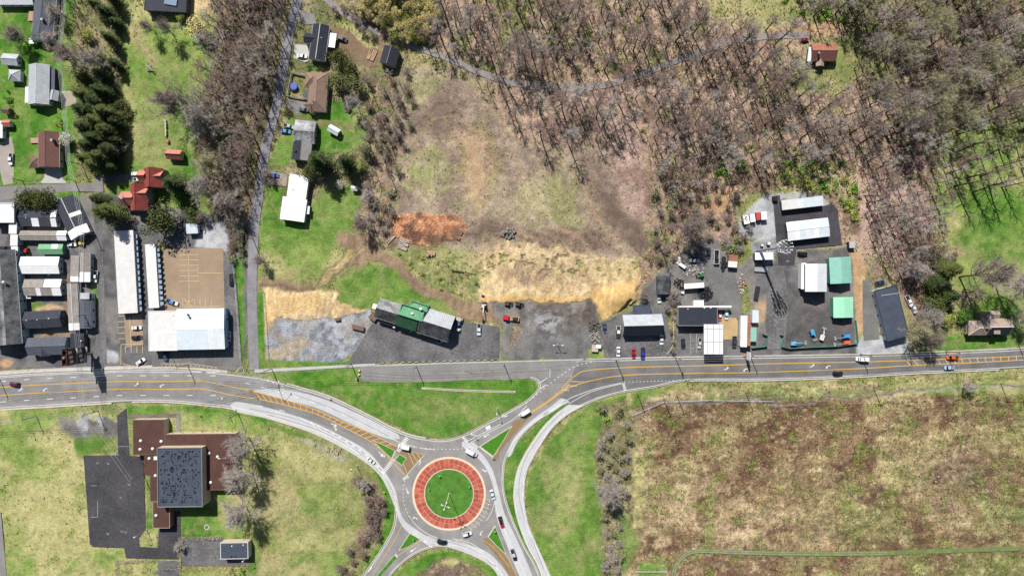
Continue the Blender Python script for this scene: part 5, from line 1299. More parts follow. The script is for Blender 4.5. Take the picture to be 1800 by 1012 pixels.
# --- self storage and sheds
h = House('storage_building', 'storage building with pale panelled roof in eight sheets inside the black yard', 'storage building', 1421, 404)
h.vol(1420, 403, 74, 33, -6.5, 3.4, .5, roof='offwhite', wall='dark', windows=False, seams=.7, ridge='silver', patches=((.0, .30, 1, 'white'), (.30, .54, 1, 'blue_w'), (.545, .64, 1, 'pale'), (.645, .76, 1, 'white'), (.765, 1, 1, 'blue_w'), (.0, .18, -1, 'pale'), (.185, .29, -1, 'white'), (.295, .42, -1, 'blue_w'), (.425, .65, -1, 'pale'), (.655, .75, -1, 'white'), (.755, 1, -1, 'blue_w')))
House('storage_building', 'long narrow storage shed, grey half and pale half, at the top of the black yard', 'storage building', 1410, 357).vol(1410, 357, 73, 17, -6.5, 3.0, .3, 'shed', roof='offwhite', wall='dark', windows=False, seams=.8, patches=((0, .36, -1, 'ltgrey'), (0, .36, 1, 'ltgrey'), (.38, .53, -1, 'pale'), (.38, .53, 1, 'pale'), (.535, 1, -1, 'blue_w'), (.535, 1, 1, 'blue_w')))
House('workshop', 'tall workshop with pale blue ridge roof and white lean-to in the rental yard', 'workshop', 1430, 488).vol(1434, 488, 49, 38, 90, 6.4, 1.8, roof='pale', wall='dark', seams=.8).vol(1412, 485, 46, 8, 91, 4.0, .4, 'shed', roof='white', wall='white', windows=False)
House('shed', 'teal roofed metal shed, larger of the two green ones', 'shed', 1476, 475).vol(1477, 475, 46, 38, 87, 4.4, 1.4, roof='teal', wall='teal', seams=.9, windows=False)
House('shed', 'bright mint roofed square shed below the teal one', 'shed', 1482, 539).vol(1482, 540, 36, 35, 89, 3.8, 1.0, roof='mint', wall='teal', seams=.9, windows=False)
House('store', 'long dark blue roofed store standing askew with a white left wall', 'store', 1567, 550).vol(1567, 550, 92, 40, 75.4, 4.2, .5, 'flat', roof='felt', wall='white', ridge='felt').slab(1551, 555, 88, 3, 75.4, 3.6, 'awning', RF['blue_w'], .2).slab(1566, 517, 34, 2, -8, 4.6, 'roof_seam', RF['grey'], .1)
h = House('house', 'stone coloured house with several pale gables by the right edge', 'house', 1742, 572)
h.vol(1753, 574, 41, 29, -1, 4.4, 3.2, roof='tan', wall='stone', ridge='offwhite', patches=((.02, .98, -1, 'feltd_shade'),)).vol(1718, 576, 32, 26, 0, 4.2, 2.6, 'hip', roof='tan', wall='stone', ridge='offwhite').vol(1733, 562, 30, 18, 88, 4.3, 3.0, roof='tan', wall='stone', ridge='offwhite').vol(1747, 553, 18, 14, 0, 3.2, 1.0, roof='tan', wall='stone').slab(1753, 583, 11, 8, 0, 6.5, 'dormer_roof', RF['tan'], .3).chimney(1737, 556, 0, 8, .9)  # dark sheet on the south slope is its shade put into colour
House('cabin', 'rusty metal roofed cabin in the clearing at the end of the woodland lane', 'cabin', 1446, 93).vol(1447, 92, 44, 32, 0, 3.2, 2.4, roof='rust', wall='brick', seams=.8, patches=((0, 1, -1, 'maroon'),)).vol(1423, 96, 26, 6, 97, 2.6, .2, 'shed', roof='blue_w', wall='dark', windows=False).vol(1441, 110, 14, 14, 90, 2.6, 1.2, roof='tan', wall='brick', windows=False).chimney(1440, 93, 3, 6.4, .6)  # maroon sheet paints the shaded south side of the rusty roof
# --- the school with the brown roof
h = House('school', 'school with flat brown roofs round a raised dark speckled hall', 'school', 320, 820)
for cx, cy, l, w in ((262, 768, 56, 62), (352, 811.5, 124, 99), (272, 817.5, 36, 35), (277, 858, 26, 45)):
    h.vol(cx, cy, l, w, -.6, 4.2, .25 if cx != 272 else .2, 'flat', roof='bfelt', wall='cream', ridge='brown', ov=.05, windows=cx > 340)
h.vol(284, 904, 30, 47, -.6, 4.0, .3, 'flat', roof='bfelt', wall='brick', ridge='tan', ov=.05)
h.vol(317, 838, 79, 104, -.6, 8.6, .6, 'flat', roof='felt', wall='cream', ridge='grey', ov=.05, windows=False)
for i in range(9):
    c0 = G(357, 795 + i * 11, 6.8); mb = MB(); mb.box((c0.x + .45, c0.y, 6.6), (.12, 1.1, 1.2)); h.b(mb, 'window', GLASS)
mb = MB(); rr = random.Random(4)
for i in range(230):
    c0 = G(282 + rr.randint(0, 68) + rr.random(), 793 + rr.choice(range(0, 92, 4)) + rr.random(), 8.83); s_ = rr.uniform(.25, .7)
    mb.box((c0.x, c0.y, 8.85), (s_, rr.uniform(.4, 1.0), .05))
tag(h.b(mb, 'lifted_felt', mat('black_felt_hole', C(24, 28, 38), var=.2, scale=1)), kind='stuff')
for x, y in ((248, 774), (284, 775), (247, 789), (269, 788), (263, 805), (368, 796), (383, 802), (371, 847), (274, 835), (275, 905)): h.vent(x, y, 4.3, .75, .8)
h.slab(273, 805, 6, 6, 0, 5.2, 'roof_unit', RF['offwhite'], 1.0)
House('shed', 'dark roofed brick shed with white rim beside the hedge at the bottom left', 'shed', 412, 967).vol(412, 967, 49, 29, -1, 4.4, .25, 'flat', roof='felt', wall='cream', ridge='offwhite', ov=.05, windows=False).vent(408, 959, 4.5, .35).vent(428, 957, 4.5, .35).vent(407, 977, 4.5, .4, .6, RF['feltd_shade']).vent(414, 977, 4.5, .4, .6, RF['feltd_shade'])
# ------------------------------------------------------------------ vegetation
BARK = mat('bark_dark', C(90, 79, 72), var=.2, scale=1.5, rough=.95, objrand=.18)
BARKP = mat('bark_pale', C(196, 188, 176), var=.2, scale=1.5, rough=.95, objrand=.1)
TW = [mat('twigs_brown', C(152, 138, 130), var=.16, scale=.6, rough=.95, objrand=.16), mat('twigs_grey', C(184, 174, 166), var=.16, scale=.6, rough=.95, objrand=.14),
      mat('twigs_budding', C(172, 168, 130), var=.18, scale=.5, rough=.95, objrand=.16), mat('twigs_reddish', C(156, 130, 122), var=.16, scale=.6, rough=.95, objrand=.14)]
def leafmat(nm, rgb, var=.3): return mat('foliage_' + nm, C(*rgb), var=var, scale=.7, scale2=3, rough=.8, spec=.2, objrand=.14)
LF = {'conifer': leafmat('conifer', (72, 88, 48), .4), 'conifer2': leafmat('conifer_olive', (94, 104, 54)), 'green': leafmat('green', (104, 146, 62)), 'bright': leafmat('bright_green', (132, 176, 62)),
      'yellow': leafmat('yellowish', (240, 226, 160)), 'lime': leafmat('lime', (170, 178, 92)), 'olive': leafmat('olive', (128, 132, 84)), 'white': leafmat('blossom', (214, 216, 196), .12), 'straw': leafmat('straw', (188, 168, 120))}

def rv(r, s=1.0): return Vector((r.uniform(-s, s), r.uniform(-s, s), r.uniform(-s, s)))

def skeleton(seed, h, cr, limbs=16, subs=6, twigs=8, stems=1, low=.34, tw=.055, n1=5, n2=4):
    """trunk and limbs as one solid, finer branches and twigs as another"""
    r = random.Random(seed)
    T, Cn = MB(), MB()
    for st in range(stems):
        lean = Vector((r.uniform(-.05, .05), r.uniform(-.05, .05), 1)) if stems == 1 else Vector((r.uniform(-.5, .5), r.uniform(-.5, .5), 1))
        r0 = h * (.0175 if stems == 1 else .012)
        pts, rad = [], []
        p = Vector((0, 0, -.3)) if stems == 1 else Vector((r.uniform(-.5, .5), r.uniform(-.5, .5), -.3))
        n = 6
        for i in range(n + 1):
            t = i / n
            pts.append(p.copy()); rad.append(r0 * (1 - t) ** .8 + .03)
            p = p + lean.normalized() * (h * .9 / n) + Vector((r.uniform(-1, 1), r.uniform(-1, 1), 0)) * h * .007
        T.tube(pts, rad, n1, False)
        az = r.uniform(0, 6.28)
        for i in range(limbs):
            t = (i + r.random() * .6) / limbs
            zt = low + (.95 - low) * t
            k = zt / .95 * n; a = min(int(k), n - 1)
            s = pts[a].lerp(pts[a + 1], k - a)
            az += 2.4 + r.uniform(-.4, .4)
            el = math.radians(22 + 40 * t + r.uniform(-12, 14))
            L = cr * (1.2 - .75 * t) * r.uniform(.7, 1.15)
            d = Vector((math.cos(az) * math.cos(el), math.sin(az) * math.cos(el), math.sin(el)))
            lp = [s]; lr = r0 * (.5 - .25 * t)
            for q in range(3):
                d = (d + Vector((r.uniform(-.22, .22), r.uniform(-.22, .22), r.uniform(.0, .28)))).normalized()
                lp.append(lp[-1] + d * L / 3)
            T.tube(lp, [lr, lr * .72, lr * .45, .02], n2, False)
            for j in range(subs):
                u = .25 + .75 * (j + r.random()) / subs
                kk = min(u * 3, 2.999); b = int(kk)
                s2 = lp[b].lerp(lp[b + 1], kk - b)
                d2 = ((lp[b + 1] - lp[b]).normalized() * .8 + rv(r, .9) + Vector((0, 0, .25))).normalized()
                L2 = L * r.uniform(.28, .5)
                m = s2 + d2 * L2 * .5; e = m + (d2 + rv(r, .35)).normalized() * L2 * .5
                w = max(.028, lr * .3)
                Cn.tube([s2, m, e], [w, w * .7, .012], 3, False)
                for g in range(twigs):
                    f = r.random() * .9 + .1
                    s3 = s2.lerp(m, f * 2) if f < .5 else m.lerp(e, f * 2 - 1)
                    d3 = (d2 * .7 + rv(r, 1.0) + Vector((0, 0, .2))).normalized()
                    L3 = r.uniform(.6, 1.5) * (cr / 4.5) ** .6
                    q = d3.cross(Vector((r.uniform(-.5, .5), r.uniform(-.5, .5), 1))).normalized() * tw * .5
                    Cn.add([s3 - q, s3 + q, s3 + d3 * L3], [(0, 1, 2)])
    return T, Cn

def mesh_of(mb, name, m):
    me = bpy.data.meshes.new(name); me.from_pydata(mb.v, [], mb.f); me.materials.append(m); return me
TREES = []
for i in range(10):
    T, Cn = skeleton(100 + i, 20, 4.6 + .5 * (i % 3), limbs=14 + i % 4, subs=6, twigs=14, tw=.055, low=(.34, .46, .4)[i % 3])
    TREES.append((mesh_of(T, 'trunk', BARK), mesh_of(Cn, 'crown', TW[(0, 0, 3, 1, 2, 0, 3, 1, 2, 0)[i]])))
WIDE = []
for i in range(5):
    T, Cn = skeleton(200 + i, 15, 6.6, limbs=32, subs=8, twigs=20, low=.24, tw=.065)
    WIDE.append((mesh_of(T, 'trunk', (BARK, BARK, BARKP, BARK, BARK)[i]), mesh_of(Cn, 'crown', TW[(1, 0, 1, 2, 1)[i]])))
TALL = []
for i in range(4):
    T, Cn = skeleton(250 + i, 20, 3.9, limbs=13, subs=4, twigs=7, low=.42, tw=.055)
    TALL.append((mesh_of(T, 'trunk', BARK), mesh_of(Cn, 'crown', TW[(2, 1, 2, 2)[i]])))
BUSH = []
for i in range(4):
    T, Cn = skeleton(300 + i, 5.5, 3.0, limbs=7, subs=4, twigs=18, stems=4, low=.15, tw=.07, n1=4, n2=3)
    BUSH.append((mesh_of(T, 'trunk', BARK), mesh_of(Cn, 'crown', TW[(1, 0, 2, 3)[i]])))

def tree_at(meshes, name, x, y, sc, label, cat='tree', group=None, rz=None, zs=1.0, z=-.1):
    t = empty(name, (x, y, z), R.uniform(0, 6.28) if rz is None else rz, label, cat, group)
    t.scale = (sc, sc, sc * zs)
    if name == 'bare_tree': t.rotation_euler = (R.uniform(-.09, .09), R.uniform(-.09, .09), t.rotation_euler.z)
    for nm, me in zip(('trunk', 'crown'), meshes):
        link(bpy.data.objects.new(nm, me), t)
    return t

def inpoly(p, poly):
    x, y = p; c = False; n = len(poly)
    for i in range(n):
        x0, y0 = poly[i]; x1, y1 = poly[(i + 1) % n]
        if (y0 > y) != (y1 > y) and x < (x1 - x0) * (y - y0) / (y1 - y0) + x0: c = not c
    return c
def scatter(poly, gap, holes=(), tries=14000, seed=1, cap=999):
    r = random.Random(seed)
    x0, x1 = min(p[0] for p in poly), max(p[0] for p in poly); y0, y1 = min(p[1] for p in poly), max(p[1] for p in poly)
    cell = {}; out = []
    for _ in range(tries):
        p = (r.uniform(x0, x1), r.uniform(y0, y1))
        if not inpoly(p, poly) or any(inpoly(p, h_) for h_ in holes): continue
        g = gap * (1 + .38 * math.sin(p[0] / 31 + seed) * math.sin(p[1] / 24 + seed * 2)) * r.uniform(.9, 1.2)
        k = (int(p[0] // 30), int(p[1] // 30))
        if any((q[0] - p[0]) ** 2 + (q[1] - p[1]) ** 2 < g * g for dx in (-1, 0, 1) for dy in (-1, 0, 1) for q in cell.get((k[0] + dx, k[1] + dy), ())): continue
        cell.setdefault(k, []).append(p); out.append(p)
        if len(out) >= cap: break
    return out
LANE2 = band(smooth([(700, 72), (790, 104), (880, 140), (930, 151), (1000, 156), (1060, 150), (1120, 134), (1180, 110), (1240, 88), (1290, 72), (1350, 64), (1430, 62)], 20), 15)
CABIN = [(1395, 50), (1490, 50), (1500, 130), (1470, 150), (1390, 140)]
ZONES = [
 ('w', [(388, -30), (520, -30), (502, 40), (492, 110), (476, 180), (452, 270), (436, 370), (398, 378), (372, 330), (352, 250), (352, 190), (376, 110)], 12.5, (), 'bare grey brown tree of the dense strip of wood left of the lane', 'trees of the wood strip', (.62, .95), (0, 0, 3, 1)),
 ('n', [(790, -30), (1110, -30), (1250, 90), (1150, 230), (1060, 260), (1000, 256), (900, 230), (860, 160), (800, 110), (740, 70), (770, 20)], 21, (LANE2,), 'bare brown tree of the open leaf strewn wood above the cleared field', 'trees of the open wood', (.55, 1.15), (0, 0, 1, 3)),
 ('m', [(1110, -30), (1230, -30), (1240, 30), (1380, 60), (1400, 160), (1520, 170), (1540, 280), (1440, 270), (1300, 300), (1160, 320), (1146, 240), (1250, 90)], 18.5, (LANE2, CABIN), 'bare brown tree of the wood between the cleared field and the cabin', 'trees of the cabin wood', (.55, 1.2), (0, 3, 0, 1)),
 ('r', [(1390, -30), (1860, -30), (1860, 190), (1640, 240), (1560, 260), (1500, 160), (1500, 50), (1400, 30)], 17, (CABIN,), 'bare grey green tree of the dense wood in the top right corner', 'trees of the corner wood', (.6, 1.3), (2, 1, 2, 0)),
 ('e', [(1520, 270), (1640, 240), (1680, 250), (1650, 330), (1640, 430), (1600, 480), (1560, 480), (1520, 400)], 16, (), 'bare pinkish grey tree of the wood between the storage yard and the lawn', 'trees behind the storage yard', (.6, .95), (1, 3, 0, 1)),
 ('l', [(1680, 235), (1860, 180), (1860, 330), (1720, 330), (1680, 360), (1650, 340)], 26, (), 'tall bare tree casting long shadows over the right hand lawn', 'tall trees by the right hand lawn', (1.05, 1.35), (2, 1, 2, 2)),
 ('s', [(650, 150), (700, 130), (716, 180), (690, 260), (690, 340), (660, 400), (640, 400), (640, 300)], 20, (), 'bare tree of the thin belt between the gardens and the cleared field', 'trees of the thin belt', (.45, .75), (0, 1, 2, 0)),
 ('y', [(1146, 250), (1230, 310), (1220, 380), (1230, 430), (1160, 440), (1146, 380)], 22, (), 'bare tree of the scrub behind the junk yard', 'trees behind the junk yard', (.45, .8), (0, 1, 2, 3)),
 ('g', [(110, -30), (150, -30), (140, 60), (150, 120), (120, 100)], 22, (), 'bare tree of the row between the two left hand gardens', 'trees between the left gardens', (.5, .8), (0, 1, 2, 0)),
]
cand = []
for z, poly, gap, holes, label, grp, sr, tws in ZONES:
    for p in scatter(poly, gap, holes, seed=ord(z)):
        s_ = R.uniform(*sr); tw_ = R.choice(tws)
        cand.append((s_, G(p[0], p[1]), label, grp, [i for i in range(10) if (0, 0, 3, 1, 2, 0, 3, 1, 2, 0)[i] == tw_]))
cand.sort(key=lambda c: -c[0] * (1.0 if abs(c[1].x) < 240 and c[1].y < 136 else .1))
rest = cand[262:]
for s_, g, label, grp, vs_ in cand[:262]:
    tree_at(TALL[R.randrange(4)] if grp == 'tall trees by the right hand lawn' else TREES[R.choice(vs_)], 'bare_tree', g.x, g.y, s_, label, 'tree', grp, zs=R.uniform(.9, 1.15))
# the rest of the wood: past the first few hundred it is one mass
lite = []
for i in range(8):
    T, Cn = skeleton(400 + i, 20, 4.8, limbs=12, subs=4, twigs=13, n1=4, n2=3, tw=.075, low=.4)
    lite.append([(np.array(m.v, np.float32), m.f) for m in (T, Cn)])
VV, FFc, n0 = [], [], 0
LI, LS, MI = [], [], []
for s_, g, label, grp, vs_ in rest:
    tpl = lite[R.randrange(8)]; a = R.uniform(0, 6.28); ca, sa = math.cos(a), math.sin(a)
    tw_ = (0, 0, 3, 1, 2, 0, 3, 1, 2, 0)[vs_[0]]
    for part, (v, f) in enumerate(tpl):
        w = np.empty_like(v)
        w[:, 0] = (v[:, 0] * ca - v[:, 1] * sa) * s_ + g.x; w[:, 1] = (v[:, 0] * sa + v[:, 1] * ca) * s_ + g.y; w[:, 2] = v[:, 2] * s_
        VV.append(w)
        FFc.append([tuple(i + n0 for i in q) for q in f]); MI += [0 if part == 0 else 1 + tw_] * len(f)
        n0 += len(v)
if VV:
    me = bpy.data.meshes.new('woodland')
    me.from_pydata(np.concatenate(VV).tolist(), [], [q for l_ in FFc for q in l_])
    for m in [BARK] + TW: me.materials.append(m)
    me.polygons.foreach_set('material_index', np.array(MI, np.int32))
    tag(link(bpy.data.objects.new('woodland', me)), 'remaining bare trees massed through the woods', 'woodland', kind='stuff')
print('trees', len(cand), 'rest', len(rest), 'rest faces', len(MI))

# --- leafy shapes
def leafy(seed, rx, rz, n, size, zc=None, clumps=9):
    r = random.Random(seed); mb = MB(); zc = rz if zc is None else zc
    cs = [(Vector((r.gauss(0, .42), r.gauss(0, .42), r.uniform(-.5, .6))), r.uniform(.35, .6)) for _ in range(clumps)]
    for _ in range(n):
        c, cr = r.choice(cs)
        d = rv(r); d.normalize()
        p = c + d * cr * r.uniform(.7, 1.05)
        p = Vector((p.x * rx, p.y * rx, max(p.z * rz + zc, .1)))
        q1 = (d + rv(r, .9)).normalized(); a = q1.orthogonal().normalized(); b = q1.cross(a)
        s = size * r.uniform(.6, 1.3)
        mb.add([p - a * s, p + b * s * .7, p + a * s, p - b * s * .7], [(0, 1, 2, 3)])
    return mb
def conifer(seed, h, rad, whorls=22, per=11):
    r = random.Random(seed); mb = MB()
    for i in range(whorls):
        t = i / whorls
        z = h * (.1 + .88 * t); L0 = rad * (1 - t) ** .8 + .25
        for j in range(per if t < .8 else 6):
            az = r.uniform(0, 6.28); L = L0 * r.uniform(.7, 1.12)
            d = Vector((math.cos(az), math.sin(az), r.uniform(-.25, .12))).normalized(); sd = Vector((-d.y, d.x, 0)).normalized()
            o = Vector((0, 0, z + r.uniform(-.3, .3)))
            for k in range(5):
                u = .15 + .8 * k / 4
                p = o + d * L * u + Vector((0, 0, -.12 * L * u * u))
                w = (.34 + .2 * (1 - u)) * min(1.0, L / 2.2) * r.uniform(.8, 1.3)
                for sg in (-1, 1):
                    tip = p + sd * sg * w * 1.5 + d * w * 1.1 + Vector((0, 0, r.uniform(-.25, .15)))
                    mb.add([p - d * w * .35, p + d * w * .5 + Vector((0, 0, .05)), tip], [(0, 1, 2)])
    return mb
def stem(h, r0):
    mb = MB(); mb.tube([(0, 0, -.3), (0, 0, h * .5), (0, 0, h)], [r0, r0 * .6, .03], 6); return mb
CON = [(mesh_of(stem(14, .32), 'trunk', BARK), mesh_of(conifer(500 + i, 15, 4.6), 'crown', LF['conifer' if i % 3 else 'conifer2'])) for i in range(5)]
BRD = [(mesh_of(stem(5, .25), 'trunk', BARK), mesh_of(leafy(520 + i, 4.2, 3.4, 2200, .30, 4.6, 20), 'crown', LF[k])) for i, k in enumerate(('conifer2', 'olive', 'yellow', 'green', 'white', 'lime'))]
SHR = {k: [mesh_of(leafy(540 + i, 1.4, .9, 150, .24, .9, 6), 'foliage', LF[k]) for i in range(2)] for k in ('green', 'bright', 'yellow', 'lime', 'olive', 'white', 'conifer', 'straw')}
def seen_tree(meshes, name, px, py, rpx, unit, label, cat='tree', group=None, zc=9.0, zs=1.0):
    """a tree whose crown, about zc metres up, is seen at (px,py), rpx px in radius"""
    sc = rpx * S / unit
    g = G(px, py, zc * sc * zs * .55)
    return tree_at(meshes, name, g.x, g.y, sc, label, cat, group, zs=zs)
rowc = [(148, 168, 19), (178, 160, 18), (150, 196, 21), (186, 198, 21), (154, 226, 21), (190, 230, 20), (160, 258, 21), (193, 264, 19), (168, 290, 18), (200, 294, 13), (146, 138, 14), (176, 132, 15), (170, 180, 20), (172, 214, 21), (168, 244, 20), (178, 276, 20), (204, 215, 15), (206, 248, 14), (148, 278, 14)]
for i, (x, y, r_) in enumerate(rowc):
    seen_tree(CON[i % 5], 'conifer', x, y, r_, 4.4, 'tall dark conifer of the dense row between the left hand gardens', 'tree', 'conifers of the dense row', 12)
for i, (x, y, r_) in enumerate([(170, 102, 14), (192, 66, 15), (186, 22, 17), (166, 8, 13), (202, 112, 13), (204, 40, 12), (196, -6, 16)]):
    seen_tree(CON[(i + 2) % 5], 'conifer', x, y, r_, 4.4, 'dark conifer of the shadowy tree line at the top left', 'tree', 'conifers of the top tree line', 12)
for i, (x, y, r_, k, lab) in enumerate([
 (190, 374, 25, 'c', 'spreading dark conifer by the grey lane, left of the red house'), (172, 350, 14, 'c', 'smaller conifer between the grey lane junction and the red house'), (84, 352, 19, 'b0', 'round dark evergreen above the trailers, the right of two'),
 (46, 351, 17, 'b0', 'round dark evergreen above the trailers, the left of two'), (64, 346, 14, 'b0', 'evergreen squeezed between the two round ones above the trailers'), (288, 386, 27, 'b0', 'broad olive evergreen below the red house'), (307, 322, 22, 'c', 'conifer close to the right wall of the red house'),
 (314, 346, 13, 'b3', 'light green tree below the conifer beside the red house'), (338, 378, 14, 'b0', 'small evergreen above the pale blue shed'), (560, 284, 25, 'c', 'large dark conifer behind the grey two part house'), (546, 302, 14, 'b0', 'low evergreen at the foot of the large conifer by the white house'),
 (608, 285, 20, 'c', 'dark conifer right of the largest one near the white house'), (636, 287, 13, 'b5', 'pale yellow green tree above the tiny white shed'), (597, 103, 16, 'b0', 'bushy evergreen south of the house with white canopy'), (614, 122, 13, 'b0', 'second bushy evergreen, between the garage and the brown roofed house'),
 (596, 146, 17, 'b1', 'olive leafing tree beside the brown hipped roof'), (626, 150, 17, 'b1', 'grey olive tree right of the brown roofed house'), (644, 268, 13, 'b1', 'olive tree at the corner of the gardens by the thin belt'),
 (1668, 474, 22, 'c', 'dark conifer in the group left of the right hand lawn, the top one'), (1646, 498, 18, 'c', 'dark conifer in the middle of the group left of the lawn'), (1642, 530, 20, 'b0', 'bushy dark evergreen above the bare roadside trees'), (1672, 520, 16, 'c', 'conifer at the right edge of the evergreen group by the lawn'),
 (1692, 556, 13, 'b3', 'green tree left of the stone coloured house'), (1666, 560, 12, 'b5', 'yellow green bush tree between the evergreens and the roadside lawn'), (216, 186, 12, 'b0', 'round dark evergreen on the lawn right of the conifer row'), (222, 200, 9, 'b1', 'grey olive shrub tree below the round evergreen'),
 (350, 52, 20, 'b2', 'pale yellow flowering tree at the edge of the wood strip'), (118, 246, 13, 'b4', 'white blossoming tree over the maroon roof'), (598, 325, 9, 'b4', 'white blossoming tree near the tiny garden shed'), (316, 30, 8, 'b5', 'small lime tree by the tan building plot'), (152, 62, 11, 'b5', 'lime green tree under the wires between the left gardens')]):
    ms = CON[i % 5] if k == 'c' else BRD[int(k[1])]
    seen_tree(ms, 'conifer' if k == 'c' else 'leafy_tree', x, y, r_, 4.4, lab, 'tree', None, 12 if k == 'c' else 6)
r5 = random.Random(55)
for p in scatter([(640, -20), (765, -20), (770, 30), (756, 66), (720, 72), (690, 66), (660, 50), (636, 20)], 11, seed=8):
    seen_tree(BRD[r5.choice((2, 2, 2, 1, 5))], 'leafy_tree', p[0], p[1], r5.uniform(7, 11), 4.4, 'yellowish bushy tree of the dense clump above the woodland lane', 'tree', 'yellowish clump by the lane', 6, zs=1.5)
# --- bare trees that stand by themselves
for i, (x, y, r_, h_, v, lab) in enumerate([
 (422, 778, 29, 1.0, 0, 'spreading bare tree over the upper right corner of the brown roofed school'), (428, 842, 28, 1.0, 4, 'spreading bare tree right of the middle of the school'), (416, 902, 29, 1.0, 0, 'round bare grey tree on the lawn below the school'),
 (404, 834, 17, .9, 3, 'smaller bare tree touching the right edge of the brown school roof'), (1075, 868, 27, .9, 2, 'bare tree with pale trunk in the hedgerow right of the slip road'), (312, 184, 36, 1.1, 1, 'large bare tree on the garden lawn left of the wood strip'), (262, 48, 13, 1.3, 1, 'thin bare tree on the dry lawn near the tan plot, the left of two'),
 (290, 50, 16, 1.3, 1, 'thin bare tree on the dry lawn near the tan plot, the right of two'), (352, 210, 32, 1.1, 4, 'bare tree standing out from the wood strip over the lawn'), (356, 330, 26, 1.0, 0, 'bare tree between the red house and the wood strip'), (372, 290, 28, 1.0, 3, 'bare olive tree at the lower edge of the wood strip'), (404, 350, 24, 1.0, 0, 'bare tree above the pale gravel corner'),
 (30, 68, 24, .7, 1, 'bare round tree over the grey shed at the upper left'), (100, 22, 17, .8, 0, 'bare tree overhanging the slate blue roof'), (86, 66, 15, .8, 0, 'bare tree at the lower end of the slate blue roof'), (120, 96, 26, 1.0, 1, 'dark branched bare tree between the ribbed roof house and the tree line'), (160, 108, 22, 1.1, 0, 'bare tree reaching over the upper conifers'),
 (204, 262, 14, .9, 0, 'bare grey tree poking from the lower conifers'), (355, 380, 12, .8, 1, 'small bare tree near the pale blue shed'), (640, 392, 18, 1.1, 1, 'bare tree at the corner of the white house lawn beside the dirt track'), (650, 346, 15, .8, 2, 'pale trunked bare tree near the tiny garden shed'), (625, 182, 17, 1.1, 0, 'bare tree throwing branching shadow on the lawn'),
 (1208, 398, 30, .9, 1, 'big bare tree with radiating limbs behind the junk yard'), (1732, 486, 34, 1.4, 1, 'large dark bare tree on the lawn above the stone house'), (1784, 500, 28, 1.2, 2, 'pale limbed bare tree at the right edge above the stone house'), (1790, 560, 20, 1.0, 0, 'bare tree right of the stone house at the frame edge'), (1614, 586, 24, .9, 3, 'bare tree in the roadside group, beside the long dark store'),
 (1630, 560, 24, .9, 0, 'bare tree in the roadside group, nearest the parked white pickups'), (1640, 596, 22, .9, 1, 'bare tree in the roadside group, nearest the right hand lawn'), (1600, 470, 22, .9, 0, 'bare tree above the dark blue parked car'), (1132, 520, 12, .6, 1, 'bare tree behind the roadside workshop'), (1186, 512, 11, .6, 0, 'bare tree beside the arched barn'),
 (316, 958, 11, .7, 0, 'bare tree at the corner of the hedge below the school'), (460, 460, 14, 1.0, 1, 'bare tree on the verge right of the lane'), (470, 300, 12, 1.0, 0, 'bare tree between the lane and the white house drive'), (1470, 655, 0, 0, 0, '')]):
    if not lab: continue
    sc = r_ * S / 5.9
    g = G(x, y, 15 * sc * h_ * .55)
    tree_at(WIDE[v], 'bare_tree', g.x, g.y, sc, lab, 'tree', None, zs=h_)
# --- bushes
def bushes(poly, gap, size, lab, grp, seed, vs_=(0, 1, 2, 3), cap=60):
    r = random.Random(seed)
    for p in scatter(poly, gap, seed=seed, cap=cap):
        g = G(p[0], p[1]); tree_at(BUSH[r.choice(vs_)], 'bare_bush', g.x, g.y, r.uniform(*size), lab, 'bush', grp)
bushes([(1056, 712), (1098, 706), (1108, 760), (1098, 850), (1092, 920), (1082, 1020), (1056, 1020), (1066, 960), (1056, 880), (1052, 790)], 20, (.55, 1.0), 'bare grey bush of the hedgerow between the slip road lawn and the meadow', 'hedgerow bushes', 61, (0, 2, 2, 0), 32)
bushes([(622, 830), (660, 850), (682, 890), (664, 940), (620, 1010), (586, 1020), (612, 970), (650, 920), (648, 880)], 18, (.5, .95), 'bare brown bush along the mound left of the roundabout', 'bushes on the mound', 62, (1, 3))
bushes([(404, 392), (430, 398), (428, 460), (408, 456)], 11, (.5, .9), 'bare bush between the pale gravel and the lane', 'bushes by the lane', 63)
bushes([(1172, 515), (1186, 515), (1186, 622), (1176, 622)], 12, (.35, .7), 'bare bush in the strip between workshop and station', 'bushes by the station', 64, (0, 1))
bushes([(650, 150), (720, 120), (730, 200), (700, 300), (690, 410), (650, 400), (640, 280)], 23, (.5, .9), 'bare bush under the thin belt of trees', 'bushes of the thin belt', 65)
bushes([(1150, 300), (1290, 330), (1320, 400), (1290, 450), (1240, 410), (1160, 470), (1146, 400)], 20, (.5, .9), 'bare bush in the scrub around the junk yard', 'junk yard scrub', 66)
bushes([(590, 20), (640, 10), (660, 40), (700, 60), (690, 70), (640, 60)], 16, (.5, .8), 'bare bush beside the top of the woodland lane', 'bushes by the woodland lane', 67)
bushes([(1600, 420), (1680, 440), (1660, 470), (1620, 500), (1580, 490)], 15, (.6, 1.0), 'bare bush in front of the evergreen group', 'bushes by the evergreens', 68)
for x, y, s_, lab in ((1696, 675, 1.2, 'lone bare bush on the verge below the light blue car'), (640, 850, 1.3, 'large bare bush at the top of the mound'), (405, 700, 0, '')):
    if lab: g = G(x, y); tree_at(BUSH[0], 'bare_bush', g.x, g.y, s_, lab, 'bush')
nsh = [0]
def shrub(px, py, rpx, k, lab, grp=None):
    sc = rpx * S / 1.45; g = G(px, py)
    o = bpy.data.objects.new('shrub', R.choice(SHR[k])); o.location = (g.x, g.y, -.2); o.rotation_euler = (0, 0, R.uniform(0, 6.28)); o.scale = (sc, sc, sc * .9)
    link(o); tag(o, lab, 'shrub', grp)
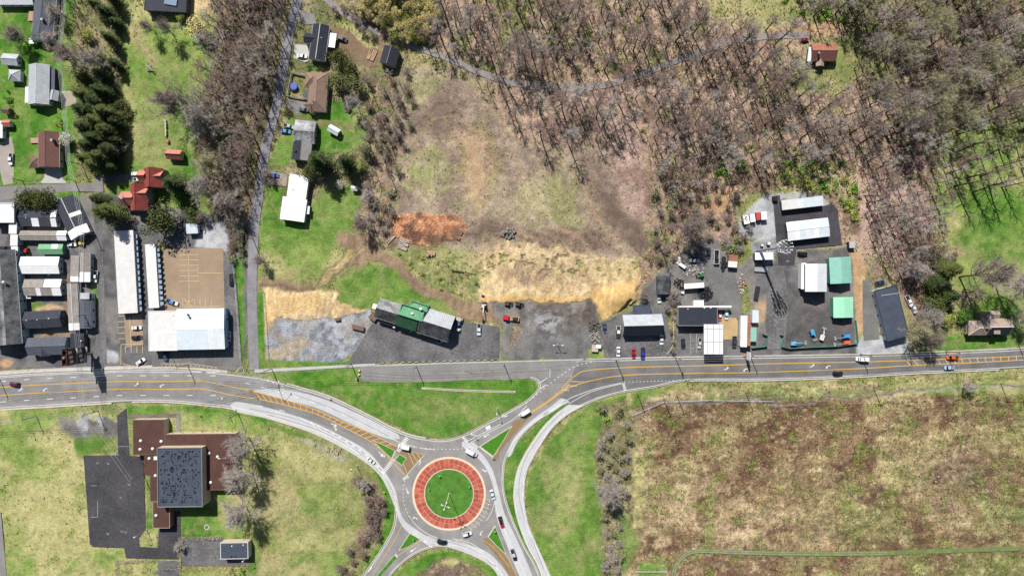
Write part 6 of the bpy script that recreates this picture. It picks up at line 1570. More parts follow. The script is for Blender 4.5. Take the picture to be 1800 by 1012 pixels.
for x, y, r_, k, lab in ((106, 219, 9, 'lime', 'round yellow green shrub above the maroon roof'), (17, 176, 8, 'green', 'round green shrub left of the ribbed roof house'), (30, 205, 5, 'olive', 'small olive shrub beside the brown shed'), (15, 162, 4, 'conifer', 'small dark shrub above the round green one'),
 (266, 123, 8, 'white', 'white blossoming shrub on the garden lawn'), (316, 46, 6, 'white', 'white flowering shrub beside the pale yellow tree'), (573, 117, 6, 'olive', 'olive shrub between two houses on the lane'), (543, 117, 8, 'green', 'green shrub below the paved parking place'), (558, 122, 6, 'bright', 'bright green shrub behind the fenced garden'), (506, 200, 8, 'olive', 'olive shrub by the lane parking place'),
 (284, 430, 6, 'lime', 'yellow green shrub bed between the storage rows and tan car park'), (1283, 437, 11, 'bright', 'bright shrub above the rusty trailer shed'), (1296, 430, 9, 'green', 'green shrub right of the bright one above the rusty shed'), (1272, 430, 7, 'lime', 'lime shrub left of the bright one above the rusty shed'), (1143, 458, 8, 'olive', 'olive shrub at the end of the straw slope'),
 (1184, 598, 4, 'lime', 'first of three round shrubs between workshop and station, top'), (1184, 605, 4, 'lime', 'middle of three round shrubs between workshop and station'), (1184, 613, 4, 'lime', 'lowest of three round shrubs between workshop and station'), (1066, 735, 7, 'bright', 'bright green shrub at the top of the hedgerow'), (1090, 722, 10, 'olive', 'dark olive shrub at the top right of the hedgerow'),
 (1095, 790, 8, 'olive', 'olive shrub in the middle of the hedgerow'), (428, 1006, 9, 'bright', 'bright shrub at the bottom left below the shed'), (408, 1004, 7, 'straw', 'straw coloured shrub left of the bright one below the shed'), (1300, 285, 12, 'bright', 'bright green shrub patch in the wood edge above the bare tan slope'), (1266, 300, 10, 'bright', 'bright green shrub at the left of the tan slope'),
 (1285, 270, 10, 'green', 'green shrub above the brightest pair at the wood edge'), (1450, 20, 12, 'bright', 'bright green shrub at the top above the cabin'), (1475, 35, 7, 'bright', 'small bright shrub above the cabin, right one'), (1478, 285, 9, 'green', 'green shrub at the wood edge above the storage yard'), (1498, 330, 10, 'bright', 'bright shrub down the slope right of the storage yard'),
 (1484, 318, 9, 'lime', 'lime shrub beside the bright one right of the storage yard'), (1496, 362, 11, 'lime', 'lime shrub lowest on the slope right of the storage yard'), (1705, 150, 9, 'bright', 'bright shrub deep in the right hand wood'), (1795, 60, 10, 'bright', 'bright shrub at the right edge of the wood'), (1745, 30, 9, 'lime', 'lime shrub near the top right corner'), (1740, 580, 4, 'straw', 'dry shrub in front of the stone house')):
    shrub(x, y, r_, k, lab)
r6 = random.Random(66)
for poly, gap, ks, rr_, lab, grp in (
 ([(900, 0), (1140, 0), (1140, 130), (900, 140), (800, 80)], 26, ('green', 'lime', 'olive'), (3, 7), 'low green undergrowth shrub in the open wood', 'undergrowth of the open wood'),
 ([(800, 130), (1000, 170), (1300, 120), (1360, 240), (1060, 250), (900, 220)], 40, ('green', 'olive', 'lime'), (3, 6), 'low undergrowth shrub below the woodland lane', 'undergrowth below the woodland lane'),
 ([(1370, 265), (1450, 275), (1510, 340), (1506, 390), (1460, 340), (1380, 320)], 11, ('lime', 'bright', 'lime', 'olive'), (4, 9), 'yellow green shrub on the slope above the storage yard', 'slope shrubs'),
 ([(1240, 260), (1400, 250), (1380, 320), (1300, 330), (1230, 300)], 17, ('lime', 'bright', 'straw', 'olive'), (3, 7), 'shrub at the wood edge around the tan slope', 'wood edge shrubs'),
 ([(1380, 0), (1480, 0), (1500, 40), (1400, 45)], 18, ('lime', 'bright', 'olive'), (4, 8), 'light green shrub at the top of the cabin clearing', 'clearing shrubs'),
 ([(1500, 0), (1800, 0), (1800, 200), (1560, 220)], 42, ('bright', 'green', 'lime'), (3, 8), 'green shrub under the corner wood', 'corner wood undergrowth'),
 ([(1680, 240), (1800, 190), (1800, 300), (1700, 330)], 26, ('lime', 'olive'), (5, 10), 'pale leafing shrub under the tall trees by the lawn', 'pale leafing shrubs'),
 ([(690, 440), (840, 480), (838, 520), (770, 510)], 26, ('olive', 'straw', 'lime'), (3, 5), 'low tussock shrub beside the dirt track', 'shrubs by the dirt track'),
 ([(200, -10), (215, 60), (214, 200), (205, 260)], 22, ('olive', 'green'), (4, 7), 'shrub along the conifer row', 'shrubs along the conifers'),
 ([(590, 100), (640, 130), (650, 200), (620, 160)], 20, ('olive', 'straw'), (4, 7), 'olive shrub in the garden corner by the garage', 'garden corner shrubs')):
    for p in scatter(poly, gap, seed=len(lab)): shrub(p[0], p[1], r6.uniform(*rr_), r6.choice(ks), lab, grp)
# --- clipped hedges of the school
def hedge(pts, w, h_, k, lab):
    P = W(smooth(pts, 3)); r = random.Random(len(lab)); mb = MB()
    for i in range(len(P) - 1):
        for _ in range(22):
            p = P[i].lerp(P[i + 1], r.random()); d = rv(r); d.normalize()
            p = p + Vector((r.uniform(-w, w) / 2, r.uniform(-w, w) / 2, r.uniform(.1, h_))); a = d.orthogonal().normalized(); b = d.cross(a); s = r.uniform(.12, .3)
            mb.add([p - a * s, p + b * s * .5, p + a * s, p - b * s * .5], [(0, 1, 2, 3)])
    o = mb.build('hedge', LF['straw'] if k else TW[1]); tag(o, lab, 'hedge')
hedge([(203, 985), (230, 986), (250, 983), (270, 984)], 1.2, 1.6, 0, 'grey bare hedge across the bottom left drive')
hedge([(270, 1004), (285, 1000), (300, 998), (314, 1002)], 1.0, 1.4, 0, 'arched bare hedge at the bottom edge below the school')
hedge([(316, 955), (316, 975), (317, 1004)], 1.3, 1.7, 0, 'upright bare hedge between school drive and shed yard')
hedge([(318, 945), (350, 945), (392, 944)], 1.4, 1.6, 0, 'bare hedge along the top of the shed yard')
hedge([(318, 998), (360, 998), (440, 996)], 2.6, .9, 1, 'dry straw hedge below the shed yard')
hedge([(226, 990), (226, 1030)], 3.5, .8, 1, 'dry straw bed left of the bottom drive')
hedge([(206, 990), (207, 1030)], 2.0, .8, 1, 'dry straw bed at the far left of the bottom drive')
hedge([(258, 990), (258, 1030)], 4.0, .8, 1, 'dry straw bed right of the bottom drive')
# --- tussocks all over the rough ground, far too many to count
r7 = np.random.RandomState(5)
tpx, tpy = [], []
qx, qy = r7.uniform(-246, 246, 90000), r7.uniform(-140, 140, 90000)
ii, jj = np.searchsorted(xs, qx), np.searchsorted(ys, qy)
reg = GR[jj, ii]; PXq, PYq = 900 + qx / S, 506 - qy / S
hid = np.zeros(len(qx), bool)
for poly in SHEETS:
    c_ = np.zeros(len(qx), bool); n_ = len(poly)
    for i in range(n_):
        x0, y0 = poly[i]; x1, y1 = poly[(i + 1) % n_]
        if y0 != y1: c_ ^= ((y0 > PYq) != (y1 > PYq)) & (PXq < (x1 - x0) * (PYq - y0) / (y1 - y0) + x0)
    hid |= c_
hid |= (PXq > 690) & (PXq < 1140) & (PYq > 130) & (PYq < 450) & (r7.rand(len(qx)) < .8)
hid |= (PXq < 700) & (PYq > 700) & (r7.rand(len(qx)) < .75)
keep = ~hid & ((reg == 2) | (reg == 3)) & (F(24, 455)[jj, ii] + r7.uniform(-.2, .2, 90000) > .45)
qx, qy, reg, zz = qx[keep][:42000], qy[keep][:42000], reg[keep][:42000], GZ[jj, ii][keep][:42000]
n = len(qx); V = np.zeros((n, 9, 3), np.float32)
for b in range(3):
    a = r7.uniform(0, 6.28, n); w = r7.uniform(.12, .3, n); hgt = r7.uniform(.3, 1.0, n); la = r7.uniform(0, 6.28, n)
    V[:, b * 3, 0] = qx + np.cos(a) * w; V[:, b * 3, 1] = qy + np.sin(a) * w; V[:, b * 3, 2] = zz - .05
    V[:, b * 3 + 1, 0] = qx - np.cos(a) * w; V[:, b * 3 + 1, 1] = qy - np.sin(a) * w; V[:, b * 3 + 1, 2] = zz - .05
    V[:, b * 3 + 2, 0] = qx + np.cos(la) * hgt * .7; V[:, b * 3 + 2, 1] = qy + np.sin(la) * hgt * .7; V[:, b * 3 + 2, 2] = zz + hgt
me = bpy.data.meshes.new('tussocks')
me.from_pydata(V.reshape(-1, 3).tolist(), [], np.arange(n * 9).reshape(-1, 3).tolist())
for k in (('tussock_tan', (186, 166, 118)), ('tussock_brown', (116, 88, 66)), ('tussock_green', (124, 138, 72)), ('tussock_pale', (206, 192, 150))): me.materials.append(mat(k[0], C(*k[1]), var=.15, scale=.5, rough=.95))
mi = r7.choice(4, n, p=(.34, .33, .18, .15)); mi = np.where((mi == 1) & (qx < -40), 0, mi)
me.polygons.foreach_set('material_index', np.repeat(mi, 3).astype(np.int32))
tag(link(bpy.data.objects.new('tussocks', me)), 'dry grass tussocks over meadow and woodland floor', 'grass', kind='stuff')
# ------------------------------------------------------------------ vehicles
TYRE = mat('tyre_rubber', C(38, 38, 42), var=.1, scale=2, rough=.9)
CGL = mat('car_glass', C(26, 32, 42), var=.1, scale=1, rough=.12, spec=.6)
LAMPW = mat('headlamp_glass', C(225, 230, 235), var=.03, scale=2, rough=.2)
LAMPR = mat('tail_lamp_red', C(150, 30, 30), var=.05, scale=2, rough=.3)
DARKM = mat('dark_machinery', C(48, 48, 52), var=.2, scale=1.2, rough=.7)
BEDM = mat('bed_liner', C(50, 50, 56), var=.15, scale=1.2, rough=.85)

def loft(st):
    """rings (x, half width at sill, half width at shoulder, half width at top, z0, z1, z2)"""
    mb = MB(); vs, fs = [], []
    for x, a, b, c, z0, z1, z2 in st:
        vs += [(x, -a, z0), (x, -b, z1), (x, -c, z2), (x, c, z2), (x, b, z1), (x, a, z0)]
    n = len(st)
    for i in range(n - 1):
        for k in range(6):
            j = (k + 1) % 6
            fs.append((i * 6 + k, (i + 1) * 6 + k, (i + 1) * 6 + j, i * 6 + j))
    fs.append(tuple(range(6))); fs.append(tuple((n - 1) * 6 + k for k in range(5, -1, -1)))
    return mb.add(vs, fs)
def slabquad(q, th=.03):
    q = [Vector(p) for p in q]; nn = (q[1] - q[0]).cross(q[2] - q[0]).normalized() * th
    return MB().add([p - nn for p in q] + [p + nn for p in q], [(4, 5, 6, 7), (3, 2, 1, 0), (0, 1, 5, 4), (1, 2, 6, 5), (2, 3, 7, 6), (3, 0, 4, 7)])
def car_parts(kind):
    """name, mesh builder, material (None = body paint)"""
    P = []
    if kind in ('sedan', 'suv', 'police'):
        L, w, hb, ht = (4.8, .92, .92, 1.45) if kind != 'suv' else (4.8, .96, 1.05, 1.75)
        f, r = L / 2, -L / 2
        P.append(('body', loft([(r, .72, .78, .7, .35, .6, .8), (r + .18, .86, .9, .78, .25, .7, hb), (r + .9, .9, .94 if kind == 'suv' else w, .84, .22, .75, hb + .04), (0, .9, w, .84, .22, .75, hb + .05), (f - 1.4, .9, w, .84, .22, .72, hb), (f - .3, .86, .9, .76, .25, .66, hb - .12), (f, .68, .74, .64, .35, .55, .68)]), None))
        a, b, c, d = (-1.55, -.95, .42, 1.2) if kind != 'suv' else (-2.15, -1.85, .4, 1.2)
        zb = hb + .02
        P.append(('roof', loft([(b - .05, .62, .64, .54, ht - .06, ht - .03, ht), ((b + c) / 2, .66, .68, .58, ht - .05, ht - .01, ht + .03), (c + .05, .62, .64, .54, ht - .06, ht - .03, ht)]), None))
        P.append(('windscreen', slabquad([(d, -.74, zb), (d, .74, zb), (c, .6, ht - .04), (c, -.6, ht - .04)]), CGL))
        P.append(('rear_window', slabquad([(a, .72, zb), (a, -.72, zb), (b, -.6, ht - .04), (b, .6, ht - .04)]), CGL))
        for s in (-1, 1):
            P.append(('side_window', slabquad([(a + .1, s * .8, zb), (d - .1, s * .8, zb), (c, s * .63, ht - .05), (b, s * .63, ht - .05)][::s]), CGL))
        ax = (1.45, -1.4)
    elif kind in ('pickup', 'tow'):
        L, w, hb, ht = 5.6, .98, 1.05, 1.8
        f, r = L / 2, -L / 2
        P.append(('body', loft([(r + 1.9, .9, w, .9, .3, .8, hb + .05), (.3, .9, w, .88, .3, .8, hb + .06), (f - 1.3, .9, w, .86, .3, .8, hb + .02), (f - .25, .88, .94, .8, .32, .75, hb - .08), (f, .76, .82, .74, .42, .66, .85)]), None))
        mb = MB(); mb.box((r + .95, 0, .55), (1.9, 1.7, .4)); P.append(('bed_floor', mb, BEDM))
        for s in (-1, 1):
            mb = MB(); mb.box((r + .95, s * .9, .85), (1.92, .16, .62)); P.append(('bed_side', mb, None))
        mb = MB(); mb.box((r + .06, 0, .85), (.12, 1.68, .62)); P.append(('tailgate', mb, None))
        a, b, c, d = -.95, -.75, .75, 1.45; zb = hb + .03
        P.append(('roof', loft([(b - .05, .66, .7, .6, ht - .06, ht - .03, ht), (c + .05, .66, .7, .6, ht - .06, ht - .03, ht)]), None))
        P.append(('windscreen', slabquad([(d, -.8, zb), (d, .8, zb), (c, .64, ht - .04), (c, -.64, ht - .04)]), CGL))
        P.append(('rear_window', slabquad([(a, .76, zb), (a, -.76, zb), (b, -.64, ht - .04), (b, .64, ht - .04)]), CGL))
        for s in (-1, 1): P.append(('side_window', slabquad([(a + .05, s * .84, zb), (d - .1, s * .84, zb), (c, s * .68, ht - .05), (b, s * .68, ht - .05)][::s]), CGL))
        ax = (1.8, -1.75)
    else:   # van / box truck
        L = 5.8 if kind == 'van' else 7.2
        f, r = L / 2, -L / 2
        if kind == 'van':
            P.append(('body', loft([(r, .9, .98, .84, .35, 1.2, 2.2), (r + .2, .94, 1.0, .88, .3, 1.2, 2.35), (f - 1.9, .94, 1.0, .88, .3, 1.2, 2.35), (f - 1.2, .94, 1.0, .82, .3, 1.0, 1.75), (f - .85, .92, .98, .8, .3, .9, 1.2), (f - .2, .9, .95, .76, .34, .8, 1.02), (f, .78, .84, .7, .42, .7, .85)]), None))
            P.append(('windscreen', slabquad([(f - .82, -.74, 1.24), (f - .82, .74, 1.24), (f - 1.72, .76, 2.2), (f - 1.72, -.76, 2.2)]), CGL))
        else:
            mb = MB(); mb.box((-.9, 0, 1.75), (5.2, 2.2, 2.2)); P.append(('cargo_box', mb, None))
            mb = MB(); mb.box((0, 0, .5), (L - .6, .8, .25)); P.append(('chassis', mb, DARKM))
            P.append(('cab', loft([(1.85, .9, 1.0, .9, .4, 1.2, 2.0), (2.5, .9, 1.0, .84, .4, 1.2, 2.0), (2.95, .9, .98, .84, .4, .9, 1.3), (f, .84, .9, .74, .45, .8, 1.05)]), None))
            P.append(('windscreen', slabquad([(3.0, -.76, 1.34), (3.0, .76, 1.34), (2.55, .78, 1.96), (2.55, -.78, 1.96)]), CGL))
        ax = (f - 1.1, r + 1.2)
    for x in ax:
        for s in (-1, 1):
            mb = MB(); mb.tube([(x, s * .72, .34), (x, s * .96, .34)], .34, 10); P.append(('wheel', mb, TYRE))
    L2 = max(v[0] for v in P[0][1].v) if kind != 'box_truck' else 3.6
    L3 = min(v[0] for n, m, _ in P for v in m.v)
    for s in (-1, 1):
        mb = MB(); mb.box((L2 - .16, s * .62, .72), (.22, .32, .14)); P.append(('headlight', mb, LAMPW))
        mb = MB(); mb.box((L3 + .05, s * .66, .78), (.14, .28, .14)); P.append(('tail_light', mb, LAMPR))
    if kind == 'police':
        mb = MB(); mb.box((-.25, 0, 1.53), (.3, 1.1, .12)); P.append(('light_bar', mb, mat('blue_light_bar', C(60, 90, 190), var=.05, scale=1, rough=.3)))
    return P
PROTO = {}
def proto(kind):
    if kind not in PROTO:
        PROTO[kind] = []
        for nm, mb, m in car_parts(kind):
            me = bpy.data.meshes.new(nm); me.from_pydata(mb.v, [], mb.f); me.materials.append(m or paint((128, 128, 128)))
            PROTO[kind].append((nm, me, m is None))
    return PROTO[kind]
CATS = {'sedan': 'car', 'suv': 'suv', 'police': 'car', 'pickup': 'pickup truck', 'van': 'van', 'box_truck': 'truck', 'tow': 'truck'}
def vehicle(kind, px, py, ang, rgb, label, sc=1.0, two=None, z=.045, name=None):
    g = G(px, py, .8)
    o = empty(name or {'sedan': 'car', 'police': 'police_car', 'pickup': 'pickup_truck', 'tow': 'pickup_truck'}.get(kind, kind), (g.x, g.y, z), -math.radians(ang), label, CATS[kind])
    o.scale = (sc, sc, sc)
    m = paint(rgb)
    for nm, me, body in proto(kind):
        c = link(bpy.data.objects.new(nm, me), o)
        if body:
            mm = paint(two) if (two and nm in ('roof', 'cargo_box', 'bed_side', 'tailgate')) else m
            c.material_slots[0].link = 'OBJECT'; c.material_slots[0].material = mm
    return o
WHT = (240, 241, 243); BLK = (34, 36, 42); SIL = (176, 182, 190); DBL = (44, 58, 88)
for a in (
 ('suv', 25, 675, 184, (98, 34, 52), 'maroon suv on the highway at the left edge'), ('pickup', 19, 280, 92, WHT, 'white pickup with dark bed on the pale drive at the left edge'), ('van', 240, 306, 182, WHT, 'white van beside the red gabled house, the upper of two white vehicles', .9), ('pickup', 244, 316, 4, WHT, 'white pickup tucked under the red gable, the lower of two white vehicles', .9),
 ('pickup', 168, 486, 94, WHT, 'white pickup parked beside the double grey mobile home'), ('suv', 9, 436, 2, (40, 48, 62), 'dark suv in the yard under the stepped white lean-to'), ('sedan', 240, 576, -4, WHT, 'white car on the tan bay south of the storage row'), ('sedan', 240, 593, -6, BLK, 'black car on the tan bay south of the storage row'),
 ('sedan', 247, 635, -32, WHT, 'white car turning diagonally beside the highway driveway'), ('sedan', 402, 591, 92, WHT, 'white car parked against the blue fascia of the store block'), ('pickup', 291, 624, 88, (70, 98, 140), 'blue pickup half in the shade of the store block'), ('pickup', 303, 531, 20, WHT, 'white truck with blue load behind the store block', 1.0, (90, 140, 200)),
 ('pickup', 407, 492, 94, BLK, 'black pickup with white load on the strip right of the tan car park'), ('sedan', 531, 99, 4, WHT, 'white car on the paved place beside the house with white canopy'), ('sedan', 534, 193, 8, (72, 82, 98), 'dark grey car beside the brown roofed house'), ('pickup', 508, 222, 14, SIL, 'grey pickup above the blue car on the lane', .9),
 ('sedan', 502, 231, 6, (70, 140, 210), 'light blue car beside the grey two part house'), ('sedan', 481, 308, 3, (44, 104, 190), 'bright blue car on the drive of the white house'), ('suv', 602, 69, 20, (46, 50, 60), 'dark suv behind the house with white canopy'), ('pickup', 842, 579, 92, (214, 228, 240), 'pale blue pickup alone on the restaurant car park'),
 ('pickup', 778, 598, -6, WHT, 'white pickup in the shade of the restaurant'), ('sedan', 1063, 576, 86, (66, 84, 104), 'dark blue grey car nearest the straw slope at the workshop'), ('pickup', 1087, 583, 91, (60, 64, 72), 'dark pickup left of the roadside workshop', 1.0, WHT), ('sedan', 1087, 618, 91, WHT, 'white car by the road in front of the workshop'),
 ('sedan', 1114, 621, 89, (186, 24, 44), 'red car by the road in front of the workshop'), ('pickup', 1130, 621, 90, (44, 66, 150), 'blue pickup by the road in front of the workshop'), ('sedan', 1163, 597, 90, WHT, 'white car at the right end of the workshop front'), ('suv', 1201, 604, 88, (44, 52, 62), 'dark suv on the station forecourt, left of the canopy'),
 ('pickup', 1230, 603, 96, (206, 208, 210), 'white grey pickup beside the left edge of the fuel canopy', .9), ('pickup', 1291, 601, 92, (60, 68, 82), 'dark pickup right of the fuel canopy'), ('sedan', 1277, 553, 90, (206, 232, 236), 'pale blue car on the tan apron behind the canopy'), ('sedan', 1266, 556, 92, (196, 92, 92), 'red and white car tight against the station shop', .85, WHT),
 ('police', 1159, 524, 88, WHT, 'white patrol car beside the arched barn'), ('sedan', 1220, 450, 2, (46, 62, 92), 'dark blue car in the junk yard above the silver one'), ('sedan', 1221, 458, 2, (168, 172, 178), 'silver car in the junk yard below the dark blue one'), ('sedan', 1246, 446, 92, (44, 56, 72), 'dark car beside the white framed trailer'),
 ('suv', 1411, 446, 4, (28, 28, 34), 'black suv below the storage buildings'), ('sedan', 1547, 497, -12, (40, 62, 96), 'dark blue car above the askew store'), ('pickup', 1598, 529, 62, WHT, 'white pickup under the bare trees, the upper of two'), ('pickup', 1606, 541, 62, (228, 230, 234), 'white pickup under the bare trees, the lower of two', .95),
 ('van', 1515, 631, 182, WHT, 'white van on the highway in front of the askew store'), ('suv', 1473, 656, 2, (28, 30, 38), 'black suv on the eastbound lane of the highway'), ('pickup', 1674, 628, 181, (222, 110, 36), 'orange truck on the highway beside the striped median', 1.0), ('sedan', 1669, 646, -1, (190, 214, 240), 'light blue car on the highway by the field verge'),
 ('box_truck', 922, 725, 148, WHT, 'white box truck on the road branch north east of the roundabout', .8), ('van', 829, 795, 28, WHT, 'white van entering the roundabout at the top right'), ('van', 710, 785, 192, WHT, 'white van crossing the zebra at the top left of the roundabout', .95), ('sedan', 652, 809, 40, WHT, 'white car on the pale lane left of the roundabout', .9),
 ('sedan', 866, 869, 74, (214, 232, 240), 'pale blue car at the right side of the roundabout'), ('pickup', 881, 917, 74, (204, 40, 56), 'red pickup on the road right below the roundabout', .95, BLK), ('pickup', 903, 974, 72, (40, 46, 60), 'dark pickup near the bottom of the south east road branch', 1.0, (200, 204, 210)), ('suv', 777, 952, 12, (30, 34, 46), 'black suv at the bottom of the roundabout'),
 ('suv', 821, 938, -16, (232, 234, 236), 'white suv at the lower right of the roundabout'), ('sedan', 1414, 70, -4, (150, 44, 70), 'dark red car beside the rusty cabin', .9), ('sedan', 126, 430, 0, WHT, 'white vehicle behind the yellow loader below the slanting house', .9)):
    vehicle(*a)

def thing(name, label, cat, px, py, ang=0, z=.03, group=None):
    g = G(px, py); return empty(name, (g.x, g.y, z), -math.radians(ang), label, cat, group)
def part(o, name, m, f):
    mb = MB(); f(mb); return mb.build(name, m, o)
# boom lifts in the rental yard
def lift(px, py, ang, rgb, label, boom=5.5, fold=False):
    o = thing('boom_lift', label, 'boom lift', px, py, ang); pm = paint(rgb)
    part(o, 'chassis', DARKM, lambda b: b.box((0, 0, .6), (2.6, 1.5, .5)))
    for x in (-.95, .95):
        for s in (-1, 1): part(o, 'wheel', TYRE, lambda b: b.tube([(x, s * .75, .45), (x, s * 1.1, .45)], .45, 10))
    part(o, 'turret', pm, lambda b: b.box((-.5, 0, 1.35), (2.4, 1.9, .9), 0, .85))
    part(o, 'counterweight', pm, lambda b: b.box((-1.75, 0, 1.3), (.6, 1.7, .9)))
    part(o, 'boom', pm, lambda b: b.tube([(-1.0, .25, 1.9), (1.2, .25, 2.3), (boom - 1, .25, 1.5)], [.3, .26, .2], 6))
    part(o, 'jib', pm, lambda b: b.tube([(boom - 1, .25, 1.5), (boom, .25, 1.0)], .14, 6))
    bk = part(o, 'basket', GALV, lambda b: b.box((boom + .5, .25, .55), (.9, 1.9, .12)))
    for x, y, sx, sy in ((.0, .25, .06, 1.9), (.9, .25, .06, 1.9), (.45, -.7, .9, .06), (.45, 1.2, .9, .06)):
        part(bk, 'guard_rail', GALV, lambda b: b.box((boom + .05 + x, y, 1.2), (sx, sy, .08)))
lift(1396, 603, 0, (120, 190, 226), 'light blue boom lift lying lowest left along the green fence', 4.6)
lift(1427, 586, 70, (90, 170, 220), 'blue boom lift standing upright in the middle of the rental yard', 2.6)
lift(1444, 590, -70, (240, 236, 226), 'cream boom lift in the middle of the rental yard', 3.2)
lift(1484, 591, 172, (70, 160, 222), 'blue boom lift in the yard corner above the orange one', 4.2)
lift(1484, 602, 174, (230, 110, 84), 'orange red boom lift in the corner by the green fence', 4.4)
# diggers, loaders, tractors, trucks
def digger(px, py, ang, rgb, label, boom=True):
    o = thing('excavator', label, 'excavator', px, py, ang); pm = paint(rgb)
    for s in (-1, 1): part(o, 'track', DARKM, lambda b: b.box((0, s * 1.0, .45), (3.4, .55, .9)))
    part(o, 'house', pm, lambda b: b.box((-.4, 0, 1.5), (2.8, 2.3, 1.1), 0, .92))
    part(o, 'cab', CGL, lambda b: b.box((.4, .65, 2.2), (1.3, .95, 1.5), 0, .9))
    part(o, 'engine_cover', DARKM, lambda b: b.box((-1.3, 0, 2.1), (.9, 2.0, .3)))
    part(o, 'boom', pm, lambda b: b.tube([(.9, -.2, 1.7), (3.0, -.2, 3.6), (5.0, -.2, 2.8)], [.3, .28, .2], 6))
    part(o, 'stick', mat('stick_red', C(196, 96, 84), var=.1), lambda b: b.tube([(4.8, -.2, 2.9), (7.0, -.2, 1.3)], [.22, .16], 6))
    part(o, 'bucket', DARKM, lambda b: b.box((7.2, -.2, .7), (1.0, 1.1, 1.0), 0, .7))
digger(851, 537, 92, (226, 222, 214), 'white excavator with a long red stick above the restaurant car park')
def loader(px, py, ang, rgb, label, cat='loader', name='loader'):
    o = thing(name, label, cat, px, py, ang); pm = paint(rgb)
    part(o, 'body', pm, lambda b: b.box((-.4, 0, 1.0), (2.2, 1.4, .9), 0, .9)); part(o, 'cab', CGL, lambda b: b.box((-.1, 0, 1.8), (1.2, 1.2, .8), 0, .85)); part(o, 'cab_roof', pm, lambda b: b.box((-.1, 0, 2.24), (1.2, 1.2, .1)))
    for x in (-1.0, .8):
        for s in (-1, 1): part(o, 'wheel', TYRE, lambda b: b.tube([(x, s * .7, .5), (x, s * 1.05, .5)], .5, 10))
    for s in (-1, 1): part(o, 'lift_arm', DARKM, lambda b: b.tube([(-.6, s * .75, 1.3), (1.6, s * .6, .7)], .12, 5))
    part(o, 'bucket', DARKM, lambda b: b.box((1.9, 0, .45), (.7, 1.9, .7), 0, .8))
loader(893, 534, 4, (70, 76, 78), 'dark skid loader above the red truck, the left of two'); loader(912, 535, 8, (60, 66, 66), 'dark skid loader above the red truck, the right of two')
loader(145, 428, 182, (226, 196, 70), 'yellow loader below the slanting house'); loader(1231, 484, 170, (40, 140, 62), 'green tractor in the junk yard', 'tractor', 'tractor'); loader(50, 442, 70, (196, 40, 50), 'red garden tractor left of the green mobile home', 'tractor', 'tractor')
def flatbed(px, py, ang, rgb, label):
    o = thing('truck', label, 'truck', px, py, ang); pm = paint(rgb)
    part(o, 'chassis', DARKM, lambda b: b.box((-.4, 0, .7), (6.4, .9, .3))); part(o, 'cab', pm, lambda b: b.box((2.2, 0, 1.5), (1.9, 2.1, 1.8), 0, .9)); part(o, 'bonnet', pm, lambda b: b.box((3.5, 0, 1.1), (1.1, 1.9, .9), 0, .9))
    part(o, 'windscreen', CGL, lambda b: b.box((3.06, 0, 1.95), (.12, 1.7, .6)))
    part(o, 'bed', mat('rusty_bed', C(176, 150, 108), var=.25, scale=.8), lambda b: b.box((-1.5, 0, 1.15), (4.4, 2.2, .5))); part(o, 'load', DARKM, lambda b: b.box((-1.9, .1, 1.7), (2.6, 1.5, .6), .1, .7))
    for x in (2.7, -1.6, -2.8):
        for s in (-1, 1): part(o, 'wheel', TYRE, lambda b: b.tube([(x, s * .75, .5), (x, s * 1.1, .5)], .5, 10))
flatbed(899, 559, 186, (214, 34, 56), 'red truck with rusty flat bed on the gravel beside the restaurant car park')
def quad(px, py, ang, rgb, label, s=1.0):
    o = thing('utility_cart', label, 'utility cart', px, py, ang); o.scale = (s, s, s)
    part(o, 'body', paint(rgb), lambda b: b.box((0, 0, .7), (2.4, 1.3, .6), 0, .85)); part(o, 'seat', DARKM, lambda b: b.box((-.1, 0, 1.1), (.6, 1.1, .3))); part(o, 'canopy', paint(rgb), lambda b: b.box((-.1, 0, 1.85), (1.4, 1.2, .08)))
    for x in (-.5, .45):
        for sy in (-1, 1): part(o, 'post', DARKM, lambda b: b.tube([(x, sy * .5, .9), (x, sy * .5, 1.85)], .04, 4)); part(o, 'wheel', TYRE, lambda b: b.tube([(x * 1.7, sy * .5, .35), (x * 1.7, sy * .8, .35)], .35, 8))
quad(806, 579, 10, (220, 218, 212), 'white utility cart by the right end of the restaurant'); quad(807, 569, -40, (74, 110, 180), 'blue utility cart by the right end of the restaurant'); quad(808, 561, 30, (200, 192, 178), 'cream trailer cart, topmost by the right end of the restaurant', 1.4)
# shipping containers and boxes
def container(px, py, L, Wd, ang, h_, col, label, name='container', cat='container', roofcol=None):
    g = G(px, py, h_); k = S * (H - h_) / H
    o = empty(name, (g.x, g.y, 0), -math.radians(ang), label, cat)
    l, w = L * k, Wd * k
    part(o, 'body', col, lambda b: b.box((0, 0, h_ / 2), (l, w, h_ - .1)))
    part(o, 'lid', roofcol or col, lambda b: b.box((0, 0, h_ - .02), (l + .04, w + .04, .08)))
    n = max(3, int(l / .9))
    tag(part(o, 'rib', roofcol or col, lambda b: [b.box((-l / 2 + l * (i + .5) / n, 0, h_ + .035), (.14, w * .96, .05)) for i in range(n)]), kind='stuff')
    for s in (-.25, .25): part(o, 'door', GALV, lambda b: b.box((l / 2 + .03, w * s, h_ / 2), (.06, w * .46, h_ * .86)))
DKS = RF['feltd_shade']
container(1312, 386, 15, 10, 80, 2.8, DKS, 'white roofed container, leftmost of the four on pale gravel', roofcol=RF['white']); container(1323, 383, 14, 9, 82, 2.8, DKS, 'white roofed container, second of the four on pale gravel', roofcol=RF['white'])
container(1333, 380, 13, 7, 84, 2.6, DKS, 'red roofed container among the white ones on pale gravel', roofcol=paint((206, 84, 76))); container(1343, 379, 14, 10, 84, 2.8, DKS, 'white roofed container, rightmost of the four on pale gravel', roofcol=RF['white'])
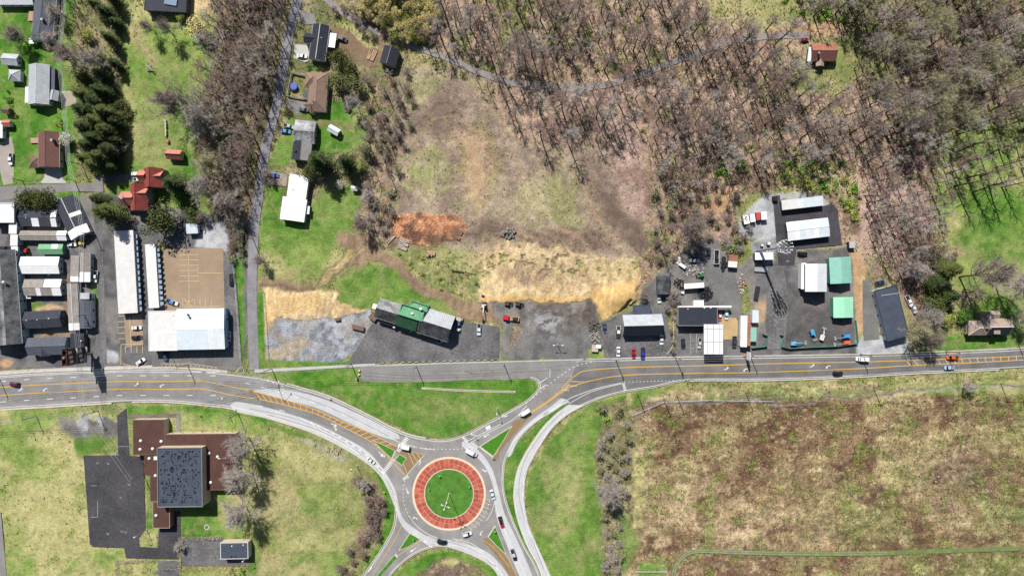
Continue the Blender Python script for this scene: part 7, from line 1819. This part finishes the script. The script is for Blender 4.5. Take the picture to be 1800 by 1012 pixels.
container(1328, 556, 22, 11, 91, 2.7, RF['blue_w'], 'pale blue container beside the rust striped building'); container(1324, 588, 24, 11, 91, 2.7, RF['teal'], 'teal container beside the rust striped building')
container(1498, 430, 11, 10, 88, 2.6, DKS, 'small grey box shed on legs right of the black yard', roofcol=RF['silver']); container(1363, 349, 8, 8, 0, 1.8, mat('black_steel', C(40, 40, 46), var=.15), 'black waste bin at the top of the black yard', 'waste_bin', 'bin')
container(629, 576, 21, 7, 14, 1.6, RF['rust'], 'long rusty waste skip on the gravel left of the restaurant', 'skip', 'skip', RF['brown']); container(593, 561, 9, 5, -8, 1.3, RF['rust'], 'short rusty skip where straw meets gravel', 'skip', 'skip', RF['brown'])
container(656, 557, 13, 11, 38, 1.8, mat('black_steel', (1, 1, 1)), 'dark dumpster at the left end of the restaurant', 'dumpster', 'bin', RF['brown'])
container(849, 520, 5, 3, 20, 1, RF['feltd_shade'], 'dark crate on the dirt track above the restaurant', 'crate', 'crate'); container(1200, 514, 5, 4, 10, 1.2, RF['white'], 'white crate in front of the black roofed shop', 'crate', 'crate')
o = thing('cargo_trailer', 'white framed trailer filled with dark scrap in the junk yard', 'trailer', 1258, 452, 91)
part(o, 'floor', DARKM, lambda b: b.box((0, 0, .7), (6.4, 2.2, .2)))
for x, y, sx, sy in ((0, -1.15, 6.6, .14), (0, 1.15, 6.6, .14), (-3.25, 0, .14, 2.2), (3.25, 0, .14, 2.2)): part(o, 'side', TRIM, lambda b: b.box((x, y, 1.2), (sx, sy, 1.2)))
rr = random.Random(3)
tag(part(o, 'scrap', DARKM, lambda b: [b.box((rr.uniform(-2.9, 2.9), rr.uniform(-.9, .9), 1.1), (rr.uniform(.4, 1), rr.uniform(.3, .7), .7), rr.uniform(0, 3)) for _ in range(24)]), kind='stuff')
for x in (-.6, .6):
    for s in (-1, 1): part(o, 'wheel', TYRE, lambda b: b.tube([(x, s * 1.0, .4), (x, s * 1.25, .4)], .4, 8))
def pile(px, py, rx, ry, n, ms, label, cat, name, size=(.5, 1.2), hgt=1.0, seed=1, flat=.6):
    o = thing(name, label, cat, px, py); r = random.Random(seed)
    for i, m in enumerate(ms):
        mb = MB()
        for _ in range(n // len(ms)):
            t = r.uniform(0, 6.28); q = r.random() ** .6; s = r.uniform(*size)
            mb.box((rx * S * q * math.cos(t), ry * S * q * math.sin(t), hgt * (1 - q) * r.random() + .2), (s, s * r.uniform(.4, 1), s * flat), r.uniform(0, 3), r.uniform(.5, .9))
        tag(mb.build('heap', m, o), kind='stuff')
PALE = mat('pale_debris', C(220, 214, 206), var=.15); TIM = mat('grey_timber', C(196, 184, 172), var=.15, scale=1.2); RUST = mat('rusty_debris', C(150, 96, 74), var=.25)
pile(1240, 516, 13, 13, 160, (DARKM, TYRE), 'heap of black tyres and scrap behind the station shop', 'scrap heap', 'scrap_heap', (.4, .9), 1.4, 2)
pile(1193, 502, 10, 14, 90, (DARKM, TYRE), 'dark scrap heap beside the arched barn', 'scrap heap', 'scrap_heap', (.4, .9), 1.2, 3)
pile(1219, 476, 20, 10, 60, (PALE, TIM), 'pale heap of branches and boards in the junk yard', 'debris heap', 'debris_heap', (.3, .9), .5, 4, .25)
pile(1272, 464, 6, 14, 46, (DARKM, TYRE), 'stack of dark pallets left of the rusty trailer shed', 'scrap heap', 'scrap_heap', (.5, 1.1), 1.2, 5)
pile(1304, 500, 8, 18, 70, (PALE, RUST, TIM), 'strip of pale and rusty rubble along the junk yard edge', 'rubble', 'rubble', (.3, .8), .5, 6, .5)
pile(893, 410, 14, 10, 90, (mat('boulder', C(150, 144, 138), var=.2, scale=.8), mat('boulder_dark', C(128, 122, 118), var=.2, scale=.8)), 'heap of grey broken concrete on the cleared field', 'rubble heap', 'rubble_heap', (.5, 1.4), 1.6, 7)
pile(756, 446, 9, 5, 40, (mat('earth_heap', C(190, 158, 124), var=.2),), 'small heap of tan earth below the mulch', 'earth heap', 'earth_heap', (.6, 1.4), 1.2, 8)
pile(690, 338, 9, 8, 30, (mat('earth_heap2', C(178, 164, 134), var=.2),), 'dry brush heap at the edge of the thin belt', 'brush heap', 'brush_heap', (.5, 1.4), 1.3, 9)
pile(1240, 350, 26, 20, 60, (TIM, PALE), 'scattered pale logs and stones on the tan slope', 'debris', 'debris', (.2, .7), .2, 10, .4)
pile(1045, 594, 10, 10, 70, (mat('grey_rubble', C(160, 156, 152), var=.2, scale=.8),), 'heap of grey gravel beside the workshop car park', 'gravel heap', 'gravel_heap', (.4, 1.0), 1.3, 11)
pile(1044, 572, 12, 10, 60, (mat('dark_rubble', C(104, 100, 98), var=.25, scale=.8),), 'dark dirt heap above the grey gravel heap', 'dirt heap', 'dirt_heap', (.5, 1.2), 1.2, 12)
pile(588, 792, 16, 7, 36, (mat('riprap', C(196, 176, 150), var=.2),), 'scatter of tan stones on the mound left of the roundabout', 'stones', 'stones', (.3, .9), .2, 13)
pile(678, 96, 5, 3, 8, (PALE,), 'white junk beside the garage on the woodland lane', 'debris', 'debris', (.4, 1), .4, 14)
def logs(px, py, ang, n, L, label, m=TIM):
    o = thing('timber_stack', label, 'timber stack', px, py, ang); r = random.Random(n)
    for i in range(n):
        y = (i - n / 2) * .62; a = r.uniform(-.12, .12)
        part(o, 'log', m, lambda b: b.tube([(-L / 2, y - a * L / 2, .3), (L / 2, y + a * L / 2, .3)], r.uniform(.2, .3), 6))
logs(710, 428, 20, 9, 4.6, 'stack of pale logs at the lower left of the mulch'); logs(803, 409, 24, 8, 5.0, 'stack of brown logs at the right end of the mulch', mat('brown_log', C(150, 118, 98), var=.2)); logs(655, 98, 112, 6, 5.0, 'stack of planks beside the garage', mat('tan_plank', C(206, 176, 146), var=.15)); logs(687, 420, -40, 2, 5.0, 'two loose pale logs left of the mulch')
o = thing('fallen_tree', 'fallen bare trunk at the left of the straw slope', 'fallen tree', 815, 480, 4); part(o, 'trunk', BARK, lambda b: b.tube([(6, 0, .3), (0, .4, .35), (-6, 1.0, .5)], [.1, .2, .28], 6))
for i in range(6): part(o, 'branch', BARK, lambda b: b.tube([(-2 - i * .7, .6, .4), (-3.4 - i * .9, (i % 2 * 2 - 1) * 2.2 + .6, .9)], [.1, .03], 4))
# parking stones, bollards, boulders
for i in range(18):
    t = i / 17; g = G(672 + 205 * t, 637.5 - 5.5 * t)
    o = bpy.data.objects.new('parking_stone', bpy.data.meshes.get('parking_stone') or MB().box((0, 0, .12), (1.9, .3, .24), 0, .8).build('parking_stone', M_CONC).data) if i else bpy.data.objects.get('parking_stone')
    if o is None:
        o = MB().box((0, 0, .12), (1.9, .3, .24), 0, .8).build('parking_stone', M_CONC)
    elif o.name not in COL.objects: link(o)
    o.location = (g.x, g.y, .03); tag(o, 'low concrete stone of the row between the restaurant car park and the old road', 'parking stone', 'parking stones')
for i, (x, y) in enumerate(((632, 651), (631.5, 658), (628, 666))):
    o = MB().box((0, 0, .5), (1.1, .9, 1.0), .3, .75).build('boulder', mat('bollard_white', C(224, 204, 184), var=.1)); g = G(x, y); o.location = (g.x, g.y, 0); tag(o, ('top', 'middle', 'lowest')[i] + ' of the three pale boulders closing the end of the old road', 'boulder')
# --- poles, lamps and wires
WOOD = mat('pole_wood', C(128, 112, 98), var=.15, scale=1); WIRE = mat('wire_metal', C(214, 216, 220), var=.05, scale=1, rough=.5)
def pole(px, py, ang, label, h_=11.0, arms=1, tr=False):
    o = thing('utility_pole', label, 'utility pole', px, py, ang, 0)
    part(o, 'pole', WOOD, lambda b: b.tube([(0, 0, -.2), (0, 0, h_)], [.22, .15], 7))
    for k in range(arms):
        z = h_ - .5 - k * 1.0; part(o, 'crossarm', WOOD, lambda b: b.box((0, 0, z), (.16, 2.6, .16)))
        for y in (-1.15, -.4, .4, 1.15): part(o, 'insulator', TRIM, lambda b: b.tube([(0, y, z + .08), (0, y, z + .32)], .07, 6))
    if tr: part(o, 'transformer', GALV, lambda b: b.tube([(.4, 0, h_ - 3), (.4, 0, h_ - 1.8)], .32, 8))
    g = G(px, py); return (g.x, g.y, h_ - .2)
NP = [pole(*a) for a in ((1, 668, 0, 'wooden pole at the left edge beside the maroon suv'), (330, 641, 4, 'wooden pole in front of the white store block'), (478, 648, 0, 'wooden pole at the lane mouth'), (618, 640, 0, 'wooden pole near the pale boulders', 11, 1, True), (732, 644, 0, 'wooden pole on the old road in front of the restaurant'), (886, 640, 0, 'wooden pole at the middle of the old road'),
                         (1082, 632, 0, 'wooden pole at the road in front of the white car', 12, 2), (1187, 628, 0, 'wooden pole between workshop and station', 12, 2, True), (1318, 624, 0, 'wooden pole beside the rust striped building'), (1512, 622, 0, 'wooden pole behind the white highway van'), (1662, 617, 0, 'wooden pole above the orange truck'), (1790, 606, 0, 'wooden pole at the right edge of the highway'))]
SP = [pole(*a) for a in ((1120, 692, 60, 'wooden pole on the verge, first right of the slip road'), (1166, 700, 70, 'wooden pole on the meadow edge with a kinked shadow'), (1190, 696, 80, 'wooden pole on the meadow edge, second of a close pair'), (1311, 690, 80, 'wooden pole on the meadow edge below the rust striped building'), (1535, 680, 80, 'wooden pole on the meadow edge below the white van'), (1759, 674, 84, 'wooden pole on the meadow edge at the far right'))]
VP = [pole(*a) for a in ((159, 553, 90, 'wooden pole beside the blue grey mobile home', 11, 1, True), (172, 722, 30, 'wooden pole with double arm at the gravel south of the highway', 12, 2), (64, 731, 0, 'wooden pole in the grass south west of the highway', 10), (252, 832, 30, 'wooden pole by the school car park', 11), (168, 412, 90, 'wooden pole right of the slanting house', 10), (144, 290, 90, 'wooden pole by the conifer row', 10), (127, 110, 90, 'wooden pole between the upper left gardens', 10), (419, 727, 20, 'wooden pole above the school tree', 11), (40, 318, 0, 'thin pole on the lawn beside the pale drive', 7), (132, 318, 0, 'thin pole on the lawn right of the garage drive', 7), (445, 420, 0, 'wooden pole beside the lane', 9))]
def cable(a, b, label, offs=(-1.1, 0, 1.1), sag=.7, grp=None):
    a, b = Vector(a), Vector(b); d = (b - a); q = Vector((-d.y, d.x, 0)).normalized(); mb = MB()
    for o_ in offs:
        mb.tube([a.lerp(b, t / 6) + q * o_ + Vector((0, 0, .3 - sag * 4 * (t / 6) * (1 - t / 6))) for t in range(7)], .05, 3, False)
    tag(mb.build('power_cables', WIRE), label, 'power cables', grp)
for i in range(len(NP) - 1): cable(NP[i], NP[i + 1], 'overhead cables between the poles along the north kerb of the highway', (-1, 0, 1), .9, 'cables along the highway')
for i in range(len(SP) - 1): cable(SP[i], SP[i + 1], 'overhead cables between the poles along the meadow edge', (-1, 1), .9, 'cables along the meadow')
cable(VP[0], VP[1], 'overhead cables crossing the highway by the billboard', (-1.2, -.5, .4, 1.1)); cable(VP[2], VP[1], 'overhead cables along the grass south of the highway'); cable((-60, 0, 10.8) and tuple(G(-40, 737)) [:2] + (10.0,), VP[2], 'overhead cables leaving the left edge south of the highway')
cable(VP[1], VP[3], 'overhead cables from the gravel pole to the school car park', (-.8, .8)); cable(VP[1], NP[2], 'overhead cables slanting over the highway to the lane mouth', (-1, 0, 1)); cable(VP[0], VP[4], 'overhead cables over the mobile homes', (-.8, 0, .8)); cable(VP[4], VP[5], 'overhead cables over the grey lane', (-.8, 0, .8)); cable(VP[5], VP[6], 'overhead cables along the conifer row', (-.9, -.3, .3, .9)); cable(VP[6], tuple(G(140, -30))[:2] + (9.8,), 'overhead cables leaving the top edge over the gardens', (-.9, -.3, .3, .9))
def lamp(px, py, ang, label, h_=9.0, arm=2.4, heads=1, m=None):
    o = thing('street_lamp', label, 'street lamp', px, py, ang, 0); m = m or GALV
    part(o, 'pole', m, lambda b: b.tube([(0, 0, -.1), (0, 0, h_)], [.17, .09], 7)); part(o, 'base', M_CONC, lambda b: b.tube([(0, 0, -.1), (0, 0, .3)], .35, 8))
    for k in range(heads):
        t = 2 * math.pi * k / heads; c, s = math.cos(t), math.sin(t)
        part(o, 'arm', m, lambda b: b.tube([(0, 0, h_ - .3), (arm * .5 * c, arm * .5 * s, h_ + .1), (arm * c, arm * s, h_)], .07, 5)); part(o, 'lamp_head', VENT, lambda b: b.box((arm * c, arm * s, h_ - .02), (.9, .42, .2), t))
lamp(789.5, 866.5, 20, 'tall four headed lamp in the middle of the roundabout', 19.0, 1.6, 4, VENT)
lamp(489, 680, -50, 'curved street lamp on the verge at the lane mouth', 9, 5); lamp(403, 728, -88, 'mast arm lamp reaching over the highway near the school', 9, 9); lamp(258, 930, 160, 'lamp on the grass corner of the school car park', 9, 1); lamp(441, 972, 140, 'lamp behind the brick shed at the bottom left', 8, 1); lamp(628, 818, 200, 'lamp at the mound left of the roundabout', 8, 1.2)
lamp(874, 718, 90, 'lamp beside the road branch north east of the roundabout', 7, 1.2); lamp(834, 762, 0, 'short lamp at the tip of the north east grass island', 4, .5); lamp(414, 797, 180, 'thin lamp at the right end of the brown school roof', 9, 4); lamp(980, 605, 0, 'sign frame on the dark lot left of the workshop', 5, 2, 2)
for i, (x, y, lab) in enumerate(((922, 884, 'small sign beside the slip road lawn'), (773, 834, 'small chevron sign at the upper left of the roundabout turf'), (825, 853, 'small chevron sign at the right of the roundabout turf'), (797, 907, 'small chevron sign at the bottom of the roundabout turf'), (754, 857, 'small chevron sign at the left of the roundabout turf'), (676, 862, 'small sign on the grass left of the roundabout'), (552, 777, 'small dark sign on the verge below the pale lane'), (580, 697, 'double sign on the kerb of the triangular green'), (470, 748, 'blue backed sign south of the highway near the school tree'), (870, 931, 'small sign on the lower right grass island'), (727, 945, 'small sign on the lower left grass island'), (866, 802, 'small sign at the tip of the upper right grass island'), (60, 766, 'small white sign in the field south of the highway'), (352, 726, 'arrow shaped white board on the school lawn'))):
    o = thing('road_sign', lab, 'sign', x, y, 90 if i % 2 else 20, 0)
    part(o, 'post', GALV, lambda b: b.tube([(0, 0, -.1), (0, 0, 2.2)], .05, 5)); part(o, 'board', VENT if i != 8 else WL['skyblue'], lambda b: b.box((.06, 0, 1.9), (.06, 1.0, .8))); part(o, 'back_frame', GALV, lambda b: b.box((.01, 0, 1.9), (.04, .8, .6)))
# billboard above the trailers
o = thing('billboard', 'tall double billboard on one post beside the highway, seen almost from above', 'billboard', 160, 621, 0, 0)
part(o, 'post', mat('brown_steel', C(150, 128, 104), var=.15), lambda b: b.tube([(0, 0, -.2), (0, 0, 20)], .55, 10))
RED1 = mat('poster_maroon', C(104, 58, 56), var=.25, scale=.3); RED2 = mat('poster_pale', C(214, 208, 206), var=.15, scale=.3)
for z in (9.5, 16.5):
    for s in (-1, 1):
        pn = part(o, 'panel', (RED1 if (z > 12) == (s > 0) else mat('poster_brown', C(84, 56, 52), var=.25, scale=.3)), lambda b: b.box((s * .95, 0, z), (.2, 7.4, 6.0)))
        for k in range(3): part(pn, 'print_band', RED2, lambda b: b.box((s * 1.06, -2.2 + k * 2.1, z - .8 + k * .7), (.03, 1.3, 2.6)))
    part(o, 'frame', DARKM, lambda b: [b.box((0, y, z), (1.7, .14, 5.6)) for y in (-3, -1, 1, 3)])
    for s in (-1, 1): part(o, 'catwalk', GALV, lambda b: b.box((s * 1.6, 0, z - 3.2), (.9, 7.4, .1)))
# roadside pylon sign
o = thing('pylon_sign', 'slim pylon sign with an orange foot at the end of the rust striped building', 'sign', 1308, 625, 0, 0)
part(o, 'post', GALV, lambda b: b.tube([(0, 0, 0), (0, 0, 8)], .18, 8)); part(o, 'foot', paint((226, 140, 70)), lambda b: b.box((0, 0, .35), (1.2, .9, .7)))
for z, hh in ((7.2, 2.2), (4.8, 1.6)): part(o, 'panel', VENT, lambda b: b.box((0, .5, z), (.35, 3.6, hh)))
# lattice mast of the phone network
mx = G(1331, 441); o = empty('radio_mast', mx, 0, 'tall phone mast with a crown of white antennas over the black yard', 'mast')
HM = 34.0
part(o, 'pole', GALV, lambda b: b.tube([(0, 0, 0), (0, 0, HM)], [.75, .32], 10))
for z, rad, n in ((33.3, 2.6, 12), (29.8, 2.2, 9), (26.5, 1.7, 6)):
    rg = part(o, 'platform', GALV, lambda b: [b.tube([(rad * math.cos(t), rad * math.sin(t), z), (rad * math.cos(t + 2.094), rad * math.sin(t + 2.094), z)], .09, 5) for t in (0, 2.094, 4.189)] + [b.tube([(0, 0, z), (rad * math.cos(t), rad * math.sin(t), z)], .09, 5) for t in (0, 2.094, 4.189)])
    for k in range(n):
        t = 2 * math.pi * k / n
        part(o, 'antenna', VENT, lambda b: b.box((rad * 1.08 * math.cos(t), rad * 1.08 * math.sin(t), z + .3), (.35, .5, 2.3), t))
for z in range(4, 26, 3): part(o, 'climbing_rung', GALV, lambda b: b.box((.7, 0, z), (.5, .08, .08)))
for i, (x, y, l, w, h_) in enumerate(((1352, 428, 5, 4, 2.2), (1340, 431, 4, 3, 1.8), (1348, 440, 3, 5, 2.0))): container(x, y, l, w, 0, h_, GALV, 'grey equipment cabinet at the mast foot, ' + ('upper right of three', 'left of three', 'lowest of three')[i], 'equipment_cabinet', 'cabinet', VENT)
# --- fences
def fence(pts, h_, label, post, rail, gap=2.4, mesh=None, rails=(.3, .95), name='fence'):
    P = W(pts); o = empty(name, P[0], 0, label, 'fence'); L0 = P[0]
    Q = [tuple(p) for p in P]; D = along(Q)[-1]; n = max(1, int(D / gap))
    for i in range(n + 1):
        p = cut(Q, max(0, D * i / n - .001), D * i / n)[-1]; mb = MB(); mb.box((p[0] - L0.x, p[1] - L0.y, h_ / 2), (.12, .12, h_)); mb.build('post', post, o)
    for i in range(len(P) - 1):
        a, b = P[i] - L0, P[i + 1] - L0
        for t in rails:
            mb = MB(); mb.tube([a + Vector((0, 0, h_ * t)), b + Vector((0, 0, h_ * t))], .06, 5); mb.build('rail', rail, o)
        if mesh:
            d = (b - a).normalized(); q = Vector((-d.y, d.x, 0)) * .02
            mb = MB(); mb.kerb([a, b], .05, .05, h_ - .1); mb.build('panel', mesh, o)
GF = mat('green_fence_mesh', C(92, 160, 130), var=.1, scale=1); 
fence([(1370, 588), (1376, 590), (1372, 609), (1386, 612), (1420, 610), (1470, 608), (1505, 603)], 1.9, 'green mesh fence along the front of the rental yard', GF, GF, 3, GF)
fence([(1502, 563), (1504, 580), (1506, 602)], 1.9, 'green mesh fence down the right side of the rental yard', GF, GF, 3, GF); fence([(1320, 611), (1346, 608), (1348, 590), (1340, 587)], 1.9, 'green mesh fence round the teal container', GF, GF, 3, GF)
fence([(514, 129), (506, 170), (540, 176)], 1.6, 'white fence round the garden with the blue pool, left and bottom sides', TRIM, TRIM, 2.4, TRIM); fence([(514, 129), (537, 134)], 1.6, 'white fence along the top of the garden with the blue pool', TRIM, TRIM, 2.4, TRIM)
fence([(464, 514), (468, 560), (472, 632)], 1.6, 'wire fence along the left side of the straw and gravel plot', WOOD, WIRE, 6); fence([(1183, 560), (1184, 600), (1180, 612), (1172, 622)], .9, 'low pale rail between workshop and station', TRIM, TRIM, 3); fence([(214, 200), (217, 260), (232, 304)], 1.4, 'thin fence along the right side of the conifer row', WOOD, WOOD, 5)
fence([(1116, 1003), (1172, 1003), (1172, 1020)], 1.3, 'white rail fence at the bottom of the meadow', TRIM, TRIM, 3); fence([(1110, 730), (1166, 706), (1240, 703), (1360, 705)], 1.1, 'old wire fence along the top of the meadow', WOOD, WIRE, 7); fence([(398, 440), (412, 470), (418, 540), (424, 630)], 1.8, 'wire fence beside the lane bank right of the tan car park', GALV, WIRE, 4)
o = thing('pool', 'round garden pool under a blue cover inside the white fence', 'pool', 517, 154)
part(o, 'wall', DARKM, lambda b: b.tube([(0, 0, 0), (0, 0, 1.1)], 1.9, 20)); part(o, 'cover', paint((40, 84, 196)), lambda b: b.tube([(.2, .3, 1.1), (.2, .3, 1.22)], 1.6, 18))
o = thing('stone_wall', 'ruined low stone wall on the garden lawn', 'wall', 293, 226, 88)
rr = random.Random(9)
for i in range(14): part(o, 'stone', M_SLAB if i % 3 else PALE, lambda b: b.box((-3.6 + i * .55, rr.uniform(-.2, .2), .6), (.6, rr.uniform(.6, 1.0), rr.uniform(.9, 1.4)), rr.uniform(-.2, .2), .8))
container(294, 248, 4, 5, 0, 1.3, RF['pink_litred'], 'small pinkish hutch below the stone wall', 'hutch', 'hutch'); container(424, 395, 6, 6, 8, 1.6, RF['offwhite'], 'small white box at the lane edge by the gravel', 'utility_box', 'cabinet')
pile(1194, 458, 4, 9, 8, (PALE,), 'row of white drums in the scrub at the junk yard corner', 'drums', 'drums', (1.0, 1.5), .4, 15)
container(1200, 467, 12, 5, 35, 1.6, RF['white'], 'white boat shaped tank in the junk yard scrub', 'tank', 'tank'); container(1046, 612, 11, 12, 4, 1.4, TIM, 'stack of pale pallets beside the grass patch at the road', 'pallet_stack', 'pallets'); container(1052, 609, 9, 6, 4, 1.8, VENT, 'white tank beside the pale pallets', 'tank', 'tank'); container(1338, 474, 22, 7, 4, .9, RF['silver'], 'grey slab like car trailer with red patches in the utility yard', 'car_trailer', 'trailer', GALV); container(1331, 515, 24, 7, 100, 1.0, DARKM, 'dark lattice trailer lying in the utility yard', 'lattice_trailer', 'trailer')
o = thing('tree_bed', 'planted brick bed at the top of the tan car park', 'planter', 284, 433); part(o, 'edging', WL['brick'], lambda b: b.tube([(0, 0, 0), (0, 0, .3)], 2.0, 14)); part(o, 'soil', mat('planter_soil', C(140, 140, 76), var=.2), lambda b: b.tube([(0, 0, .28), (0, 0, .36)], 1.75, 14))
o = thing('fire_ring', 'ring of tan stones on the school lawn', 'fire ring', 364, 926)
for i in range(9): part(o, 'stone', PALE, lambda b: b.box((1.1 * math.cos(i * .7), 1.1 * math.sin(i * .7), .15), (.6, .5, .35), i * .7, .8))
